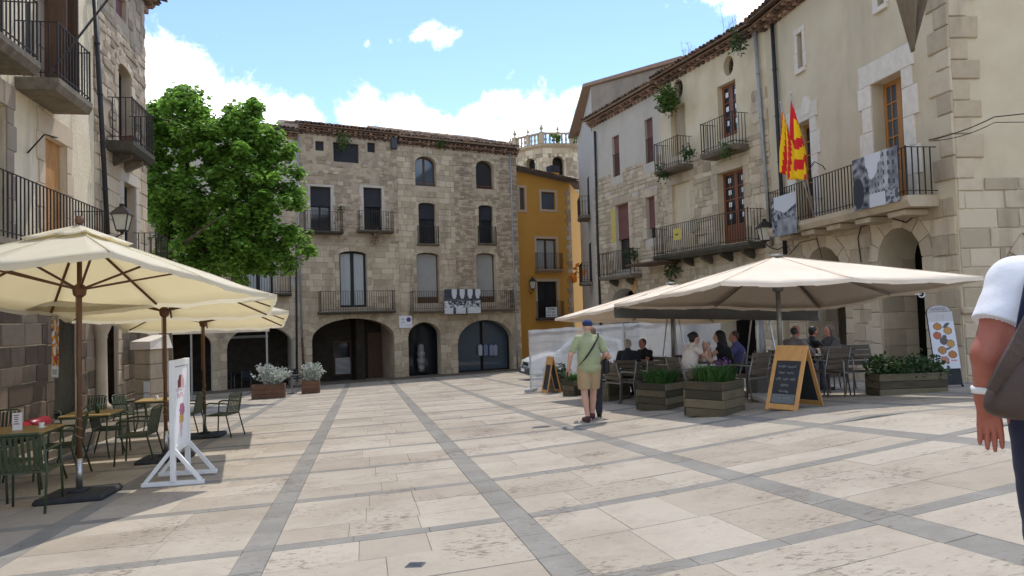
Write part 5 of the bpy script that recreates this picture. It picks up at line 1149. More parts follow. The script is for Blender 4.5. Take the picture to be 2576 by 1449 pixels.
xf = FH.uv(2046, 500, .75)[0]
flag('flag with yellow and red bars hanging on the slanting outer pole', (1964, 262), lambda u, v: RED if ((u*1.0 + v*.35)*4.2) % 1 < .42 else YEL, 2, .75, 1.75)
flag('flag with broad red folds on the pole before the hall door', (1990, 238), lambda u, v: (RED if v < .17 or u < .30 + .08*math.sin(v*5) or ((v*3.6 + u*.7) % 1 < .5 and v > .35) else YEL), 5, 1.0, 1.95)
# brown pennant hanging from the hall eave
A_ = at(2296, 130, 12.2); m = MB(); n = 8
Lp, Rp = at(2250, -60, 12.2), at(2345, -60, 12.6)
for j in range(13):
    for i in range(n + 1): v = j/12; u = i/n; tp = Lp.lerp(Rp, u); q = tp.lerp(A_, v); q += V((.0, .16*math.sin(u*9 + 1)*(1 - v*.6), 0)); m.v.append(tuple(q - A_))
for j in range(12):
    for i in range(n): a = j*(n+1)+i; m.f.append([a, a+1, a+n+2, a+n+1]); m.m.append(0); m.sm.append(True)
o = m.build('hanging_cloth', MT['brown_cloth'], loc=A_); md = o.modifiers.new('thick', 'SOLIDIFY'); md.thickness = .012; tag(o, 'pointed brown cloth hanging before the upper wall of the hall', 'cloth')
cable('wire holding the pointed brown cloth before the hall', [Lp + V((-.3, 0, .02)), Rp + V((2, 1.2, .3))], .01)
# ------------------------------------------------------------------ plane tree
def tree():
    rg = random.Random(4); Y = 25.0; bx = (412 - CX)/FOC*Y; base = gl(bx, Y); t = thing('plane_tree', 'leafy green plane tree beside the left corner house', 'tree', base)
    W = lambda px, py, dy=0: at(px, py, Y + dy) - base
    trunk = [V((0, 0, -.2)), V((.05, 0, 1.4)), W(415, 780), W(420, 640), W(412, 610)]
    m = MB(); m.smooth = True; m.tube(trunk, [.30, .24, .2, .18, .16], 10); m.build('trunk', MT['bark'], t)
    tips = []
    for pts, r in (([W(414, 640), W(425, 560), W(470, 420), W(500, 300)], .12), ([W(416, 655), W(470, 600), W(560, 520), W(640, 400)], .12), ([W(416, 670), W(480, 655), W(600, 610), W(720, 580)], .11), ([W(413, 630), W(395, 560), W(390, 450), W(410, 340)], .1), ([W(470, 600), W(540, 640), W(650, 650)], .07), ([W(560, 520), W(660, 500), W(720, 470)], .07), ([W(414, 640), W(450, 560, 2), W(540, 480, 2.5)], .09), ([W(420, 640), W(480, 600, -1.8), W(560, 540, -2.2)], .09)):
        m = MB(); m.smooth = True; m.tube(pts, [r*(1 - .8*i/(len(pts)-1)) for i in range(len(pts))], 7); m.build('limb', MT['bark'], t)
    blobs = [(a_ - 14, b_, c_) for a_, b_, c_ in [(470,330,95),(505,262,46),(560,330,85),(625,330,60),(620,400,105),(690,450,85),(720,540,80),(735,620,62),(700,645,55),(650,600,95),(570,560,130),(500,480,130),(430,420,95),(400,340,60),(395,500,60),(610,655,60),(540,650,72),(480,640,60),(660,660,45),(470,560,95),(735,380,30),(640,300,36),(420,290,45),(370,300,40),(700,345,20),(480,235,16),(655,270,14)]]
    m = MB(); tot = sum(b[2]**2 for b in blobs)
    for (px, py, r) in blobs:
        rr = r/FOC*Y; nc = max(5, int(560*r*r/tot))
        for _ in range(nc):
            d = V((rg.gauss(0, 1), rg.gauss(0, 1), rg.gauss(0, 1))).normalized(); q = rr*(rg.random()**.3)
            c = W(px, py, rg.uniform(-.3, .3)) + V((d.x*q, d.y*q*1.25, d.z*q)); cr = rg.uniform(.22, .45); ax = V((rg.uniform(-.4, .4), rg.uniform(-.4, .4), 1))
            for _k in range(rg.randint(52, 80)):
                e = V((rg.gauss(0, 1), rg.gauss(0, 1), rg.gauss(0, .8))); e = e.normalized()*cr*(rg.random()**.5); p = c + e
                n_ = (V((rg.gauss(0, .55), rg.gauss(0, .55), 1)) + e.normalized()*.5).normalized(); a = n_.orthogonal().normalized(); a = Matrix.Rotation(rg.uniform(0, 6.28), 3, n_) @ a; b = n_.cross(a); l = rg.uniform(.10, .18)
                m.add([p - a*l*.5, p - a*l*.1 + b*l*.55 - n_*l*.12, p + a*l*.25 + b*l*.3, p + a*l*.65 - n_*l*.15, p + a*l*.25 - b*l*.3, p - a*l*.1 - b*l*.55 - n_*l*.12], [(0,1,2,3,4,5)])
    o = m.build('crown', MT['leaf'], t); o['kind'] = 'stuff'
tree()

# ------------------------------------------------------------------ umbrellas
def canopy(parent, apex, corners, mat, sag=.05, n=7, name='canopy', mids=True):
    rim = []
    for i in range(4):
        a, b = V(corners[i]), V(corners[(i+1) % 4]); rim.append(a)
        if mids: rim.append((a+b)/2)
    k = len(rim); m = MB(); apex = V(apex); m.smooth = True
    for i in range(k):
        A, B = rim[i], rim[(i+1) % k]; b0 = len(m.v)
        for j in range(n+1):
            for l in range(n+1):
                t, u = j/n, l/n; p = apex.lerp(A.lerp(B, u), t); p.z -= sag*math.sin(math.pi*u)*t*(1.15 - .35*t) - .022*t*noise.noise(p*2.3) - .010*t*noise.noise(V((u*6, i*3.1, t*2))); m.v.append(tuple(p))
        for j in range(n):
            for l in range(n): q = b0 + j*(n+1) + l; m.f.append([q, q+n+1, q+n+2, q+1]); m.m.append(0); m.sm.append(True)
    o = m.build(name, mat, parent); md = o.modifiers.new('thick', 'SOLIDIFY'); md.thickness = .004
    if name == 'canopy':
        hm = MB()
        for i in range(k):
            A, B = rim[i], rim[(i+1) % k]; st = MB(); st.tube([apex.lerp(A, q/6) + V((0, 0, .004 + .022*(q/6)*noise.noise(apex.lerp(A, q/6)*2.3))) for q in range(7)], .0065, 4); st.build('seam', mat, parent)
            for l in range(n):
                e = []
                for u in (l/n, (l+1)/n): p = A.lerp(B, u); p.z -= sag*math.sin(math.pi*u)*.8 - .022*noise.noise(p*2.3) - .01*noise.noise(V((u*6, i*3.1, 2))); e.append(p)
                hm.add([e[0], e[1], e[1] + V((0, 0, -.055)), e[0] + V((0, 0, -.055 + .012*math.sin(l*2.1)))], [(0,1,2,3)])
        hm.build('hem', mat, parent)
    return o, rim
def umbrella_wood(label, base, apex, corners):
    base = V(base); t = thing('market_umbrella', label, 'umbrella', base, group='cream umbrellas over the green tables'); L_ = lambda p: V(p) - base
    apex = L_(apex); C = [L_(c) for c in corners]; o, rim = canopy(t, apex, C, MT['canvas_cream'], .04)
    m = MB(); cap = [apex.lerp(c, .26) + V((0, 0, .06)) for c in C]; canopy(t, apex + V((0, 0, .07)), cap, MT['canvas_cream'], .03, 4, 'vent_cap')
    ax = (apex - V((0, 0, 0))); hub = V((0, 0, 0)).lerp(apex, (.775)); m.smooth = True
    m.tube([(0, 0, .02), apex + V((0, 0, .02))], .028, 10); m.build('pole', MT['umb_wood'], t)
    MB().lathe([(.02, 0), (.045, .02), (.05, .06), (.03, .1), (.0, .11)], 10, apex + V((0, 0, .07))).build('finial', MT['umb_wood'], t)
    MB().lathe([(.03, -.09), (.065, -.06), (.075, 0), (.06, .05), (.03, .07)], 12, hub).build('hub', MT['umb_wood'], t)
    for r_ in rim:
        q = apex.lerp(r_, .985); MB().bar(apex + V((0, 0, -.03)), q + V((0, 0, -.022)), .028, .02).build('rib', MT['umb_wood'], t)
        f = .56 if (r_ - apex).length > 1.75 else .62
        MB().bar(hub, apex.lerp(r_, f) + V((0, 0, -.03)), .022, .022).build('strut', MT['umb_wood'], t)
    bs = MB(); bs.bevbox((-.36, -.36, .0), (.36, .36, .085), .03); bs.bevbox((-.09, -.09, .08), (.09, .09, .12), .01); o = bs.build('base_weight', MT['rubber'], t); o.rotation_euler = (math.atan(GB), -math.atan(GA), R(12)); o.location.z = -.012
    m = MB(); m.smooth = True; m.tube([(0, 0, .1), (0, 0, .45)], .034, 10); m.build('socket', MT['steel'], t)
    m = MB(); m.smooth = True; pts = [hub*1.0 + V((-.04, 0, 0)), hub*.6 + V((-.05, .02, 0))] + [V((.038*math.cos(a), .038*math.sin(a), 1.0 - .02*k)) for k, a in enumerate([i*1.2 for i in range(18)])]; m.tube(pts, .006, 5); m.build('cord', MT['dry'], t)
    return t
ub = gp(200, 1252)
V1, V2, V4 = at(280, 631, 7.0), at(677, 740, 9.5), at(128, 785, 10.0); V3 = V1 + V4 - V2
apx = at(200, 580, ub.y)
u1 = umbrella_wood('cream umbrella nearest the tall rubber base, orange banner on its edge', ub, apx, (V1, V2, V4, V3))
for (px, py, a, b, lb) in ((418, 1158, (697, 742, 10.0), (674, 790, 12.6), 'cream umbrella on the middle pole behind the white ice cream sign'), (515, 1100, (726, 782, 13.2), (711, 818, 15.8), 'cream umbrella farthest along the row, beside the lone green chair')):
    p = gp(px, py); A_, B_ = at(*a), at(*b); c_ = V((p.x, p.y, (A_.z + B_.z)/2)); umbrella_wood(lb, p, c_ + V((0, 0, .62)), (A_, B_, 2*c_ - A_, 2*c_ - B_))
def umbrella_metal():
    pb = gl(*at(1955, 700, 12.45).xy); t = thing('large_umbrella', 'large beige umbrella with hanging grey gutter cloth over the terrace', 'umbrella', pb, group='large beige terrace umbrellas'); L_ = lambda p: V(p) - pb
    P1, P2, P3, P4 = at(1813, 708, 10.6), at(2474, 696, 10.7), at(1545, 766, 14.5), at(2062, 772, 14.0)
    apex = L_(at(1953, 645, 12.45)); C = [L_(p) for p in (P1, P2, P4, P3)]
    o, rim = canopy(t, apex, C, MT['canvas_beige'], .05)
    m = MB(); m.smooth = True; m.tube([(0, 0, .05), apex - V((0, 0, .02))], .04, 12); m.build('pole', MT['alu'], t)
    hub = apex*.80; MB().lathe([(.045, -.12), (.09, -.1), (.09, .04), (.05, .06)], 12, hub).build('hub', MT['alu'], t)
    MB().lathe([(.12, -.02), (.13, .0), (.1, .03), (.0, .035)], 12, apex + V((0, 0, .01))).build('top_cap', MT['alu'], t)
    for r_ in rim: MB().bar(apex - V((0, 0, .04)), apex.lerp(r_, .99) - V((0, 0, .025)), .03, .022).build('rib', MT['alu'], t); MB().bar(hub, apex.lerp(r_, .5) - V((0, 0, .04)), .022, .022).build('strut', MT['alu'], t)
    MB().bevbox((-.45, -.45, 0), (.45, .45, .09), .02).build('base_weight', MT['concrete'], t)
    return t, C
um, UC = umbrella_metal()
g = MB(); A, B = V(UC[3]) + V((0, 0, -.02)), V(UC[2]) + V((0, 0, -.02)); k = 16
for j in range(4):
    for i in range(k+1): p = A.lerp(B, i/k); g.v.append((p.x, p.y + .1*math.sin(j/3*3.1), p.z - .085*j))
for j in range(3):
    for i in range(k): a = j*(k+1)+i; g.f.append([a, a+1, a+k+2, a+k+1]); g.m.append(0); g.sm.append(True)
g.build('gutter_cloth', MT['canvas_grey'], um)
c = copy_tree(um); c.location = um.location + V((-.98, 3.95, 0)); c.location.z = gz(c.location.x, c.location.y) + .02; c['label'] = 'large beige umbrella beyond the first one, its tip before the yellow house'
for ch in list(c.children):
    if ch.name.startswith('gutter'): bpy.data.objects.remove(ch)

# ------------------------------------------------------------------ cafe on the left: chairs, tables, sign
def slat_chair():
    t = thing('garden_chair', 'x', 'chair', group='green slatted metal chairs'); G = MT['green_metal']
    sl = MB().bevbox((-.0175, -.21, -.006), (.0175, .21, .006), .004).mesh('slat', G)
    for i in range(9): inst('slat', sl, t, (-.2 + .05*i, .0, .445), (-.05, 0, 0))
    bl = MB().bevbox((-.016, -.005, 0), (.016, .005, .37), .003).mesh('slat', G)
    for i in range(8): inst('slat', bl, t, (-.19 + .054*i, -.215, .46), (.2, 0, 0))
    for sx in (-1, 1):
        m = MB(); m.smooth = True; m.tube([(sx*.245, .24, 0), (sx*.235, .215, .44), (sx*.235, .2, .65)], .0135, 8); m.build('leg', G, t)
        m = MB(); m.smooth = True; m.tube([(sx*.25, -.33, 0), (sx*.235, -.215, .44), (sx*.225, -.29, .82)], .0135, 8); m.build('leg', G, t)
        m = MB(); m.smooth = True; m.tube([(sx*.235, .2, .65), (sx*.25, .12, .675), (sx*.25, -.1, .67), (sx*.235, -.265, .655)], .0145, 8); m.build('armrest', G, t)
    m = MB(); m.smooth = True; m.tube([(-.225, -.29, .82), (-.18, -.3, .85), (.18, -.3, .85), (.225, -.29, .82)], .0135, 8); m.build('top_rail', G, t)
    m = MB(); 
    for y in (-.2, .2): m.bar((-.235, y, .435), (.235, y, .435), .02)
    for x in (-.235, .235): m.bar((x, -.21, .435), (x, .21, .435), .02)
    m.build('seat_frame', G, t)
    return t
ch0 = slat_chair(); used = [False]
def put_chair(px, py, face, label):
    p = gp(px, py); o = ch0 if not used[0] else copy_tree(ch0); used[0] = True
    o.location = p; o.rotation_euler = (0, 0, face); o['label'] = label
    return p
def cafe_table(px, py, label, s=.7, h=.74, rot=R(12)):
    p = gp(px, py); t = thing('cafe_table', label, 'table', p, rot, 'yellow topped cafe tables'); a = s/2
    for i in range(5): MB().bevbox((-a, -a + i*s/5 + .004, h - .025), (a, -a + (i+1)*s/5 - .004, h), .004).build('top_board', MT['table_wood'], t)
    m = MB(); 
    for sx in (-1, 1): m.bar((-a + .01, sx*(a - .03), h - .045), (a - .01, sx*(a - .03), h - .045), .03); m.bar((sx*(a - .03), -a + .01, h - .043), (sx*(a - .03), a - .01, h - .043), .03)
    m.build('apron', MT['green_metal'], t)
    for sx in (-1, 1):
        for sy in (-1, 1): m = MB(); m.smooth = True; m.tube([(sx*(a - .03), sy*(a - .03), h - .03), (sx*(a - .06), sy*(a - .06), .35), (sx*(a + .01), sy*(a + .01), 0)], .014, 7); m.build('leg', MT['green_metal'], t)
    return t, p
# (px, py) is where the middle of the chair stands on the ground
tb1, tp1 = cafe_table(55, 1225, 'yellow topped table with a menu card on it', .75)
tb2, tp2 = cafe_table(232, 1150, 'yellow topped table behind the tall umbrella pole', .75)
tb3, tp3 = cafe_table(392, 1092, 'small yellow topped table behind the ice cream sign', .65)
put_chair(75, 1283, R(15), 'green chair with its back to the square, at the menu card table')
put_chair(-5, 1170, R(-165), 'green chair behind the menu card table, facing out')
put_chair(150, 1200, R(105), 'green chair between the first two tables, beside the umbrella pole')
put_chair(345, 1165, R(100), 'green chair side-on beside the middle umbrella base')
put_chair(225, 1100, R(185), 'green chair behind the second table, back to the arcade')
put_chair(105, 1128, R(-100), 'green chair left of the second table near the arcade')
put_chair(330, 1090, R(-95), 'green chair on the arcade side of the small table')
put_chair(470, 1095, R(95), 'green chair half hidden by the white ice cream sign')
put_chair(560, 1098, R(82), 'lone green chair at the end of the umbrella row')
put_chair(280, 1142, R(-75), 'green chair tucked under the second table by the umbrella pole')
put_chair(12, 1258, R(-95), 'green chair at the arcade end of the menu card table')
put_chair(405, 1060, R(190), 'green chair behind the small table by the stone gate post')
# menu card on the first table
cd_ = thing('menu_card', 'upright white menu card standing on the yellow table', 'menu card', tp1 + V((-.02, -.05, .74)), R(20)); MB().bevbox((-.055, -.03, 0), (.055, .03, .008), .002).build('foot', MT['white_paint'], cd_); MB().bevbox((-.055, -.004, .006), (.055, .004, .22), .001).build('card', MT['paper'], cd_)
m = MB()
for i, (x, z, w2) in enumerate(((-.01,.19,.03),(-.012,.165,.02),(-.01,.14,.025),(-.012,.11,.02),(-.01,.08,.03))): m.box((x - w2, -.0052, z - .006), (x + w2, -.0042, z + .006))
m.build('print', MT['wood_red'], cd_)
# red bolsters on the arcade bench
for i, px in enumerate((40, 92)):
    x, z = FL.uv(px, 1030, .35); p = FL.world(x, -.35, zPier); m = MB(); m.smooth = True; m.tube([(-.34, 0, .2), (-.32, 0, .2), (.32, 0, .2), (.34, 0, .2)], [.08, .12, .12, .08], 14); t = thing('red_bench_seat', 'red padded stool against the arcade pier, %s the other red one' % ('deeper in shade than' if i == 0 else 'shinier than'), 'stool', p, math.atan2(FL.d.y, FL.d.x)); m.build('cushion', MT['redcloth'], t)
    for sx in (-.3, .3): MB().box((sx - .02, -.1, 0), (sx + .02, .1, .1)).build('leg', MT['black'], t)
# white ice cream sign on triangular feet
pn, pfar = gp(436, 1221), gp(466, 1203); dv = (pfar - pn); dv.z = 0; pw = .62; dv.normalize(); pn2 = pn; an = math.atan2(dv.y, dv.x)
sg = thing('ice_cream_sign', 'tall white framed sign with an ice cream picture on wooden feet', 'sign', pn, an); Hs = 1.52; WP = MT['white_paint']
for x in (0, pw): MB().bevbox((x - .03, -.03, .03), (x + .03, .03, Hs), .004).build('post', WP, sg)
for z in (.42, Hs - .05): MB().bevbox((.03, -.025, z - .03), (pw - .03, .025, z + .05), .004).build('crossbar', WP, sg)
for x in (0, pw):
    MB().bevbox((x - .03, -.36, 0), (x + .03, .36, .05), .004).build('foot', WP, sg)
    for sy in (-1, 1): MB().bar((x, sy*.32, .045), (x, sy*.02, .42), .045, .04, (1, 0, 0)).build('brace', WP, sg)
MB().bevbox((.03, -.012, .46), (pw - .03, .012, Hs - .09), .002).build('panel', MT['paper'], sg)
def ice(u, v):
    W_ = (.78, .78, .78); c = abs(u - .5)
    if .60 < v < .66 and c < .3 or .68 < v < .73 and c < .36: return (.60, .42, .45) if nzf(u, v, 20) > -.1 else W_
    if .74 < v < .9 and c < .24 - max(0, v - .82)*1.6: return (.18, .05, .045) if u < .52 else (.62, .38, .40)
    if .36 < v < .52 and ((u - .55)/.2)**2 + ((v - .43)/.1)**2 < 1: return (.42, .15, .24)
    if .26 < v <= .37 and abs(u - .5) < .16: return (.55, .33, .10)
    if .06 < v <= .26 and abs(u - .48) < .03 + .1*(v - .06)/.2: return (.66, .45, .48)
    return W_
R3 = Matrix.Rotation(an, 3, 'Z'); cw = lambda x, y, z: pn + R3 @ V((x, y, z))
pr = printed('ice_cream_print', None, None, cw(.035, -.0155, .47), cw(pw - .035, -.0155, .47), cw(.035, -.0155, Hs - .1), ice, 24, 60); pr.parent = sg; pr.matrix_parent_inverse = sg.matrix_world.inverted() if False else Matrix.Translation(-pn).to_4x4() if False else (Matrix.Translation(pn) @ Matrix.Rotation(an, 4, 'Z')).inverted()
# orange advertising banner hanging at the umbrella corner
pb = at(139, 790, 10.0); m = MB(); 
def orange(u, v):
    if v < .19: return (.66, .66, .68) if not (.05 < v < .13 and .2 < u < .8) else (.36, .38, .3)
    if v > .9: return (.42, .34, .24)
    if nzf(u, v*3, 5) > .22: return (.62, .64, .68)
    if nzf(u + 4, v*3, 6) > .3: return (.05, .05, .07)
    if .28 < v < .36 and .3 < u: return (.55, .08, .06)
    return (.64, .26, .03)
printed('advertising_strip', 'narrow orange advertising strip with white pictures hanging at the umbrella edge', 'banner', at(129, 950, 10.2), at(146, 950, 10.2), at(132, 790, 10.0), orange, 12, 60, curl=.015)
# stone gate post with a cap
x = FL.uv(378, 960, .5)[0]; q_ = at(383, 1016, 18.4); p = gl(q_.x, q_.y); zg = at(380, 848, p.y).z - p.z; gpost = thing('stone_gate_post', 'stone post with a slanted cap and pasted notices by the corner house', 'post', p, R(-20))
for i in range(5): MB().bevbox((-.27, -.3, i*(zg - .3)/5), (.27, .3, (i+1)*(zg - .3)/5 - .008), .02).build('stone', MT['mortar'], gpost)
MB().add([(-.34, -.36, zg - .3), (.34, -.36, zg - .3), (.34, .36, zg - .3), (-.34, .36, zg - .3), (-.34, -.36, zg - .1), (.34, -.36, zg - .1), (.26, .3, zg + .05), (-.26, .3, zg + .05)], [(3,2,1,0),(4,5,6,7),(0,1,5,4),(1,2,6,5),(2,3,7,6),(3,0,4,7)]).build('cap', MT['pale'], gpost)
for z in (.5, .8): MB().box((.05, -.312, z), (.24, -.304, z + .27)).build('notice', MT['paper'], gpost)
# far terrace in the shade: awning, posts, dark chairs and tables
pa = at(500, 820, 29); aw = thing('shop_awning', 'off-white awning on slim posts in front of the far arches', 'awning', (pa.x, pa.y, 0), R(25)); za = pa.z
m = MB(); m.add([(-1.8, -1.1, za - .05), (2.6, -1.1, za - .05), (2.6, 1.6, za + .55), (-1.8, 1.6, za + .55)], [(0,1,2,3)]); m.build('awning_cloth', MT['canvas_beige'], aw); m = MB(); m.add([(-1.8, -1.1, za - .05), (2.6, -1.1, za - .05), (2.6, -1.12, za - .3), (-1.8, -1.12, za - .3)], [(3,2,1,0)]); m.build('valance', MT['canvas_beige'], aw)
for x in (-1.7, -.3, 2.5): p = aw.matrix_world @ V((x, -1.05, 0)); zz = gz((pa.x + math.cos(R(25))*x), pa.y); MB().bevbox((x - .035, -1.08, zz - .1), (x + .035, -1.01, za), .005).build('post', MT['pipe_grey'], aw)
def dark_chair():
    t = thing('dark_cafe_chair', 'x', 'chair', group='dark chairs of the far terrace'); B_ = M('dark blue wicker', (.025,.03,.045), (.04,.045,.06), sc=30, rough=.6)
    MB().bevbox((-.23, -.22, .42), (.23, .22, .46), .01).build('seat', B_, t); MB().bevbox((-.23, -.245, .5), (.23, -.215, .86), .01).build('backrest', B_, t)
    for sx in (-1, 1):
        for sy in (-1, 1): MB().bar((sx*.21, sy*.2, 0), (sx*.21, sy*.2, .43 if sy > 0 else .86), .022).build('leg', MT['alu'], t)
        MB().bar((sx*.22, -.2, .66), (sx*.22, .2, .66), .03, .02).build('armrest', MT['black'], t)
    return t
dc = dark_chair(); lab = iter(('dark chair farthest left in the far shaded terrace, by the awning post','dark chair under the off-white awning','dark chair between the awning and the big planter','dark chair right behind the big silver plant','dark chair between the two red planters','dark chair behind the smaller red planter'))
for i, (px, py, a) in enumerate(((530, 975, 20), (565, 985, 160), (620, 978, 200), (680, 972, 30), (722, 978, 100), (748, 975, 250))):
    o = dc if i == 0 else copy_tree(dc); o.location = gp(px, py); o.rotation_euler.z = R(a); o['label'] = next(lab)
for i, (px, py) in enumerate(((590, 978), (735, 990))):
    p = gp(px, py); t = thing('dark_cafe_table', ('round dark table in the far shaded terrace', 'round dark table between the two red planters')[i], 'table', p); MB().lathe([(.34, .70), (.35, .72), (.34, .735)], 20).build('top', MT['black'], t); MB().lathe([(.03, .02), (.03, .7)], 8).build('leg', MT['alu'], t); MB().lathe([(.22, 0), (.2, .02)], 14).build('foot', MT['black'], t)
def planter(name, label, p, w_, d_, h_, rot, mat, rows, group=None):
    t = thing(name, label, 'planter', p, rot, group); ph = h_/rows
    for r_ in range(rows):
        z0, z1 = r_*ph + .003, (r_+1)*ph - .003
        for (a, b) in (((-w_/2, -d_/2, z0), (w_/2, -d_/2 + .03, z1)), ((-w_/2, d_/2 - .03, z0), (w_/2, d_/2, z1)), ((-w_/2 + .002, -d_/2 + .031, z0), (-w_/2 + .03, d_/2 - .031, z1)), ((w_/2 - .03, -d_/2 + .031, z0), (w_/2 - .002, d_/2 - .031, z1))): MB().bevbox(a, b, .006).build('plank', MT[mat], t)
    MB().box((-w_/2 + .03, -d_/2 + .03, .05), (w_/2 - .03, d_/2 - .03, h_ - .06)).build('soil', MT['soil'], t); return t
def spray(n, L_, spread, seed, leaf=.05, stems=26, mat_leaf='silver_leaf'):
    rg = random.Random(seed); m = MB()
    for _ in range(stems):
        a = rg.uniform(0, 6.28); e = rg.uniform(.1, 1)*spread; tip = V((math.cos(a)*e, math.sin(a)*e*.7, L_*rg.uniform(.5, 1))); b = V((rg.uniform(-.2, .2), rg.uniform(-.1, .1), 0))
        m.tube([b, b.lerp(tip, .5) + V((0, 0, .05)), tip], [.006, .005, .002], 4)
        for k in range(n):
            p = b.lerp(tip, rg.uniform(.3, 1.02)) + V((rg.uniform(-1,1), rg.uniform(-1,1), rg.uniform(-1,1)))*.06; d = V((rg.uniform(-1,1), rg.uniform(-1,1), rg.uniform(-.3,1))).normalized(); s = d.orthogonal().normalized(); l = leaf*rg.uniform(.6, 1.3); m.add([p, p + d*l*.5 + s*l*.4, p + d*l, p + d*l*.5 - s*l*.4], [(0,1,2,3)])
    return m
for i, (px, py, w_, lb, l2, sd) in enumerate(((672, 1003, 1.15, 'long red brown planter box with the bigger silver plant', 'big silver grey bush growing in the long red planter', 1), (779, 990, .68, 'short red brown planter box with the smaller silver plant', 'smaller silver grey bush in the short red planter', 2))):
    p = gp(px, py); planter('wooden_planter', lb, p + V((0, .2, 0)), w_, .5, .5, R(12), 'planter_red', 3, 'red planters by the far terrace'); tag(spray(26, .75, .75 if i == 0 else .5, sd, .09, 60 if i == 0 else 44).build('silver_bush', MT['silver_leaf'], loc=p + V((.1, .2, .42))), l2, 'plant')
# ------------------------------------------------------------------ terrace on the right
def grass(n, h, rad, seed, wid=.012, lean=.6):
    rg = random.Random(seed); m = MB()
    for _ in range(n):
        a = rg.uniform(0, 6.28); r0 = rad*.75*math.sqrt(rg.random()); b = V((math.cos(a)*r0, math.sin(a)*r0, 0)); a2 = a + rg.uniform(-.7, .7); l = h*rg.uniform(.5, 1.1); o = lean*rg.uniform(.2, 1.1)*l
        p1 = b + V((math.cos(a2)*o*.35, math.sin(a2)*o*.35, l*.62)); p2 = b + V((math.cos(a2)*o, math.sin(a2)*o, l*rg.uniform(.75, .95))); s = V((-math.sin(a2), math.cos(a2), 0))*wid
        m.add([b - s, b + s, p1 + s*.8, p1 - s*.8, p2], [(0,1,2,3), (3,2,4)])
    return m
PL = [(1408,986,.5,.42,R(30),'shrub_leaf','square planter behind the small easel board','dark shrub in the planter behind the small easel board'),
      (1452,996,.5,.42,R(35),'grass_leaf','square planter half hidden behind the walking man','grassy plant in the planter behind the walking man'),
      (1547,1009,.60,.44,R(28),'shrub_leaf','square planter right beside the walking man','dark shrub in the planter right beside the walking man'),
      (1678,1032,.66,.5,R(45),'grass_leaf','square plank planter between the shrub planter and the corner planter','low green grass in the middle plank planter'),
      (1820,1048,.68,.55,R(46),'grass_leaf','mossy square plank planter next to the large chalkboard','bright green grass tuft in the mossy planter by the chalkboard')]
for i, (px, py, w_, h_, rot, lf, lb, l2) in enumerate(PL):
    p = gp(px, py); c = p + V((0, w_*.68, 0)); c.z = gz(c.x, c.y) - .015; planter('wooden_planter', lb, c, w_, w_, h_, rot, 'planter_wood', 4 if h_ > .45 else 3, 'weathered plank planters of the terrace')
    if lf == 'grass_leaf': o = grass(620 if i > 2 else 320, .36 if i > 2 else .32, w_*.56, i, .0075 if i < 4 else .0065, .9); 
    else: o = leaf_tuft(420, .085, .3, 30 + i, .85, .0, .28, .3)
    tag(o.build('planter_plant', MT[lf], loc=c + V((0, 0, h_ - .07 + (.18 if lf != 'grass_leaf' else 0)))), l2, 'plant')
p = gp(2290, 992); c = p + V((.1, .3, 0)); c.z = gz(c.x, c.y) - .02; an = math.atan2(-.25, 1)
planter('wooden_planter', 'long dark plank planter in front of the menu board', c, 1.2, .45, .38, R(4), 'planter_wood', 3)
m = MB()
for k in range(6): g2 = leaf_tuft(150, .09, .24, 60 + k, .7, 0, .3, .3); m.add([V(v) + V((-.5 + k*.2, 0, .05*math.sin(k*2.1))) for v in g2.v], g2.f)
tag(m.build('hedge_plant', MT['shrub_leaf'], loc=c + V((0, 0, .46))), 'dark low hedge growing in the long planter', 'plant')
# purple flowers between the terrace chairs
fp = at(1815, 905, 13.8); m = leaf_tuft(60, .05, .16, 5, .6, 0, .4); tag(m.build('purple_flowers', MT['purple'], loc=at(1818, 917, 12.9)), 'purple flowers standing among the terrace chairs', 'flowers')
# chalkboards
def easel(name, label, pts, w_, hgt, spread, wood, face, lines=True, group=None, board=True):
    p = pts; t = thing(name, label, 'chalkboard', p, face, group)
    def leaf(sgn):
        an = math.asin(spread/2/hgt)*sgn; mt = Matrix.Translation((0, -sgn*spread/2, 0)) @ Matrix.Rotation(-an, 4, 'X')
        for (a, b) in (((-w_/2, -.012, 0), (-w_/2 + .06, .012, hgt)), ((w_/2 - .06, -.012, 0), (w_/2, .012, hgt)), ((-w_/2 + .06, -.012, .02), (w_/2 - .06, .012, .1)), ((-w_/2 + .06, -.012, hgt - .24), (w_/2 - .06, .012, hgt))): MB().bevbox(a, b, .004, mt).build('frame', MT[wood], t)
        bd = MB().bevbox((-w_/2 + .06, -.006, .1), (w_/2 - .06, .006, hgt - .24), .001, mt).build('slate', MT['chalk_black'], t)
        if lines and sgn > 0:
            for k, (ww, nw) in enumerate(((.3, 2), (.26, 2), (.32, 3), (.14, 1), (.16, 1), (.3, 2))):
                o = inst('chalk_writing', scribble(ww*w_/.5, .05, 60 + k, MT['chalk'], nw), t); o.matrix_local = mt @ Matrix.Translation((0, -.0075, hgt - .33 - k*.095)) @ TX
            m = MB(); m.bevbox((-w_/2 + .07, -.008, .11), (w_/2 - .07, -.0065, .25), .0005, mt); m.build('sticker', MT['glass_sky'], t)
    leaf(1); leaf(-1); return t
A0, A1, A2 = gp(1918, 1029), gp(1976, 1036), gp(2050, 1022)
dx = (A1 - A0); wb = max(.45, dx.xy.length); fc = math.atan2(dx.y, dx.x); hB_ = 1.08
mid = (A0 + A1)/2; dn = V((-math.sin(fc), math.cos(fc), 0)); cen = mid + dn*.33; cen.z = gz(cen.x, cen.y)
easel('easel_chalkboard', 'large chalkboard easel with orange pine frame beside the planters', cen, .5, 1.0, .78, 'orange_wood', R(-50))
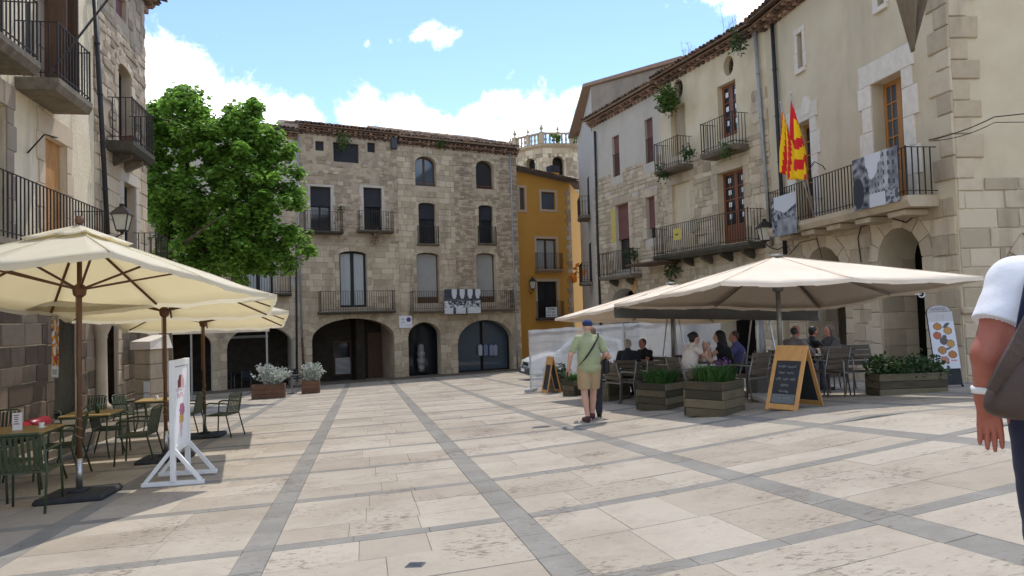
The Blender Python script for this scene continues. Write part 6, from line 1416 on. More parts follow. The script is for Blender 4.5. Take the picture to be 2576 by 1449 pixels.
cen = gp(1388, 990) + V((0, .2, 0)); easel('easel_chalkboard', 'small wooden easel seen edge-on at the end of the fence', cen, .45, 1.05, .42, 'orange_wood', R(-70), False)
# menu board with dish photographs
def dishes(u, v):
    W_ = (.60, .60, .63)
    if v > .82: return (.40, .38, .39) if (abs(u - .48) < .17 and .86 < v < .95 and nzf(u, v, 30) > -.05) else (.47, .45, .45)
    for (a, b, c) in ((.33,.74,0),(.72,.66,1),(.27,.58,2),(.75,.43,1),(.38,.32,0),(.76,.24,3),(.42,.15,4)):
        d = ((u - a)/.17)**2 + ((v - b)/.068)**2
        if d < 1: return ((.09,.07,.07) if d > .78 else [(.42,.20,.06),(.45,.26,.08),(.42,.12,.07),(.40,.16,.05),(.42,.2,.14)][c])
    if ((u - .5)/.16)**2 + ((v - .48)/.07)**2 < 1 or ((u - .55)/.09)**2 + ((v - .555)/.035)**2 < 1: return (.12,.10,.10)
    if abs(u - .68)*1.0 + abs(v - .755 - (u - .68)*.25)*4 < .17 or abs(u - .62) + abs(v - .345 - (u - .62)*.1)*7 < .16: return (.10,.10,.11)
    if .66 < u < .92 and .12 < v < .155: return (.5,.25,.22)
    return W_
mbp = gp(2385, 974); YB = mbp.y; MBt = thing('menu_board', 'arched white menu board with dish photographs leaning at the arcade', 'menu board', mbp)
q0, q1, q2 = at(2352, 928, YB) - mbp, at(2416, 926, YB - .1) - mbp, at(2330, 786, YB + .25) - mbp
pr = printed('menu_print', None, None, q0 + V((0, -.02, 0)), q1 + V((0, -.02, 0)), q2 + V((0, -.02, 0)), dishes, 44, 80); pr.parent = MBt
ex, ey = (q1 - q0), (q2 - q0); nrm = ex.cross(ey).normalized(); nrm = nrm if nrm.y > 0 else -nrm
m = MB(); P = [q0 - ey*.28, q1 - ey*.28, q1 + ey*1.0] + [q0 + ex*(.5 + .5*math.cos(math.pi*k/12)) + ey*(1.0 + .12*math.sin(math.pi*k/12)) for k in range(1, 12)] + [q0 + ey*1.0]
P = [q + nrm*.002 for q in P]; n = len(P); m.add(P + [q + nrm*.03 for q in P], [tuple(range(n)), tuple(range(2*n-1, n-1, -1))] + [(i, (i+1) % n, (i+1) % n + n, i + n) for i in range(n)]); m.build('board', MT['chalk_black'], MBt)
m = MB(); P = [q0 + ey*1.003, q1 + ey*1.003] + [q0 + ex*(.5 + .47*math.cos(math.pi*k/12)) + ey*(1.003 + .11*math.sin(math.pi*k/12)) for k in range(0, 13)]; P = [q - nrm*.012 for q in P]; m.add(P, [tuple(range(len(P)))]); m.build('arched_head', M('board head', (.42,.40,.40), rough=.6), MBt)
o = inst('lettering', scribble(.3, .09, 77, M('grey lettering', (.26,.24,.24), rough=.6), 1), MBt); o.matrix_local = Matrix.Translation(q0 + ex*.5 + ey*1.045 - nrm*.016) @ Matrix((ex.normalized(), ey.normalized(), ex.cross(ey).normalized())).transposed().to_4x4()
m = MB(); 
for k in (0, 1): b = (q0 if k == 0 else q1) - ey*.28; m.bar(b + nrm*.02, b - ey*.0 + V((0, 0, -.12)) + nrm*.05, .03)
m.build('stand_leg', MT['black'], MBt)
# construction fence with plastic sheeting
f0, f1, f2 = gp(1338, 984), None, None
def fence(label, a, b, h, pa=0):
    a, b = V(a), V(b); t = thing('site_fence', label, 'fence', a, math.atan2((b-a).y, (b-a).x), 'site fence panels with sheeting'); L_ = (b - a).xy.length; dz = b.z - a.z
    sh = lambda x: dz*x/L_
    for x in (0, L_): MB().bar((x, 0, sh(x) + .02), (x, 0, sh(x) + h + .05), .045).build('post', MT['steel'], t)
    for z in (.15, h): MB().bar((0, 0, z), (L_, 0, z + dz), .035).build('rail', MT['steel'], t)
    m = MB()
    for i in range(1, int(L_/.2)): x = i*.2; m.bar((x, .01, sh(x) + .15), (x, .01, sh(x) + h), .006)
    for i in range(1, int((h - .15)/.2)): m.bar((0, .012, .15 + i*.2), (L_, .012, .15 + i*.2 + dz), .006)
    m.build('wire_mesh', MT['steel'], t)['kind'] = 'stuff'
    m = MB(); nx, ny = 40, 16; rg = random.Random(int(L_*100))
    for j in range(ny + 1):
        for i in range(nx + 1): x = L_*i/nx; z = .1 + (h - .04)*j/ny; m.v.append((x, -.035 - .03*abs(noise.noise(V((x*2.2, z*1.1, pa)))) - .012*math.sin(x*9 + z*4), z + sh(x) + .03*noise.noise(V((x*3, j, 1))) * (j in (0, ny))))
    for j in range(ny):
        for i in range(nx): q = j*(nx+1)+i; m.f.append([q, q+1, q+nx+2, q+nx+1]); m.m.append(0); m.sm.append(True)
    m.build('plastic_sheeting', MT['sheet'], t)
    for x in (0, L_): MB().bevbox((x - .12, -.36, sh(x) - .04), (x + .12, .36, sh(x) + .1), .02).build('foot_block', MT['concrete'], t)
    return t
fa = gp(1336, 985); fb = at(1572, 900, 21.0); fb.z = gz(fb.x, fb.y); fcp = at(1816, 900, 19.6); fcp.z = gz(fcp.x, fcp.y)
hA_ = at(1333, 836, fa.y).z - fa.z; hB2 = at(1575, 818, 21.0).z - fb.z
fence('fence panel wrapped in clear plastic in front of the white car', fa, fb + V((-.03, 0, 0)), hA_, 0); fence('fence panel wrapped in clear plastic behind the seated guests', fb + V((.03, 0, 0)), fcp, hA_, 3)
# white car parked behind the fence, bonnet to the left
def car():
    p = gp(1325, 957); yaw = R(14); t = thing('parked_car', 'white car parked behind the plastic-wrapped fence', 'car', p + V((2.0, 1.0, 0)), yaw)
    # side profile, nose at -x
    prof = [(-2.05,.32,.42),(-2.08,.5,.62),(-1.98,.78,.70),(-1.55,.92,.74),(-1.02,1.02,.76),(-.45,1.45,.66),(.2,1.62,.64),(1.1,1.62,.63),(1.8,1.5,.62),(2.05,1.0,.74),(2.08,.55,.72),(2.0,.32,.66)]
    m = MB(); m.smooth = True; n = len(prof)
    rings = []
    for (x, z, w_) in prof: rings.append([(x, -w_*1.0, z), (x, -w_*.45, z + (.05 if z > .7 else 0)), (x, w_*.45, z + (.05 if z > .7 else 0)), (x, w_, z)])
    m.v = [q for r_ in rings for q in r_]
    for i in range(n - 1):
        for j in range(3): m.f.append([i*4+j, i*4+j+1, i*4+j+5, i*4+j+4]); m.m.append(0); m.sm.append(True)
    low = len(m.v); xs_ = [q[0] for q in prof]
    for sgn in (-1, 1):
        base = len(m.v); m.v += [(x, sgn*max(w_, .80 if .6 > z or abs(x) < 1.9 else w_), min(z, .95)) for x, z, w_ in prof] + [(x, sgn*.8, .28) for x, z, w_ in prof]
        for i in range(n - 1):
            f = [base+i, base+i+1, base+n+i+1, base+n+i]; m.f.append(f if sgn < 0 else f[::-1]); m.m.append(0); m.sm.append(False)
        b2 = len(m.v); 
        for i in range(n - 1):
            a0, a1 = i*4 + (0 if sgn < 0 else 3), (i+1)*4 + (0 if sgn < 0 else 3); f = [a0, a1, base+i+1, base+i]; m.f.append(f); m.m.append(0); m.sm.append(False)
    m.build('body', MT['car_paint'], t)
    g = MB(); g.add([(-.98, -.62, 1.08), (-.98, .62, 1.08), (-.47, .55, 1.47), (-.47, -.55, 1.47)], [(0,3,2,1)]); g.v = [(x - .03, y, z + .05) for x, y, z in g.v]; g.build('windscreen', MT['glass'], t)
    for sgn in (-1, 1):
        g = MB(); P = [(-.75, 1.02), (1.7, 1.02), (1.6, 1.42), (.2, 1.55), (-.35, 1.42)]; g.add([(x, sgn*(.80 - (z - 1)*.22), z) for x, z in P], [tuple(range(5))]); g.build('side_window', MT['glass'], t)
        for x in (-1.3, 1.3):
            wv = MB(); wv.smooth = True; wv.lathe([(.31, -.1), (.32, -.05), (.32, .05), (.31, .1)], 20); o = wv.build('wheel', MT['tyre'], t, loc=(x, sgn*.74, .32), rot=(R(90), 0, 0)); MB().lathe([(.0, -.11), (.2, -.105), (.2, .105), (0, .11)], 14).build('rim', MT['steel'], o)
        hl = MB(); hl.bevbox((-.14, -.17, -.09), (.14, .17, .09), .05); hl.build('headlight', MT['lampglass'], t, loc=(-1.95, sgn*.52, .68))
        MB().bevbox((-.06, -.1, -.06), (.06, .1, .07), .03).build('mirror', MT['plastic'], t, loc=(-.75, sgn*.92, 1.08))
    MB().bevbox((-2.2, -.78, .22), (-1.95, .78, .5), .05).build('bumper', MT['plastic'], t); MB().bevbox((-2.1, -.3, .56), (-2.0, .3, .7), .01).build('grille', MT['black'], t); MB().bevbox((-2.215, -.26, .33), (-2.2, .26, .44), .003).build('number_plate', MT['paper'], t)
    m = MB(); m.box((-2.0, -.72, .2), (2.0, .72, .42)); m.build('underbody', MT['black'], t)
car()
# pyramid patio heaters
def heater(label, px, Y, rot):
    q = at(px, 800, Y); p = gl(q.x, q.y); t = thing('patio_heater', label, 'heater', p, rot, 'pyramid patio heaters'); a, b, H_ = .23, .1, 1.75
    for sx in (-1, 1):
        for sy in (-1, 1): MB().bar((sx*a, sy*a, .55), (sx*b, sy*b, H_), .025).build('corner_post', MT['steel'], t)
    MB().bevbox((-.25, -.25, 0), (.25, .25, .55), .02).build('gas_housing', MT['alu'], t)
    m = MB(); m.smooth = True; m.tube([(0, 0, .55), (0, 0, H_)], .045, 10); m.build('glass_tube', MT['sheet'], t)
    MB().add([(-.3, -.3, H_), (.3, -.3, H_), (.3, .3, H_), (-.3, .3, H_), (-.05, -.05, H_ + .12), (.05, -.05, H_ + .12), (.05, .05, H_ + .12), (-.05, .05, H_ + .12)], [(3,2,1,0),(4,5,6,7),(0,1,5,4),(1,2,6,5),(2,3,7,6),(3,0,4,7)]).build('heater_hood', MT['wood_red'], t)
heater('pyramid patio heater beside the near umbrella pole', 1912, 14.6, R(10)); heater('pyramid patio heater in front of the far fence panel', 1693, 17.0, R(20))
# slatted terrace chairs and tables
def terrace_chair():
    t = thing('terrace_chair', 'x', 'chair', group='grey brown slatted terrace chairs'); S_ = MT['slat_wood']; A_ = MT['alu']
    bs = MB().bevbox((-.23, -.01, -.04), (.23, .01, .04), .005).mesh('back_slat', S_); ss = MB().bevbox((-.23, -.035, -.008), (.23, .035, .008), .004).mesh('seat_slat', S_)
    for i in range(4): inst('back_slat', bs, t, (0, -.235 - .02*i, .54 + .095*i), (.2, 0, 0))
    for i in range(5): inst('seat_slat', ss, t, (0, -.17 + .085*i, .44))
    for sx in (-1, 1):
        m = MB(); m.smooth = True; m.tube([(sx*.25, -.26, 0), (sx*.25, -.2, .45), (sx*.245, -.31, .88)], .014, 7); m.build('leg', A_, t)
        m = MB(); m.smooth = True; m.tube([(sx*.25, .22, 0), (sx*.25, .22, .62), (sx*.25, .18, .66), (sx*.25, -.24, .65)], .014, 7); m.build('leg', A_, t)
    m = MB(); m.bar((-.25, .2, .425), (.25, .2, .425), .02); m.bar((-.25, -.2, .425), (.25, -.2, .425), .02); m.build('seat_frame', A_, t)
    return t
tc0 = terrace_chair(); ntc = [0]
def tchair(x, y, rot, label):
    o = tc0 if ntc[0] == 0 else copy_tree(tc0); ntc[0] += 1; o.location = gl(x, y); o.rotation_euler = (0, 0, rot); o['label'] = label
cupm = MB(); cupm.smooth = True; cupm.lathe([(.055, 0), (.07, .008), (.03, .008), (.028, .012), (.036, .065), (.033, .065), (.026, .02), (0, .02)], 14); cupme = cupm.mesh('cup', MT['white_paint'])
botm = MB(); botm.smooth = True; botm.lathe([(.032, 0), (.033, .14), (.014, .19), (.013, .24), (0, .24)], 12); botme = botm.mesh('bottle', M('green glass', (.02,.06,.025), rough=.1, spec=.6))
for p_, dx, dy, me_, nm, lb in ((tp1, .18, .12, cupme, 'cup', 'white cup beside the menu card'), (tp2, -.12, .1, cupme, 'cup', 'white cup on the second yellow table'), (tp2, .15, -.1, botme, 'bottle', 'green bottle on the second yellow table'), (tp3, .0, .05, cupme, 'cup', 'white cup on the small yellow table')): tag(inst(nm, me_, None, p_ + V((dx, dy, .74))), lb, nm)
def ttable(x, y, label, s=.7):
    t = thing('terrace_table', label, 'table', gl(x, y), R(-15), 'square terrace tables'); MB().bevbox((-s/2, -s/2, .715), (s/2, s/2, .74), .006).build('top', MT['slat_wood'], t); MB().bar((0, 0, .02), (0, 0, .715), .06).build('leg', MT['alu'], t); MB().bevbox((-.24, -.24, 0), (.24, .24, .03), .01).build('foot', MT['alu'], t)
    return t
# ------------------------------------------------------------------ people: bodies grown from tapered limbs into one smooth surface
def surfnet(f, lo, h):
    s = f < 0; nx, ny, nz_ = f.shape; cs = (nx-1, ny-1, nz_-1)
    acc = np.zeros(cs + (3,), np.float32); cnt = np.zeros(cs, np.float32)
    C8 = [(i, j, k) for i in (0, 1) for j in (0, 1) for k in (0, 1)]
    sub = lambda a, c: a[c[0]:c[0]+cs[0], c[1]:c[1]+cs[1], c[2]:c[2]+cs[2]]
    for a in C8:
        for ax in range(3):
            if a[ax]: continue
            b = list(a); b[ax] = 1; va, vb = sub(f, a), sub(f, b); cr = sub(s, a) != sub(s, b)
            t = np.where(cr, va/np.where(cr, va - vb, 1), 0)
            for q in range(3): acc[..., q] += np.where(cr, a[q] + (t if q == ax else 0), 0)
            cnt += cr
    act = cnt > 0; idx = -np.ones(cs, np.int64); idx[act] = np.arange(act.sum()); ijk = np.argwhere(act)
    verts = (ijk + acc[act]/cnt[act][:, None])*h + np.array(lo); faces = []
    for ax in range(3):
        o1, o2 = [(1, 2), (2, 0), (0, 1)][ax]
        sl = [slice(1, cs[0]), slice(1, cs[1]), slice(1, cs[2])]; sl[ax] = slice(0, cs[ax]); A = s[tuple(sl)]; sl2 = list(sl); sl2[ax] = slice(1, cs[ax] + 1); B = s[tuple(sl2)]
        e = np.argwhere(A != B); off = np.array([1, 1, 1]); off[ax] = 0; e = e + off; sg = s[e[:, 0], e[:, 1], e[:, 2]]
        d1 = np.zeros(3, int); d1[o1] = 1; d2 = np.zeros(3, int); d2[o2] = 1
        g = lambda q: idx[q[:, 0], q[:, 1], q[:, 2]]
        Q = np.stack([g(e - d1 - d2), g(e - d2), g(e), g(e - d1)], 1); Q[~sg] = Q[~sg][:, ::-1]; faces.append(Q)
    return verts, np.concatenate(faces)
def prim_d(P, p):
    if p[0] in 'cf':
        a, b, ra, rb = np.array(p[1], float), np.array(p[2], float), p[3], p[4]; ab = b - a; L2 = max(1e-9, ab @ ab)
        t = np.clip(((P - a) @ ab)/L2, 0, 1); d = np.linalg.norm(P - a - t[..., None]*ab, axis=-1) - (ra + (rb - ra)*t); return d if p[0] == 'c' else np.maximum(d, ((P - b) @ ab)/math.sqrt(L2))
    c, r = np.array(p[1], float), np.array(p[2], float); q = P - c
    if len(p) > 5 and p[5]: q = q @ np.array(Matrix.Rotation(p[5][1], 3, p[5][0]))
    k0 = np.linalg.norm(q/r, axis=-1); k1 = np.linalg.norm(q/(r*r), axis=-1); return k0*(k0 - 1)/np.maximum(k1, 1e-6)
def grow(prims, h, mats, name, parent, ripple=0.):
    bx = []
    for p in prims:
        if p[0] in 'cf': a, b, r = np.array(p[1]), np.array(p[2]), max(p[3], p[4]); bx.append((np.minimum(a, b) - r, np.maximum(a, b) + r))
        else: c, r = np.array(p[1]), max(p[2]); bx.append((c - r, c + r))
    lo = np.min([b[0] for b in bx], 0) - 3*h; hi = np.max([b[1] for b in bx], 0) + 3*h; n = np.ceil((hi - lo)/h).astype(int) + 1
    F = np.full(n, .5, np.float32)
    for p, (b0, b1) in zip(prims, bx):
        k = p[6] if p[0] in 'cf' and len(p) > 6 else (p[4] if p[0] == 'e' else .02)
        i0 = np.maximum(0, np.floor((b0 - k*2 - lo)/h).astype(int) - 2); i1 = np.minimum(n, np.ceil((b1 + k*2 - lo)/h).astype(int) + 3)
        ax = [lo[q] + h*np.arange(i0[q], i1[q]) for q in range(3)]; P = np.stack(np.meshgrid(*ax, indexing='ij'), -1); d = prim_d(P, p); S = tuple(slice(i0[q], i1[q]) for q in range(3)); c = F[S]
        hh = np.clip(.5 + .5*(c - d)/k, 0, 1); F[S] = c*(1 - hh) + d*hh - k*hh*(1 - hh)
    vt, fc = surfnet(F, lo, h)
    cen = vt[fc].mean(1); best = np.full(len(fc), 9.); lab = np.zeros(len(fc), int); names = list(mats)
    for p in prims:
        L_ = p[5] if p[0] in 'cf' else p[3]; d = prim_d(cen, p); m_ = d < best; best[m_] = d[m_]; lab[m_] = names.index(L_)
    if ripple:
        sv = np.zeros(len(vt), bool)
        for L_ in ('shirt', 'trouser'): sv[np.unique(fc[lab == names.index(L_)])] = True
        for i in np.nonzero(sv)[0]:
            v_ = V(vt[i]); k_ = noise.noise(V((v_.x*7 + v_.z*5, v_.y*9, v_.z*11 - v_.x*6))); vt[i] += np.array(V((v_.x - .0, v_.y, 0)).normalized())*0 + np.array(noise.noise_vector(V((v_.x*9, v_.y*9, v_.z*16))))*ripple + np.array((-1, -.5, 0))*ripple*1.2*k_
    me = bpy.data.meshes.new(name); me.from_pydata(vt.tolist(), [], fc.tolist())
    for k in names: me.materials.append(mats[k])
    me.polygons.foreach_set('material_index', lab.tolist()); me.polygons.foreach_set('use_smooth', [True]*len(fc)); me.update()
    return inst(name, me, parent)
def hand(W, d, side, s=1., curl=.25, lab='skin', pn=None, k=.006):
    """palm and five fingers: W wrist, d pointing direction, side = direction of the thumb"""
    W, d = V(W), V(d).normalized(); t = V(side); t = (t - d*t.dot(d)).normalized(); n_ = d.cross(t) if pn is None else V(pn)
    out = [('c', W, W + d*.03*s, .026*s, .03*s, lab, .015)]
    pc = W + d*.055*s
    for o in (-.027, -.009, .009, .027): out.append(('c', W + d*.02*s + t*o*.7*s, W + d*.088*s + t*o*s, .0135*s, .0115*s, lab, .010))
    for o, l in ((.028, .076), (.0095, .086), (-.0095, .080), (-.028, .063)):
        a = W + d*.088*s + t*o*s; d1 = (d + n_*curl*.6 + t*o*2).normalized(); b = a + d1*l*.45*s; d2 = (d + n_*curl*1.6 + t*o*2).normalized(); c = b + d2*l*.32*s; d3 = (d + n_*curl*2.6).normalized(); e = c + d3*l*.23*s
        out += [('c', a, b, .0098*s, .0088*s, lab, k), ('c', b, c, .0088*s, .008*s, lab, k*.6), ('c', c, e, .008*s, .0066*s, lab, k*.6)]
    a = W + d*.025*s + t*.026*s; b = a + (d*.6 + t*.65 + n_*.25).normalized()*.045*s; c = b + (d*.95 + t*.2 + n_*.2).normalized()*.035*s
    out += [('c', a, b, .014*s, .0105*s, lab, .01), ('c', b, c, .0105*s, .008*s, lab, k)]
    return out
def head(c, yaw=0., pitch=0., s=1., lab='skin', hair=None, bald=False):
    c = V(c); Rm = Matrix.Rotation(yaw, 3, 'Z') @ Matrix.Rotation(pitch, 3, 'X'); q = lambda x, y, z: c + Rm @ V((x*s, y*s, z*s))
    o = [('e', q(0, -.008, .02), (.076*s, .094*s, .100*s), lab, .02), ('c', q(0, .025, -.035), q(0, .045, -.085), .055*s, .034*s, lab, .02),
         ('c', q(0, .085, .012), q(0, .108, -.018), .009*s, .014*s, lab, .01), ('c', q(0, .088, -.052), q(0, .09, -.052), .02*s, .018*s, 'lip' if False else lab, .008)]
    for sx in (-1, 1): o += [('e', q(sx*.078, -.005, .0), (.010*s, .022*s, .032*s), lab, .006), ('e', q(sx*.031, .080, .018), (.011*s, .008*s, .007*s), 'eye', .003)]
    return o
def limbs(J, up='shirt', low='trouser', skin='skin', sleeve=.6, leg=1.0, shoe='shoe', fat=1., arm_r=1.):
    o = []; v = {k: V(p) for k, p in J.items()}
    pel, ch, nk = v['pelvis'], v['chest'], v['neck']
    o += [('e', pel, (.165*fat, .12*fat, .12), low, .03), ('c', pel, ch.lerp(pel, .5), .135*fat, .145*fat, up, .04), ('c', ch.lerp(pel, .5), ch, .14*fat, .155*fat, up, .05), ('c', v['shl'].lerp(v['shr'], .08), v['shr'].lerp(v['shl'], .08), .07, .07, up, .04), ('c', ch, nk, .13*fat, .075, up, .04), ('c', nk - V((0, 0, .02)), v['head'] - V((0, 0, .05)), .055, .052, skin, .012)]
    for s in 'lr':
        sh, el, wr = v['sh'+s], v['el'+s], v['wr'+s]
        o += [('c', sh, el, .050*arm_r, .041*arm_r, skin, .02), ('c', el, wr, .041*arm_r, .028*arm_r, skin, .015)]
        if sleeve > 0:
            e1 = sh.lerp(el, min(1, sleeve)); o.append(('f' if sleeve <= 1 else 'c', sh, e1, .064*arm_r, .066*arm_r, up, .006))
            if sleeve > 1: o.append(('f', el, el.lerp(wr, sleeve - 1), .058*arm_r, .046*arm_r, up, .006))
        hp, kn, an, to = v['hip'+s], v['kn'+s], v['an'+s], v['to'+s]
        o += [('c', hp, kn, .088*fat, .056, skin, .02), ('c', kn, kn.lerp(an, .35), .056, .055, skin, .015), ('c', kn.lerp(an, .35), an, .055, .036, skin, .015), ('c', an + V((0, 0, -.03)), to, .044, .038, shoe, .012), ('c', an, an + V((0, 0, -.04)), .045, .045, shoe, .01)]
        if leg > 0:
            e1 = hp.lerp(kn, min(1, leg)); o.append(('f' if leg <= 1 else 'c', hp, e1, .105*fat, .096*fat if leg <= 1 else .075, low, .008))
            if leg > 1: o.append(('c', kn, kn.lerp(an, leg - 1), .074, .062, low, .015))
    return o
SK = M('skin', (.52,.30,.215), (.58,.35,.255), sc=9, rough=.55); SKD = M('tanned skin', (.40,.17,.115), (.48,.225,.155), sc=9, rough=.5, bump=.15, bsc=90); EYE = M('eye', (.03,.025,.02), rough=.2)
def cloth(name, c, c2=None, **k): return M(name, c, c2 or tuple(min(1, q*1.15) for q in c), sc=7, rough=.9, bump=.25, bsc=25, sheen=.1, **k)
def hairmat(c): return M('hair', c, tuple(q*1.6 for q in c), sc=20, rough=.5, stretch=(3, 3, .6))
def stand(H=1.75, stride=.0):
    s = H/1.75; J = dict(pelvis=(0, 0, .96), chest=(0, .0, 1.30), neck=(0, -.01, 1.475), head=(0, .015, 1.625), shl=(-.185, 0, 1.42), shr=(.185, 0, 1.42), ell=(-.25, -.02, 1.13), elr=(.25, -.02, 1.13), wrl=(-.255, .08, .89), wrr=(.255, .08, .89),
        hipl=(-.09, 0, .93), hipr=(.09, 0, .93), knl=(-.1, .03, .51), knr=(.1, .03, .51), anl=(-.1, 0, .085), anr=(.1, 0, .085), tol=(-.12, .15, .035), tor=(.12, .15, .035))
    return {k: tuple(V(p)*s) for k, p in J.items()}
def sit(lean=.0, arms='table', s=1.):
    J = dict(pelvis=(0, 0, .55), chest=(0, .06 + lean*.5, .88), neck=(0, .09 + lean, 1.05), head=(0, .12 + lean*1.2, 1.195), shl=(-.18, .07 + lean*.9, .995), shr=(.18, .07 + lean*.9, .995), hipl=(-.1, .04, .53), hipr=(.1, .04, .53), knl=(-.12, .45, .53), knr=(.12, .45, .53), anl=(-.12, .42, .085), anr=(.12, .42, .085), tol=(-.13, .57, .035), tor=(.13, .57, .035))
    if arms == 'table': J.update(ell=(-.24, .26 + lean, .80), elr=(.24, .26 + lean, .80), wrl=(-.10, .42 + lean, .83), wrr=(.10, .42 + lean, .83))
    elif arms == 'chin': J.update(ell=(-.2, .33 + lean, .78), elr=(.2, .33 + lean, .78), wrl=(-.05, .38 + lean, .98), wrr=(.04, .40 + lean, .97))
    else: J.update(ell=(-.25, .1 + lean, .76), elr=(.25, .1 + lean, .76), wrl=(-.14, .3, .68), wrr=(.14, .3, .68))
    return {k: tuple(V(p)*s) for k, p in J.items()}
def person(label, loc, rot, J, mats, h=.014, hair=None, hyaw=0., hpitch=0., hands=True, extra=(), group=None, rip=.003, **kw):
    t = thing('person', label, 'person', loc, rot, group); P = limbs(J, **kw) + head(J['head'], hyaw, hpitch)
    if hands:
        for s, sd in (('l', (1, 0, 0)), ('r', (-1, 0, 0))):
            W, E = V(J['wr'+s]), V(J['el'+s]); P += hand(W, W - E, V(sd) + V((0, .6, 0)), 1.05, .25, pn=(0, .3, -.3) if False else None)
    P += list(extra)
    grow(P, h, mats, 'body', t, rip)
    if hair: grow(hair[1], h, {'hair': hair[0]}, 'hair', t)
    return t
def hr(J, style, s=1., yaw=0.):
    c = V(J['head']); Rm = Matrix.Rotation(yaw, 3, 'Z'); q = lambda x, y, z: c + Rm @ V((x*s, y*s, z*s))
    if style == 'short': return [('e', q(0, -.022, .042), (.083, .088, .088), 'hair', .01), ('e', q(0, -.055, .0), (.066, .05, .065), 'hair', .015)]
    if style == 'thin': return [('e', q(0, -.045, .02), (.080, .065, .075), 'hair', .01)]
    if style == 'bun': return [('e', q(0, -.02, .045), (.084, .092, .088), 'hair', .01), ('e', q(0, -.11, .06), (.045, .04, .04), 'hair', .02), ('e', q(0, -.06, -.01), (.07, .05, .07), 'hair', .015)]
    return [('e', q(0, -.022, .042), (.086, .092, .09), 'hair', .01), ('c', q(0, -.06, .02), q(0, -.10, -.16), .08, .06, 'hair', .03), ('c', q(0, -.10, -.16), q(0, -.12, -.3), .062, .035, 'hair', .03), ('c', q(-.06, -.01, .02), q(-.065, -.02, -.12), .03, .025, 'hair', .03), ('c', q(.06, -.01, .02), q(.065, -.02, -.12), .03, .025, 'hair', .03)]
# walking man seen from behind
mp = gp(1486, 1062); J = stand(1.74)
J.update(ell=(-.31, -.03, 1.16), wrl=(-.335, .08, .93), elr=(.30, -.02, 1.15), wrr=(.25, .2, 1.02), anl=(-.05, -.02, .085), tol=(-.09, .13, .035), knl=(-.085, .03, .5), anr=(.085, .22, .10), tor=(.10, .36, .06), knr=(.1, .16, .51))
shirt = cloth('sage green shirt', (.29,.315,.175), (.36,.385,.225)); shorts = cloth('khaki shorts', (.36,.26,.15))
mats = dict(skin=SK, eye=EYE, shirt=shirt, trouser=shorts, shoe=M('dark trainer', (.05,.025,.03), (.14,.05,.05), sc=25, rough=.7), sole=MT['white_paint'])
strap = [('e', (0, -.05, 1.10), (.20, .14, .22), 'shirt', .04), ('e', (0, -.03, .93), (.19, .145, .10), 'shirt', .03)]
man = person('man in a sage green shirt, khaki shorts and navy cap walking away', mp, R(6), J, mats, .0125, rip=.004, extra=strap, sleeve=.85, leg=.84, fat=1.14, arm_r=1.05)
ribbon([(.17, .02, 1.50), (.16, -.10, 1.46), (.10, -.17, 1.37), (0, -.197, 1.22), (-.11, -.195, 1.08), (-.2, -.13, .97)], .03, (.75, 0, .65)).build('bag_strap', MT['black'], man)
c = V(J['head']); cap = [('e', c + V((0, -.012, .058)), (.090, .105, .078), 'cap', .01), ('c', c + V((-.04, .10, .05)), c + V((.04, .10, .05)), .022, .022, 'cap', .02), ('c', c + V((-.035, .13, .04)), c + V((.035, .13, .04)), .014, .014, 'cap', .02)]
grow(cap, .011, {'cap': cloth('navy cap', (.02,.035,.10))}, 'cap', man)
wv = V(J['wrr']); t = thing('black_shoulder_bag', 'black bag carried at the walking man\'s right hip', 'bag', mp + Matrix.Rotation(R(6), 3, 'Z') @ V((.31, .12, .80)), R(6)); m = MB(); m.bevbox((-.06, -.12, 0), (.06, .12, .26), .04); m.build('bag_body', MT['black'], t); m = MB(); m.smooth = True; m.tube([(0, -.1, .24), (-.03, -.08, .45), (-.03, .05, .5), (0, .1, .24)], .01, 6); m.build('handle', MT['black'], t)
ph = mp + Matrix.Rotation(R(6), 3, 'Z') @ (V(J['wrl']) + V((-.02, .05, -.12))); m = MB(); m.bevbox((-.012, -.04, -.06), (.012, .04, .06), .006); tag(m.build('phone', MT['black'], loc=ph), 'dark phone in the walking man\'s left hand', 'phone')
# companion hidden in front of him
J2 = stand(1.62); J2.update(elr=(.30, .0, 1.07), wrr=(.22, .17, .98)); p2 = gl(mp.x + .14, mp.y + .7)
person('person in a blue and white top walking close in front of the capped man', p2, R(0), J2, dict(skin=SK, eye=EYE, shirt=cloth('blue white print', (.15,.22,.42), (.6,.64,.7)), trouser=cloth('dark trousers', (.03,.03,.04)), shoe=MT['black']), .016, hair=(hairmat((.12,.08,.05)), hr(J2, 'short')), sleeve=.7, leg=1.9)
# terrace guests
def guest(label, px, Y, face, lean, arms, top, skin, hstyle, hcol, trous=(.05,.05,.07), sl=.6, hyaw=0., hp=0., seat=True, clab='', s=1., lg=1.9, z0=0.):
    q = at(px, 900, Y); loc = gl(q.x, q.y, z0); Jg = sit(lean, arms, s)
    person(label, loc, face, Jg, dict(skin=skin, eye=EYE, shirt=cloth('top of ' + clab, top), trouser=cloth('trousers of ' + clab, trous), shoe=MT['black']), .0155, hair=(hairmat(hcol), hr(Jg, hstyle, s, hyaw)), hyaw=hyaw, hpitch=hp, group='guests seated on the terrace', sleeve=sl, leg=lg)
    if seat: o = Matrix.Rotation(face, 3, 'Z') @ V((0, .0, 0)); tchair(loc.x, loc.y, face, 'slatted chair under the ' + clab)
guest('seated person in a dark jacket with short grey hair, back turned', 1578, 16.4, R(-20), .0, 'lap', (.02,.022,.03), SK, 'bun', (.30,.27,.22), sl=1.9, clab='grey-haired guest')
guest('seated man in a black t-shirt bent over his table', 1633, 17.0, R(125), .08, 'table', (.015,.015,.017), SKD, 'short', (.05,.035,.03), clab='black t-shirt guest', hp=R(-12))
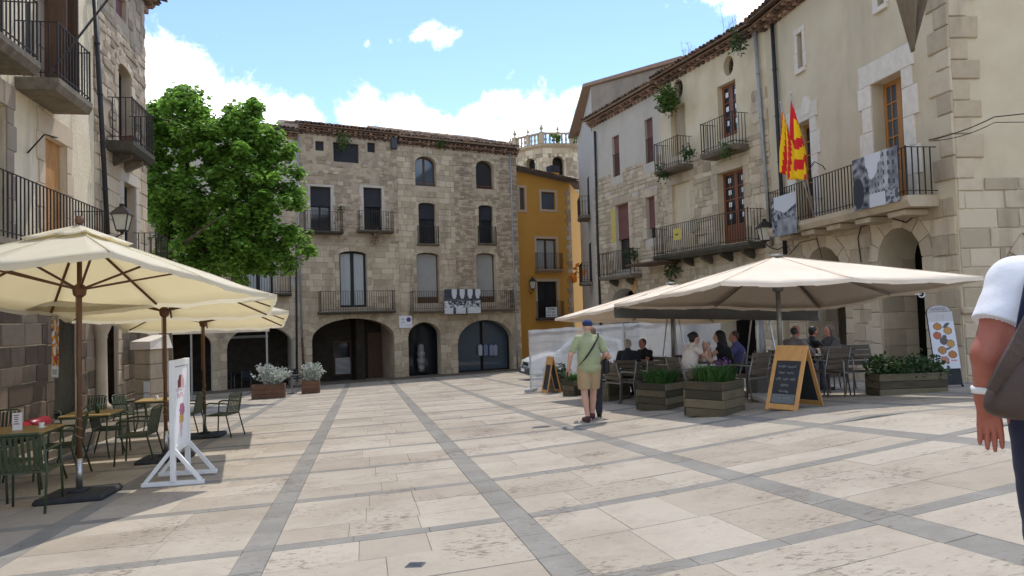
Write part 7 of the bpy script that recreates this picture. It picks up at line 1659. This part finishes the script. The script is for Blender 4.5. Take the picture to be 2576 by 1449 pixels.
guest('seated woman in a cream top with dark tied hair, elbows on the table', 1728, 13.4, R(-72), .05, 'chin', (.62,.54,.47), SK, 'bun', (.015,.012,.012), (.22,.15,.11), sl=.25, clab='cream top guest')
guest('seated woman in black with long dark hair facing the cream top woman', 1832, 14.0, R(70), .04, 'chin', (.012,.012,.014), SK, 'long', (.01,.009,.009), (.02,.02,.025), sl=.3, clab='long-haired guest')
guest('seated man in a blue violet shirt behind the black chalkboard planter', 1866, 15.2, R(80), .02, 'table', (.10,.10,.24), SKD, 'short', (.06,.04,.03), sl=.7, clab='blue shirt guest')
guest('seated man in a mauve grey shirt with his back to the chalkboard', 1988, 13.6, R(-60), .06, 'table', (.22,.18,.18), SKD, 'thin', (.05,.04,.035), sl=1.9, clab='grey shirt guest', hp=R(-8))
guest('seated person in black leaning beside the grey shirted man', 2022, 14.6, R(-75), .12, 'table', (.012,.012,.013), SKD, 'short', (.02,.018,.016), sl=1.9, clab='leaning guest', hp=R(-15))
guest('seated woman with curly hair in the dark of the arcade', 2102, 14.6, R(100), .0, 'table', (.07,.06,.055), SKD, 'long', (.09,.065,.045), sl=1.2, clab='curly-haired guest')
XY = lambda px, Y: at(px, 900, Y).xy
for px, Y, lb in ((1606, 17.0, 'table between the grey-haired guest and the black t-shirt guest'), (1782, 13.8, 'table between the cream top woman and the long-haired woman'), (1925, 15.8, 'table beside the patio heater near the blue shirted man'), (2055, 14.3, 'dark table before the curly-haired woman')): ttable(*XY(px, Y), lb)
for px, Y, f, lb in ((1600, 14.6, R(30), 'empty chair behind the shrub planter'), (1645, 14.2, R(10), 'empty slatted chair behind the low grass planter'), (1715, 16.5, R(160), 'empty chair beside the far heater'), (1880, 12.7, R(35), 'empty slatted chair behind the mossy planter'), (1935, 16.6, R(-20), 'empty chair beyond the heater table'), (2125, 12.6, R(200), 'empty chair near the long dark planter'), (2170, 12.8, R(175), 'empty chair at the end of the long dark planter'), (2080, 12.9, R(20), 'empty chair in front of the curly-haired woman'), (1560, 15.3, R(-60), 'empty chair near the grey-haired guest')): tchair(*XY(px, Y), f, lb)
# glasses on the tables
gm = MB(); gm.smooth = True; gm.lathe([(.028, 0), (.03, .005), (.035, .12), (.033, .12), (.027, .008), (.0, .008)], 12); gme = gm.mesh('drinking_glass', MT['lampglass'])
for px, Y, lb in ((1775, 13.9, 'drinking glass on the table of the two women'), (1930, 15.7, 'drinking glass on the heater table'), (2062, 14.2, 'drinking glass on the dark arcade table')): q = gl(*XY(px, Y)); tag(inst('drinking_glass', gme, None, q + V((0, 0, .74))), lb, 'glass')
for px, Y, me_, nm, lb in ((1788, 13.75, botme, 'bottle', 'green bottle on the table of the two women'), (1770, 13.7, cupme, 'cup', 'white cup before the cream top woman'), (2048, 14.15, cupme, 'cup', 'white cup on the dark arcade table'), (1608, 16.9, cupme, 'cup', 'white cup between the two dark clad guests'), (1920, 15.7, botme, 'bottle', 'green bottle on the heater table')): q = gl(*XY(px, Y)); tag(inst(nm, me_, None, q + V((0, 0, .74))), lb, nm)
# woman at the right edge, arm hanging, brown bag
YW = 2.55; w0 = gl(*at(2640, 900, YW).xy); A = lambda px, py, Y=YW: tuple(at(px, py, Y) - w0)
sh, el, wr = A(2553, 712), A(2492, 895, 2.52), A(2484, 1003, 2.60); shz = sh[2]; k = shz/1.40
cx0 = sh[0] + .19
J3 = dict(pelvis=(cx0, .02, .95*k), chest=(cx0, .02, 1.27*k), neck=(cx0, .03, 1.46*k), head=(cx0, .06, 1.60*k), shl=sh, shr=(sh[0] + .38, sh[1], shz), ell=el, elr=(sh[0] + .46, .0, 1.12*k), wrl=wr, wrr=(sh[0] + .46, .12, .88*k), hipl=(cx0 - .105, 0, .92*k), hipr=(cx0 + .105, 0, .92*k), knl=(cx0 - .10, .03, .50*k), knr=(cx0 + .1, .2, .52*k), anl=(cx0 - .10, -.03, .085), anr=(cx0 + .1, .28, .12), tol=(cx0 - .11, .13, .035), tor=(cx0 + .11, .43, .06))
P = limbs(J3, sleeve=.0, leg=1.9, fat=1.12, arm_r=1.45) + head(J3['head'])
S_, E_, W_ = V(sh), V(el), V(wr)
P += [('f', S_ + V((.012, 0, .0)), S_.lerp(E_, .60), .090, .092, 'shirt', .008), ('e', S_ + V((.05, 0, .0)), (.13, .11, .095), 'shirt', .03), ('e', (cx0, .0, 1.14*k), (.20, .145, .27), 'shirt', .04), ('f', (cx0, .0, 1.05*k), (cx0, .0, .90*k), .185, .192, 'shirt', .01), ('f', V(J3['shr']) + V((-.012, 0, 0)), V(J3['shr']).lerp(V(J3['elr']), .6), .090, .092, 'shirt', .008), ('e', V(J3['shr']) + V((-.05, 0, 0)), (.13, .11, .095), 'shirt', .03)]
P += hand(W_, V((.05, .02, -1)), V((.75, -.35, 0)), 1.08, .14, pn=(.1, .4, 0), k=.003)
P += [('c', W_, W_ + V((0, 0, .06)), .036, .04, 'skin', .015)]
P += hand(V(J3['wrr']), V((0, .1, -1)), V((-.5, .5, 0)), 1.0, .2)
dots = cloth('navy dotted trousers', (.015,.018,.04))
tw = thing('person', 'woman in a white t-shirt and navy trousers with a brown shoulder bag', 'person', w0)
grow(P, .0048, dict(skin=M('sunburnt skin', (.34,.105,.068), (.42,.145,.098), sc=11, rough=.5, bump=.2, bsc=110), eye=EYE, shirt=cloth('white t-shirt', (.72,.72,.76), (.78,.78,.82)), trouser=dots, shoe=MT['black']), 'body', tw, .0045)
grow(hr(J3, 'short'), .014, {'hair': hairmat((.10, .06, .04))}, 'hair', tw)
m = MB(); m.smooth = True; n = 24; wc = W_ + V((0, 0, .035)); m.lathe([(.046, -.012), (.056, -.012), (.058, .012), (.048, .012), (.046, -.012)], n, (0, 0, 0)); tag(m.build('bracelet', MT['white_paint'], loc=w0 + wc + V((-.005, -.022, 0))), 'white bracelet on the hanging wrist of the woman', 'bracelet')
b0 = at(2590, 1010, 2.36); bg_ = thing('shoulder_bag', 'large brown leather shoulder bag at the woman\'s hip', 'bag', b0)
lea = M('brown leather', (.062,.04,.03), (.085,.056,.042), sc=8, rough=.5, bump=.4, bsc=70)
q = lambda px, py, Y=2.36: at(px, py, Y) - b0
out = [q(2484, 1000), q(2478, 1030), q(2490, 1050), q(2560, 1062), q(2680, 1060), q(2740, 1040), q(2745, 960), q(2700, 870), q(2600, 850), q(2545, 890), q(2505, 950)]
m = MB(); n = len(out); cen = sum(out, V((0, 0, 0)))/n
fr = [p.lerp(cen, .10) + V((0, -.045, 0)) for p in out]; fr2 = [p.lerp(cen, .5) + V((0, -.06, 0)) for p in out]; bk = [p.lerp(cen, .1) + V((0, .07, 0)) for p in out]
m.smooth = True
m.add(bk + out + fr + fr2, [tuple(range(n-1, -1, -1))] + [(i, (i+1) % n, (i+1) % n + n, i + n) for i in range(n)] + [(i+n, (i+1) % n + n, (i+1) % n + 2*n, i + 2*n) for i in range(n)] + [(i+2*n, (i+1) % n + 2*n, (i+1) % n + 3*n, i + 3*n) for i in range(n)] + [tuple(range(3*n, 4*n))]); o = m.build('bag_body', lea, bg_); sb = o.modifiers.new('soft', 'SUBSURF'); sb.levels = 2; sb.render_levels = 2
m = MB(); pts = [q(2500, 985, 2.34), q(2530, 925, 2.33), q(2575, 850, 2.33), q(2610, 780, 2.36), q(2650, 700, 2.42), q(2690, 640, 2.5)]
m = ribbon(pts, .055, (1, 0, .5), .006)
m.build('strap', lea, bg_)
m = MB(); pts = [q(2560, 880, 2.41), q(2572, 800, 2.41), q(2588, 720, 2.43), q(2600, 660, 2.5)]
m = ribbon(pts, .03, (1, 0, 0), .003)
m.build('webbing', M('navy webbing', (.02,.025,.06), rough=.9), bg_)
# loose cord with a hook at the umbrella edge
pa_, pb_ = at(2234, 728, 13.2), at(2318, 740, 13.4); cable('white cord with a coil hanging from the large umbrella edge', [pa_, at(2275, 742, 13.3), pb_], .012, 'rope')
m = MB(); m.smooth = True; m.tube([pb_ + V((.06*math.cos(a), 0, .06*math.sin(a) )) for a in [k*.6 for k in range(20)]], .014, 6); tag(m.build('cord_coil', MT['rope']), 'coil of white cord at the end of the umbrella cord', 'cord')
